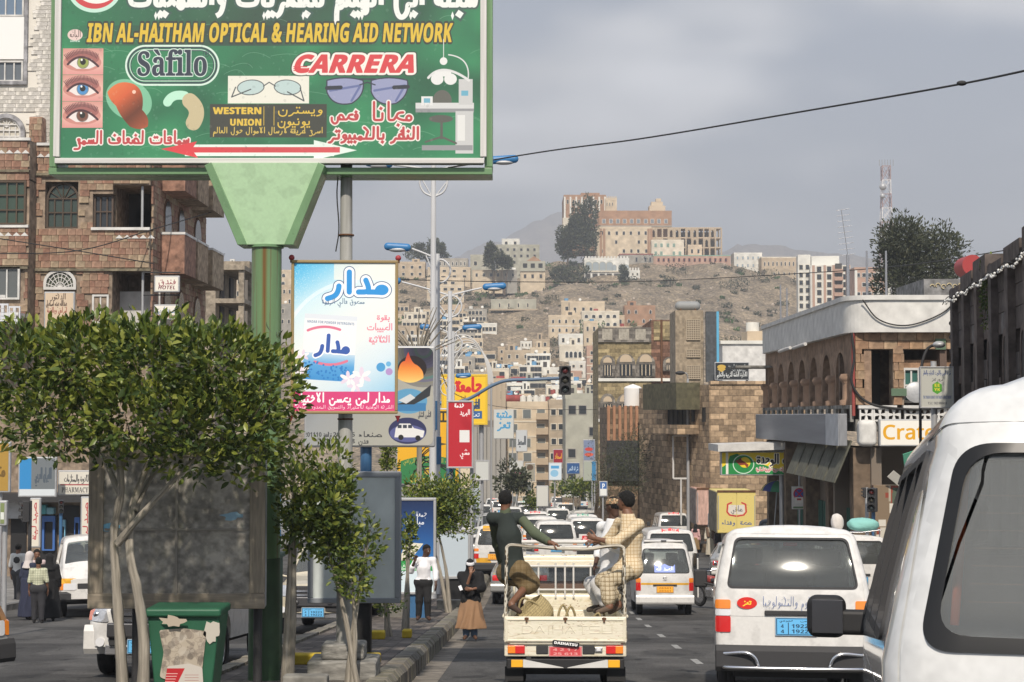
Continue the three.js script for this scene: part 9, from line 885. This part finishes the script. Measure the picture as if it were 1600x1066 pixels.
function headSDF(x,y,z){
const ax=Math.abs(x);let d=ell(x,y,z,0,0.025,-0.012,0.073,0.092,0.092);d=smin(d,ell(x,y,z,0,-0.045,0.022,0.055,0.062,0.062),0.04);
d=smin(d,capD(x,y,z,[[0,-0.1,-0.03],[0,-0.03,-0.02],0.052,0.055]),0.03);d=smin(d,capD(x,y,z,[[0,0.008,0.082],[0,-0.028,0.1],0.008,0.014]),0.012);d=smin(d,capD(ax,y,z,[[0,0.03,0.082],[0.04,0.027,0.066],0.009,0.008]),0.015);
d=Math.max(d,-ell(ax,y,z,0.032,0.008,0.088,0.017,0.011,0.014));d=smin(d,capD(ax,y,z,[[0,-0.056,0.079],[0.018,-0.056,0.073],0.007,0.005]),0.008);d=smin(d,ell(x,y,z,0,-0.088,0.062,0.022,0.018,0.02),0.02);d=smin(d,ell(ax,y,z,0.077,-0.002,-0.008,0.01,0.03,0.018),0.008);return d;
}
const headGeo={};const headOf=(c)=>headGeo[c]??=nets(headSDF,[-0.11,-0.16,-0.13],[0.11,0.14,0.14],c);
function handCaps(curl){ // wrist at the origin, fingers along +y, palm facing +z, thumb at +x
const caps=[[[0,0,0],[0,0.03,0],0.026,0.027,0,0.02],[[-0.018,0.03,0],[-0.022,0.082,0],0.016,0.013,0,0.02],[[0.018,0.03,0],[0.022,0.085,0],0.017,0.013,0,0.02],[[0,0.03,0],[0,0.086,0],0.018,0.014,0,0.02]];
[[-0.03,0.082,0.058],[-0.011,0.09,0.073],[0.01,0.092,0.078],[0.029,0.088,0.07]].forEach(([x,y,l],i)=>{let p=[x,y,0],a=curl*0.5;for(const[q,r]of[[0.46,0.0088],[0.3,0.0082],[0.24,0.0074]]){const n=[p[0]+(i-1.5)*0.0015,p[1]+Math.cos(a)*l*q,p[2]+Math.sin(a)*l*q];caps.push([p,n,r,r*0.94,0,0.004]);p=n;a+=curl;}});
let p=[0.03,0.03,0.008];for(const[d,r]of[[[0.024,0.026,0.012],0.012],[[0.012,0.026,0.012*(1+curl)],0.0095],[[0.002,0.022,0.01*(1+curl)],0.0085]]){const n=p.map((v,k)=>v+d[k]);caps.push([p,n,r,r*0.92,0,0.008]);p=n;}return caps;
}
const handGeo={};const handOf=(kind,c)=>handGeo[kind+c]??=solid(handCaps({relaxed:0.28,grip:1.15,flat:0.08}[kind]),0.006,c);
function basis(geo,at0,yDir,zDir,mirror){const y=V3(...yDir).normalize(),z=V3(...zDir);z.addScaledVector(y,-z.dot(y)).normalize();const x=y.clone().cross(z),g=geo.clone();if(mirror){g.scale(-1,1,1);const i=g.index.array;for(let k=0;k<i.length;k+=3){const t=i[k];i[k]=i[k+1];i[k+1]=t;}g.computeVertexNormals();}g.applyMatrix4(new THREE.Matrix4().makeBasis(x,y,z).setPosition(...at0));return g;}
function wrapUV(g,s=1){const p=g.attributes.position,uv=new Float32Array(p.count*2),n=g.attributes.normal;for(let i=0;i<p.count;i++){const ax=Math.abs(n.getX(i))>Math.abs(n.getZ(i));uv[i*2]=(ax?p.getZ(i)+0.3:p.getX(i))*s;uv[i*2+1]=p.getY(i)*s;}g.setAttribute('uv',new THREE.BufferAttribute(uv,2));return g;}
const SKIN={brown:P([0.17,0.08,0.045],0.55,{sheen:0.3}),dark:P([0.075,0.036,0.022],0.55,{sheen:0.3}),mid:P([0.25,0.125,0.075],0.55,{sheen:0.3})},HAIR=M([0.004,0.0035,0.003],0.95,{bumpMap:N.fine,bumpScale:0.01});
const cloth=(rgb,extra)=>M(rgb,0.9,{bumpMap:N.fine,bumpScale:0.003,...extra});
const mid=(a,b,t=0.5)=>a.map((v,k)=>lerp(v,b[k],t)),sub=(a,b)=>a.map((v,k)=>v-b[k]),add=(a,b)=>a.map((v,k)=>v+b[k]);
// J: joints in metres; o: { skin, cell, look: [yaw, pitch], hands: [kind, palm direction] per side, fat }
class Figure{
constructor(name,label,J,o,group){
this.J=J;this.o=o;this.c=o.cell??0.02;const s=o.s??1,org=o.origin??[0,0,0];this.root=thing('person',label,'person',org,0,group);
for(const k in J)J[k]=sub(J[k],org);this.s=s;
this.legs=['L','R'].flatMap((q)=>[[J['hip'+q],J['knee'+q],0.083*s,0.056*s],[J['knee'+q],J['ankle'+q],0.055*s,0.038*s,0]]);this.feet=['L','R'].map((q)=>[add(J['ankle'+q],[0,-0.03*s,0]),J['toe'+q],0.038*s,0.027*s]);
this.uarm=['L','R'].map((q)=>[J['sh'+q],J['el'+q],0.043*s,0.037*s]);this.farm=['L','R'].map((q)=>[J['el'+q],J['wr'+q],0.04*s,0.027*s]);
this.trunk=[[J.pelvis,J.chest,0.112*s,0.125*s,0.75],[J.chest,J.neck,0.122*s,0.06*s,0.8],[J.hipL,J.hipR,0.1*s,0.1*s],[J.shL,J.shR,0.046*s,0.046*s]];
const hc=J.head,neck=[[J.neck,add(hc,[0,-0.05*s,0]),0.056*s,0.05*s]],parts=[solid([...this.trunk,...neck,...this.legs,...this.feet,...this.uarm,...this.farm],0.035,this.c)];
const hq=new THREE.Quaternion().setFromEuler(new THREE.Euler(o.look?.[1]??0,o.look?.[0]??0,o.look?.[2]??0,'YXZ'));this.headM=new THREE.Matrix4().compose(V3(...hc),hq,V3(s,s,s));parts.push(headOf(this.c<0.018?0.006:0.011).clone().applyMatrix4(this.headM));
['L','R'].forEach((q,i)=>{const[kind,palm]=o.hands?.[i]??['relaxed',[q==='L'?1:-1,0,0]],w=J['wr'+q],dir=o.handDir?.[i]??sub(w,J['el'+q]);const h=basis(handOf(kind,this.c<0.018?0.0045:0.007),[0,0,0],dir,palm,o.mirror?.[i]??(q==='R'));h.scale(s,s,s);h.translate(...w);parts.push(h);});
this.body=part(this.root,'body',merge(parts.map((g)=>{wrapUV(g);return g;})),o.skin??SKIN.brown);
if(o.eyes){const e=new B();for(const x of[-0.032,0.032])e.add(new THREE.SphereGeometry(0.0125,10,8),x,0.008,0.073);const m=merge(e.g);m.applyMatrix4(this.headM);part(this.root,'eyes',m,P([0.5,0.48,0.45],0.2));const p2=new B();for(const x of[-0.032,0.032])p2.add(new THREE.SphereGeometry(0.006,8,6),x,0.007,0.0815);const m2=merge(p2.g);m2.applyMatrix4(this.headM);part(this.root,'pupils',m2,K.black);}
}
wear(name,mat,caps,grow,clip,fold=0.006,k=0.03){const cs=caps.map(([a,b,r1,r2,fz,kk])=>[a,b,r1+grow,r2+grow,fz,kk]),s=hash(name.length,caps.length,7)*90;const g=solid(cs,k,this.c,(d,x,y,z)=>{d+=fold*2.2*(fbm(x*14+s,y*9+z*12,3,5)-0.5);return clip?Math.max(d,clip(x,y,z)):d;});return part(this.root,name,wrapUV(g),mat);}
// cloth that hangs as an oval tube from a to b
hang(name,mat,a,b,ra,rb,folds=9,amp=0.018,clip){const g=nets((x,y,z)=>{const t=clamp((y-b[1])/(a[1]-b[1])),cx=lerp(b[0],a[0],t),cz=lerp(b[2],a[2],t),rx=lerp(rb[0],ra[0],t),rz=lerp(rb[1],ra[1],t),u=(x-cx)/rx,w=(z-cz)/rz,r=Math.hypot(u,w),an=Math.atan2(w,u),f=(1-t)*amp*Math.sin(an*folds+2*Math.sin(an*2+y*6))+0.012*(fbm(x*9+3,y*7+z*9,3,8)-0.5);let d=(r-1)*Math.min(rx,rz)+f;d=Math.max(d,y-a[1],b[1]-y);return clip?Math.max(d,clip(x,y,z)):d;},[Math.min(a[0]-ra[0],b[0]-rb[0])-0.06,b[1]-0.05,Math.min(a[2]-ra[1],b[2]-rb[1])-0.06],[Math.max(a[0]+ra[0],b[0]+rb[0])+0.06,a[1]+0.05,Math.max(a[2]+ra[1],b[2]+rb[1])+0.06],this.c);return part(this.root,name,wrapUV(g),mat);}
cap(name,mat,f,c=0.008){const g=nets(f,[-0.16,-0.3,-0.18],[0.16,0.2,0.18],Math.max(c,this.c*0.5));g.applyMatrix4(this.headM);return part(this.root,name,wrapUV(g),mat);}
hair(vol=0.014,mat=HAIR){return this.cap('hair',mat,(x,y,z)=>Math.max(ell(x,y,z,0,0.034,-0.018,0.074+vol,0.092+vol,0.09+vol)+0.008*(fbm(x*90,y*90+z*70,2,3)-0.5),-(y-0.055+(z<0.02?Math.min(0.115,(0.02-z)*1.7):0))-(z>0.045?-0.02:0)));}
shoes(mat,grow=0.008){['L','R'].forEach((q,i)=>{const[a,b,r1,r2]=this.feet[i],lo=Math.min(a[1],b[1]);part(this.root,'shoe',wrapUV(solid([[a,b,r1+grow,r2+grow]],0.02,Math.min(this.c,0.014),(d,x,y)=>Math.max(d,lo-0.03-y))),mat);});return this;}
}
// a person standing: h tall, facing angle turn (0 = towards the camera), arms by the side unless told otherwise
function standing(h,turn=0,o={}){
const s=h/1.7,c=Math.cos(turn),n=Math.sin(turn),P0=(x,y,z)=>[(x*c+z*n)*s,y*s,(-x*n+z*c)*s],st=o.stride??0.04;
return{pelvis:P0(0,0.93,0),chest:P0(0,1.22,0.01),neck:P0(0,1.42,-0.01),head:P0(0,1.575,0.025),shL:P0(0.165,1.37,0),shR:P0(-0.165,1.37,0),elL:P0(0.22,1.09,-0.02),elR:P0(-0.22,1.09,-0.02),wrL:P0(0.235,0.85,0.05),wrR:P0(-0.235,0.85,0.05),hipL:P0(0.085,0.9,0),hipR:P0(-0.085,0.9,0),kneeL:P0(0.095,0.48,0.02+st),kneeR:P0(-0.095,0.48,0.02-st),ankleL:P0(0.1,0.085,st),ankleR:P0(-0.1,0.085,-st),toeL:P0(0.115,0.03,0.16+st),toeR:P0(-0.115,0.03,0.16-st)};
}
const plaid=(a,b,c2,m)=>canvasTex(128,128,(g,w)=>{g.fillStyle=a;g.fillRect(0,0,w,w);for(let i=0;i<4;i++){g.fillStyle=b;g.fillRect(i*32,0,6,w);g.fillRect(0,i*32,w,6);g.fillStyle=c2;g.fillRect(i*32+15,0,2,w);g.fillRect(0,i*32+15,w,2);}g.globalAlpha=0.25;const q=rng(3);for(let i=0;i<900;i++){g.fillStyle=q()<0.5?'#fff':'#000';g.fillRect(q()*w,q()*w,1,1);}},{repeat:[m,m]});
// ---- the three men on the truck, joint by joint
{
const p=(x,y,d)=>at(x,y,d),or=inTruck(-0.62,1.3,-0.75);
const m1=new Figure('person','man in dark waistcoat and green shirt sitting on the left rail of the truck',{pelvis:p(803,889,20.15),chest:p(795,838,20.15),neck:p(790,802,20.2),head:p(790,783,20.22),shL:p(770,809,20.2),shR:p(811,808,20.25),elL:p(777,850,20.5),elR:p(837,835,20.0),wrL:p(785,884,20.75),wrR:p(859,848,19.62),hipL:p(795,895,20.3),hipR:p(812,895,20.1),kneeL:p(824,905,20.6),kneeR:p(827,911,20.12),ankleL:p(812,942,20.35),ankleR:p(799,943,19.75),toeL:p(826,957,20.2),toeR:p(812,956,19.62)},{cell:0.013,origin:or,look:[Math.PI-0.25,0.06],s:0.98,hands:[['relaxed',[0,0,1]],['grip',[0,-1,0.2]]],handDir:[[0.3,-1,0],[1,-0.25,0.1]],skin:SKIN.brown});
m1.hair(0.012);const hemC=(y)=>(x,yy)=>y-yy,ly=(py,d)=>p(800,py,d)[1]-or[1];
m1.wear('waistcoat',cloth([0.022,0.03,0.027]),[...m1.trunk,[m1.J.shL,mid(m1.J.shL,m1.J.elL,0.12),0.055,0.05],[m1.J.shR,mid(m1.J.shR,m1.J.elR,0.12),0.055,0.05],[m1.J.pelvis,add(m1.J.pelvis,[0.02,-0.1,0]),0.13,0.15,0.9]],0.022,(x,y)=>Math.max(ly(906,20.1)-y,y-ly(801,20.2)));
m1.wear('shirt_sleeve',cloth([0.085,0.105,0.062]),[m1.uarm[1],[m1.J.elR,mid(m1.J.elR,m1.J.wrR,0.86),0.04,0.03]],0.021);m1.wear('shirt_sleeve',cloth([0.085,0.105,0.062]),[m1.uarm[0],m1.farm[0]],0.02);m1.wear('shirt_collar',cloth([0.085,0.105,0.062]),[[add(m1.J.neck,[0,-0.02,0]),add(m1.J.neck,[0,0.025,0]),0.06,0.055]],0.012);
const fut=plaid('#8a7654','#7d6a48','#97876a',0.3);m1.wear('wrapped_cloth',cloth([0.62,0.6,0.55],{map:fut}),[...m1.legs.filter((_,i)=>i%2===0).map(([a,b,r1,r2])=>[a,mid(a,b,1.04),r1,r2+0.01]),[m1.J.hipL,m1.J.kneeR,0.09,0.07],[m1.J.hipR,mid(m1.J.kneeL,m1.J.kneeR),0.09,0.07],[m1.J.kneeR,mid(m1.J.kneeR,m1.J.ankleR,0.18),0.07,0.07],[m1.J.kneeL,mid(m1.J.kneeL,m1.J.ankleL,0.25),0.07,0.07],[m1.J.hipL,m1.J.hipR,0.11,0.11]],0.028,null,0.012,0.07);
m1.shoes(cloth([0.06,0.035,0.025]),0.004);
const m3=new Figure('person','man in checked shirt and plaid wrap sitting on the right rail of the truck',{pelvis:p(985,884,20.1),chest:p(986,838,20.1),neck:p(981,804,20.15),head:p(977,785,20.18),shL:p(967,817,20.35),shR:p(998,820,20.02),elL:p(950,846,20.4),elR:p(960,849,19.85),wrL:p(930,846,20.5),wrR:p(932,842,19.95),hipL:p(978,890,20.25),hipR:p(990,890,20.0),kneeL:p(942,908,20.15),kneeR:p(948,912,19.85),ankleL:p(967,944,19.95),ankleR:p(953,946,19.68),toeL:p(953,957,19.9),toeR:p(934,957,19.66)},{cell:0.013,origin:inTruck(0.66,1.3,-0.7),look:[-2.1,0.02],s:0.98,hands:[['grip',[0,-1,0]],['grip',[0,0.1,-1]]],handDir:[[-1,0,0],[-1,0.35,0]],skin:SKIN.brown});
m3.hair(0.022);const y3=(py)=>p(800,py,20.1)[1]-inTruck(0.66,1.3,-0.7)[1],chk=plaid('#e6d8bc','#c0a47c','#d8c6a4',0.16),chm=cloth([0.82,0.8,0.76],{map:chk});
m3.wear('shirt',chm,[...m3.trunk,...m3.uarm,[m3.J.elR,mid(m3.J.elR,m3.J.wrR,0.25),0.04,0.038],[m3.J.elL,mid(m3.J.elL,m3.J.wrL,0.25),0.04,0.038],[m3.J.pelvis,mid(m3.J.pelvis,m3.J.kneeR,0.35),0.13,0.11]],0.02,(x,y)=>y-y3(803),0.01);
const fut3=plaid('#c6b99e','#8d7c60','#ddd3bd',0.2);m3.wear('wrapped_cloth',cloth([0.8,0.78,0.74],{map:fut3}),[[m3.J.hipL,m3.J.kneeL,0.09,0.062],[m3.J.hipR,m3.J.kneeR,0.09,0.065],[m3.J.kneeL,mid(m3.J.kneeL,m3.J.ankleL,0.75),0.062,0.065],[m3.J.kneeR,mid(m3.J.kneeR,m3.J.ankleR,0.72),0.065,0.07],[mid(m3.J.kneeL,m3.J.kneeR),mid(m3.J.ankleL,m3.J.ankleR,0.5).map((v,i)=>i===1?v+0.12:v-0.01*(i===0)),0.05,0.05]],0.02,null,0.018,0.05);m3.shoes(cloth([0.12,0.085,0.06]),0.003);
const o2=inTruck(0.5,1.3,-1.5),m2=new Figure('person','man in white shirt and patterned cap sitting behind the checked shirt man',{pelvis:p(955,897,20.95),chest:p(955,847,20.95),neck:p(958,811,20.95),head:p(957,792,20.95),shL:p(940,823,21.1),shR:p(972,824,20.85),elL:p(936,858,21.2),elR:p(966,858,20.75),wrL:p(930,884,21.0),wrR:p(942,850,20.7),hipL:p(948,902,21.1),hipR:p(960,902,20.85),kneeL:p(922,912,21.0),kneeR:p(932,914,20.8),ankleL:p(935,946,20.9),ankleR:p(945,948,20.7),toeL:p(920,953,20.85),toeR:p(930,955,20.65)},{cell:0.014,origin:o2,look:[-2.2,0.1],s:0.96,skin:SKIN.dark,hands:[['relaxed',[1,0,0]],['grip',[0,-1,0]]]});
const wh=cloth([0.72,0.73,0.74]);m2.wear('shirt',wh,[...m2.trunk,...m2.uarm,[m2.J.elL,mid(m2.J.elL,m2.J.wrL,0.4),0.04,0.035],[m2.J.elR,mid(m2.J.elR,m2.J.wrR,0.4),0.04,0.035],[m2.J.pelvis,add(m2.J.pelvis,[-0.05,-0.1,0]),0.13,0.14]],0.02,(x,y)=>y-(p(800,810,20.95)[1]-o2[1]));m2.wear('wrapped_cloth',cloth([0.5,0.5,0.5]),[...m2.legs.map(([a,b,c1,c2])=>[a,mid(a,b,0.85),c1,c2])],0.025,null,0.01,0.06);m2.hair(0.008);m2.shoes(cloth([0.05,0.04,0.03]));
m2.cap('cap',cloth([0.75,0.7,0.62],{map:dataTex(64,0.09,(u,v)=>{const k=fbm(u*5,v*5,3,9,5);return k>0.52?[0.85,0.78,0.66]:k>0.42?[0.62,0.42,0.3]:[0.5,0.5,0.42];})}),(x,y,z)=>Math.max(ell(x,y,z,0,0.045,-0.015,0.09,0.082,0.103)+0.01*(fbm(x*40,y*40+z*30,2,9)-0.5),0.035-y));
}
// ---- the man and the woman by the median
{
const d=33.6,p=(x,y,dd=0)=>at(x,y,d+dd),or=[X(662,d),G(d)+MEDH-0.03,-d];
const m=new Figure('person','man in white shirt and black trousers standing on the median',{pelvis:p(662,908),chest:p(662,888,-0.02),neck:p(664,871.5,0.02),head:p(667,860.5,-0.02),shL:p(676.5,875,0.02),shR:p(650,875,0),elL:p(681,895,-0.02),elR:p(642,892,-0.1),wrL:p(681,912,-0.14),wrR:p(648,877,-0.24),hipL:p(667,910),hipR:p(656,910),kneeL:p(668,938,-0.06),kneeR:p(655,939,0.02),ankleL:p(668.5,962.5,-0.02),ankleR:p(654,962,0.06),toeL:p(671,967.5,-0.18),toeR:p(652,967,-0.1)},{cell:0.013,origin:or,look:[0.85,0.2],s:0.93,eyes:1,skin:SKIN.dark,hands:[['relaxed',[-1,0,-0.3]],['grip',[0.6,0,1]]],handDir:[[0,-1,0.15],[0.25,1,-0.2]]});
m.hair(0.008);const y0=(py)=>p(800,py)[1]-or[1];
m.wear('shirt',cloth([0.78,0.78,0.8]),[...m.trunk,...m.uarm,[m.J.elL,mid(m.J.elL,m.J.wrL,0.6),0.042,0.036],[m.J.elR,mid(m.J.elR,m.J.wrR,0.35),0.042,0.038]],0.02,(x,y)=>Math.max(y0(909)-y,y-y0(870.5)),0.01);
m.wear('trousers',cloth([0.014,0.014,0.015]),[...m.legs,[m.J.hipL,m.J.hipR,0.1,0.1],[m.J.pelvis,add(m.J.pelvis,[0,0.03,0]),0.11,0.11,0.8]],0.024,(x,y)=>Math.max(y-y0(905.5),0.05-y),0.008);m.wear('belt',K.black,[[m.J.pelvis,add(m.J.pelvis,[0,0.05,0]),0.125,0.125,0.8]],0.022,(x,y)=>Math.abs(y-y0(906))-0.02,0);m.shoes(cloth([0.06,0.03,0.02]));
const dw=31.4,w=(x,y,dd=0)=>at(x,y,dw+dd),ow=[X(735,dw),G(dw),-dw],W=new Figure('person','woman in black headscarf, white visor and tan skirt standing by the kerb',{pelvis:w(735,935),chest:w(735,912),neck:w(735,893.5),head:w(734.5,883.5,-0.03),shL:w(748,900),shR:w(722,900),elL:w(751,918,-0.08),elR:w(729,918,-0.16),wrL:w(738,921,-0.3),wrR:w(735.5,897,-0.26),hipL:w(740,938),hipR:w(730,938),kneeL:w(740,968),kneeR:w(729,968),ankleL:w(741,992,0.02),ankleR:w(728,992),toeL:w(743.5,997.5,-0.16),toeR:w(725.5,997.5,-0.18)},{cell:0.013,origin:ow,look:[0.1,0.28],s:0.86,eyes:1,skin:SKIN.mid,hands:[['relaxed',[0,0.3,-1]],['relaxed',[0.1,0.2,-1]]],handDir:[[-1,0.1,0.1],[0.1,1,-0.1]]});
const y1=(py)=>w(800,py)[1]-ow[1],blk=cloth([0.008,0.008,0.009]);
W.hang('skirt',cloth([0.3,0.175,0.095]),[W.J.pelvis[0],y1(935),W.J.pelvis[2]],[W.J.pelvis[0]+0.01,y1(981.5),W.J.pelvis[2]],[0.17,0.14],[0.29,0.22],8,0.026);W.wear('jeans',cloth([0.1,0.16,0.25]),W.legs,0.03,(x,y)=>0.055-y,0.01);
W.wear('black_top',blk,[...W.trunk,...W.uarm,[W.J.shL,W.J.elL,0.06,0.06],[W.J.shR,W.J.elR,0.06,0.05],[W.J.chest,W.J.pelvis,0.12,0.15,0.8],[W.J.elL,mid(W.J.elL,W.J.wrL,0.3),0.06,0.05]],0.03,(x,y)=>Math.max(y1(942)-y,y-y1(893)),0.014,0.05);
W.cap('headscarf',blk,(x,y,z)=>{const d0=smin(ell(x,y,z,0,0.03,-0.012,0.094,0.112,0.112),capD(x,y,z,[[0,-0.08,-0.02],[0,-0.24,-0.01],0.085,0.14]),0.06)+0.012*(fbm(x*25,y*25+z*18,3,4)-0.5);return Math.max(d0,-ell(x,y,z,0,-0.03,0.13,0.058,0.085,0.09));});W.cap('visor',cloth([0.8,0.8,0.82]),(x,y,z)=>Math.max(ell(x,y,z,0,0.03,-0.012,0.099,0.117,0.12),Math.abs(y-0.055)-0.032,0.02-z));W.shoes(cloth([0.1,0.05,0.03]));
const bag=part(W.root,'papers',new RoundedBoxGeometry(0.15,0.1,0.02,2,0.004),M([0.75,0.75,0.78],0.6),...add(W.J.elR,[-0.07,0,-0.02]));bag.rotation.set(-0.5,0,0.4);
}
// ---- people by the left kerb and on the right pavement, small in the picture
{
const G0=(px,d,lift=0)=>[X(px,d),G(d)+lift,-d],mk=(label,px,d,h,turn,o={},lift=0)=>{const J=standing(h,turn,o);for(const k in o.J??{})J[k]=o.J[k];const f=new Figure('person',label,J,{cell:0.022,s:h/1.7,look:[turn+(o.yaw??0),0.1],skin:o.skin??SKIN.brown});f.root.position.set(...G0(px,d,lift));f.h=h;return f;};
const leg=(f,mat)=>f.wear('trousers',mat,[...f.legs,[f.J.hipL,f.J.hipR,0.1,0.1]],0.026,(x,y)=>Math.max(y-0.6*f.h,0.045*f.h-y)),shirt=(f,mat,full)=>f.wear('shirt',mat,[...f.trunk,...f.uarm,...(full?f.farm:[])],0.018,(x,y)=>Math.max(0.49*f.h-y,y-0.845*f.h)),robe=(f,mat,r=0.24)=>{const n=f.h;f.wear('robe',mat,[...f.trunk,...f.uarm,...f.farm.map(([a,b,c,e])=>[a,mid(a,b,0.85),c,e+0.01])],0.035,(x,y)=>Math.max(0.5*n-y,y-0.845*n));f.hang('robe_skirt',mat,[0,0.62*n,0],[0,0.05*n,0],[0.17,0.15],[r,r*0.85],7,0.02);};
const scarf=(f,mat,face=1)=>f.cap('headscarf',mat,(x,y,z)=>{const d0=smin(ell(x,y,z,0,0.03,-0.012,0.098,0.115,0.115),capD(x,y,z,[[0,-0.08,-0.03],[0,-0.27,-0.02],0.09,0.15]),0.06);return face?Math.max(d0,-ell(x,y,z,0,-0.02,0.13,0.056,0.085,0.085)):d0;});
let f=mk('person in navy robe and pale headscarf, left of the checked shirt boy',48,40,1.62,Math.PI-0.6);robe(f,cloth([0.025,0.03,0.06]));scarf(f,cloth([0.55,0.5,0.48]));f.shoes(K.dark);
f=mk('boy in pale checked shirt and dark trousers seen from behind at left',63,38.5,1.5,Math.PI+0.15);shirt(f,cloth([0.7,0.72,0.66],{map:plaid('#e8e6d2','#a9ad94','#cfd0ba',0.22)}));leg(f,cloth([0.03,0.03,0.035]));f.hair();f.shoes(K.dark);
f=mk('woman in a full black cloak beside the striped minibus',80,39.5,1.58,Math.PI+0.3);robe(f,cloth([0.007,0.007,0.008]),0.3);scarf(f,cloth([0.007,0.007,0.008]),0);f.shoes(K.dark);
f=mk('dark haired man mostly hidden behind the checked shirt boy',60,41.5,1.66,0.4);shirt(f,cloth([0.5,0.4,0.4]));leg(f,cloth([0.4,0.33,0.3]));f.hair();f.shoes(K.dark);
f=mk('man in white printed shirt walking away at the left edge',31,47,1.72,Math.PI-0.2,{stride:0.12},0);shirt(f,cloth([0.6,0.6,0.58]));leg(f,cloth([0.05,0.05,0.055]));f.hair();f.shoes(K.dark);part(f.root,'shirt_print',new THREE.CircleGeometry(0.1,7),K.black,0.02,1.28,0.21);
f=mk('woman in black headscarf, pink blouse and brown skirt by the pink box',1086,82,1.55,Math.PI-0.5);shirt(f,cloth([0.62,0.38,0.37]),1);f.hang('skirt',cloth([0.26,0.17,0.08]),[0,0.9,0],[0,0.3,0],[0.17,0.15],[0.22,0.2]);scarf(f,cloth([0.008,0.008,0.009]));f.shoes(K.dark);
f=mk('man in cream robe with a brown shawl before the yellow box',1109,81,1.66,-0.2);robe(f,cloth([0.55,0.5,0.4]),0.22);f.hair();f.wear('shawl',cloth([0.14,0.09,0.06]),[[add(f.J.shL,[0,0.02,0.05]),add(f.J.chest,[0.1,-0.25,0.12]),0.05,0.05],[add(f.J.shR,[0,0.02,0.05]),add(f.J.chest,[-0.1,-0.2,0.12]),0.05,0.05]],0.03);f.shoes(K.dark);
f=mk('person in dark clothes standing right of the man with the shawl',1120,79,1.4,0.6);shirt(f,cloth([0.025,0.02,0.022]),1);leg(f,cloth([0.02,0.02,0.022]));f.hair();f.shoes(K.dark);
f=mk('man in tan shirt standing between the far vans',845,118,1.66,Math.PI);shirt(f,cloth([0.4,0.3,0.2]));leg(f,cloth([0.3,0.25,0.18]));f.hair();f.shoes(K.dark);
f=mk('man in the far traffic right of the red signed vans',1067,112,1.66,0.5);shirt(f,cloth([0.4,0.25,0.2]));leg(f,cloth([0.05,0.05,0.05]));f.hair();f.shoes(K.dark);
}
renderer.render(scene,camera);
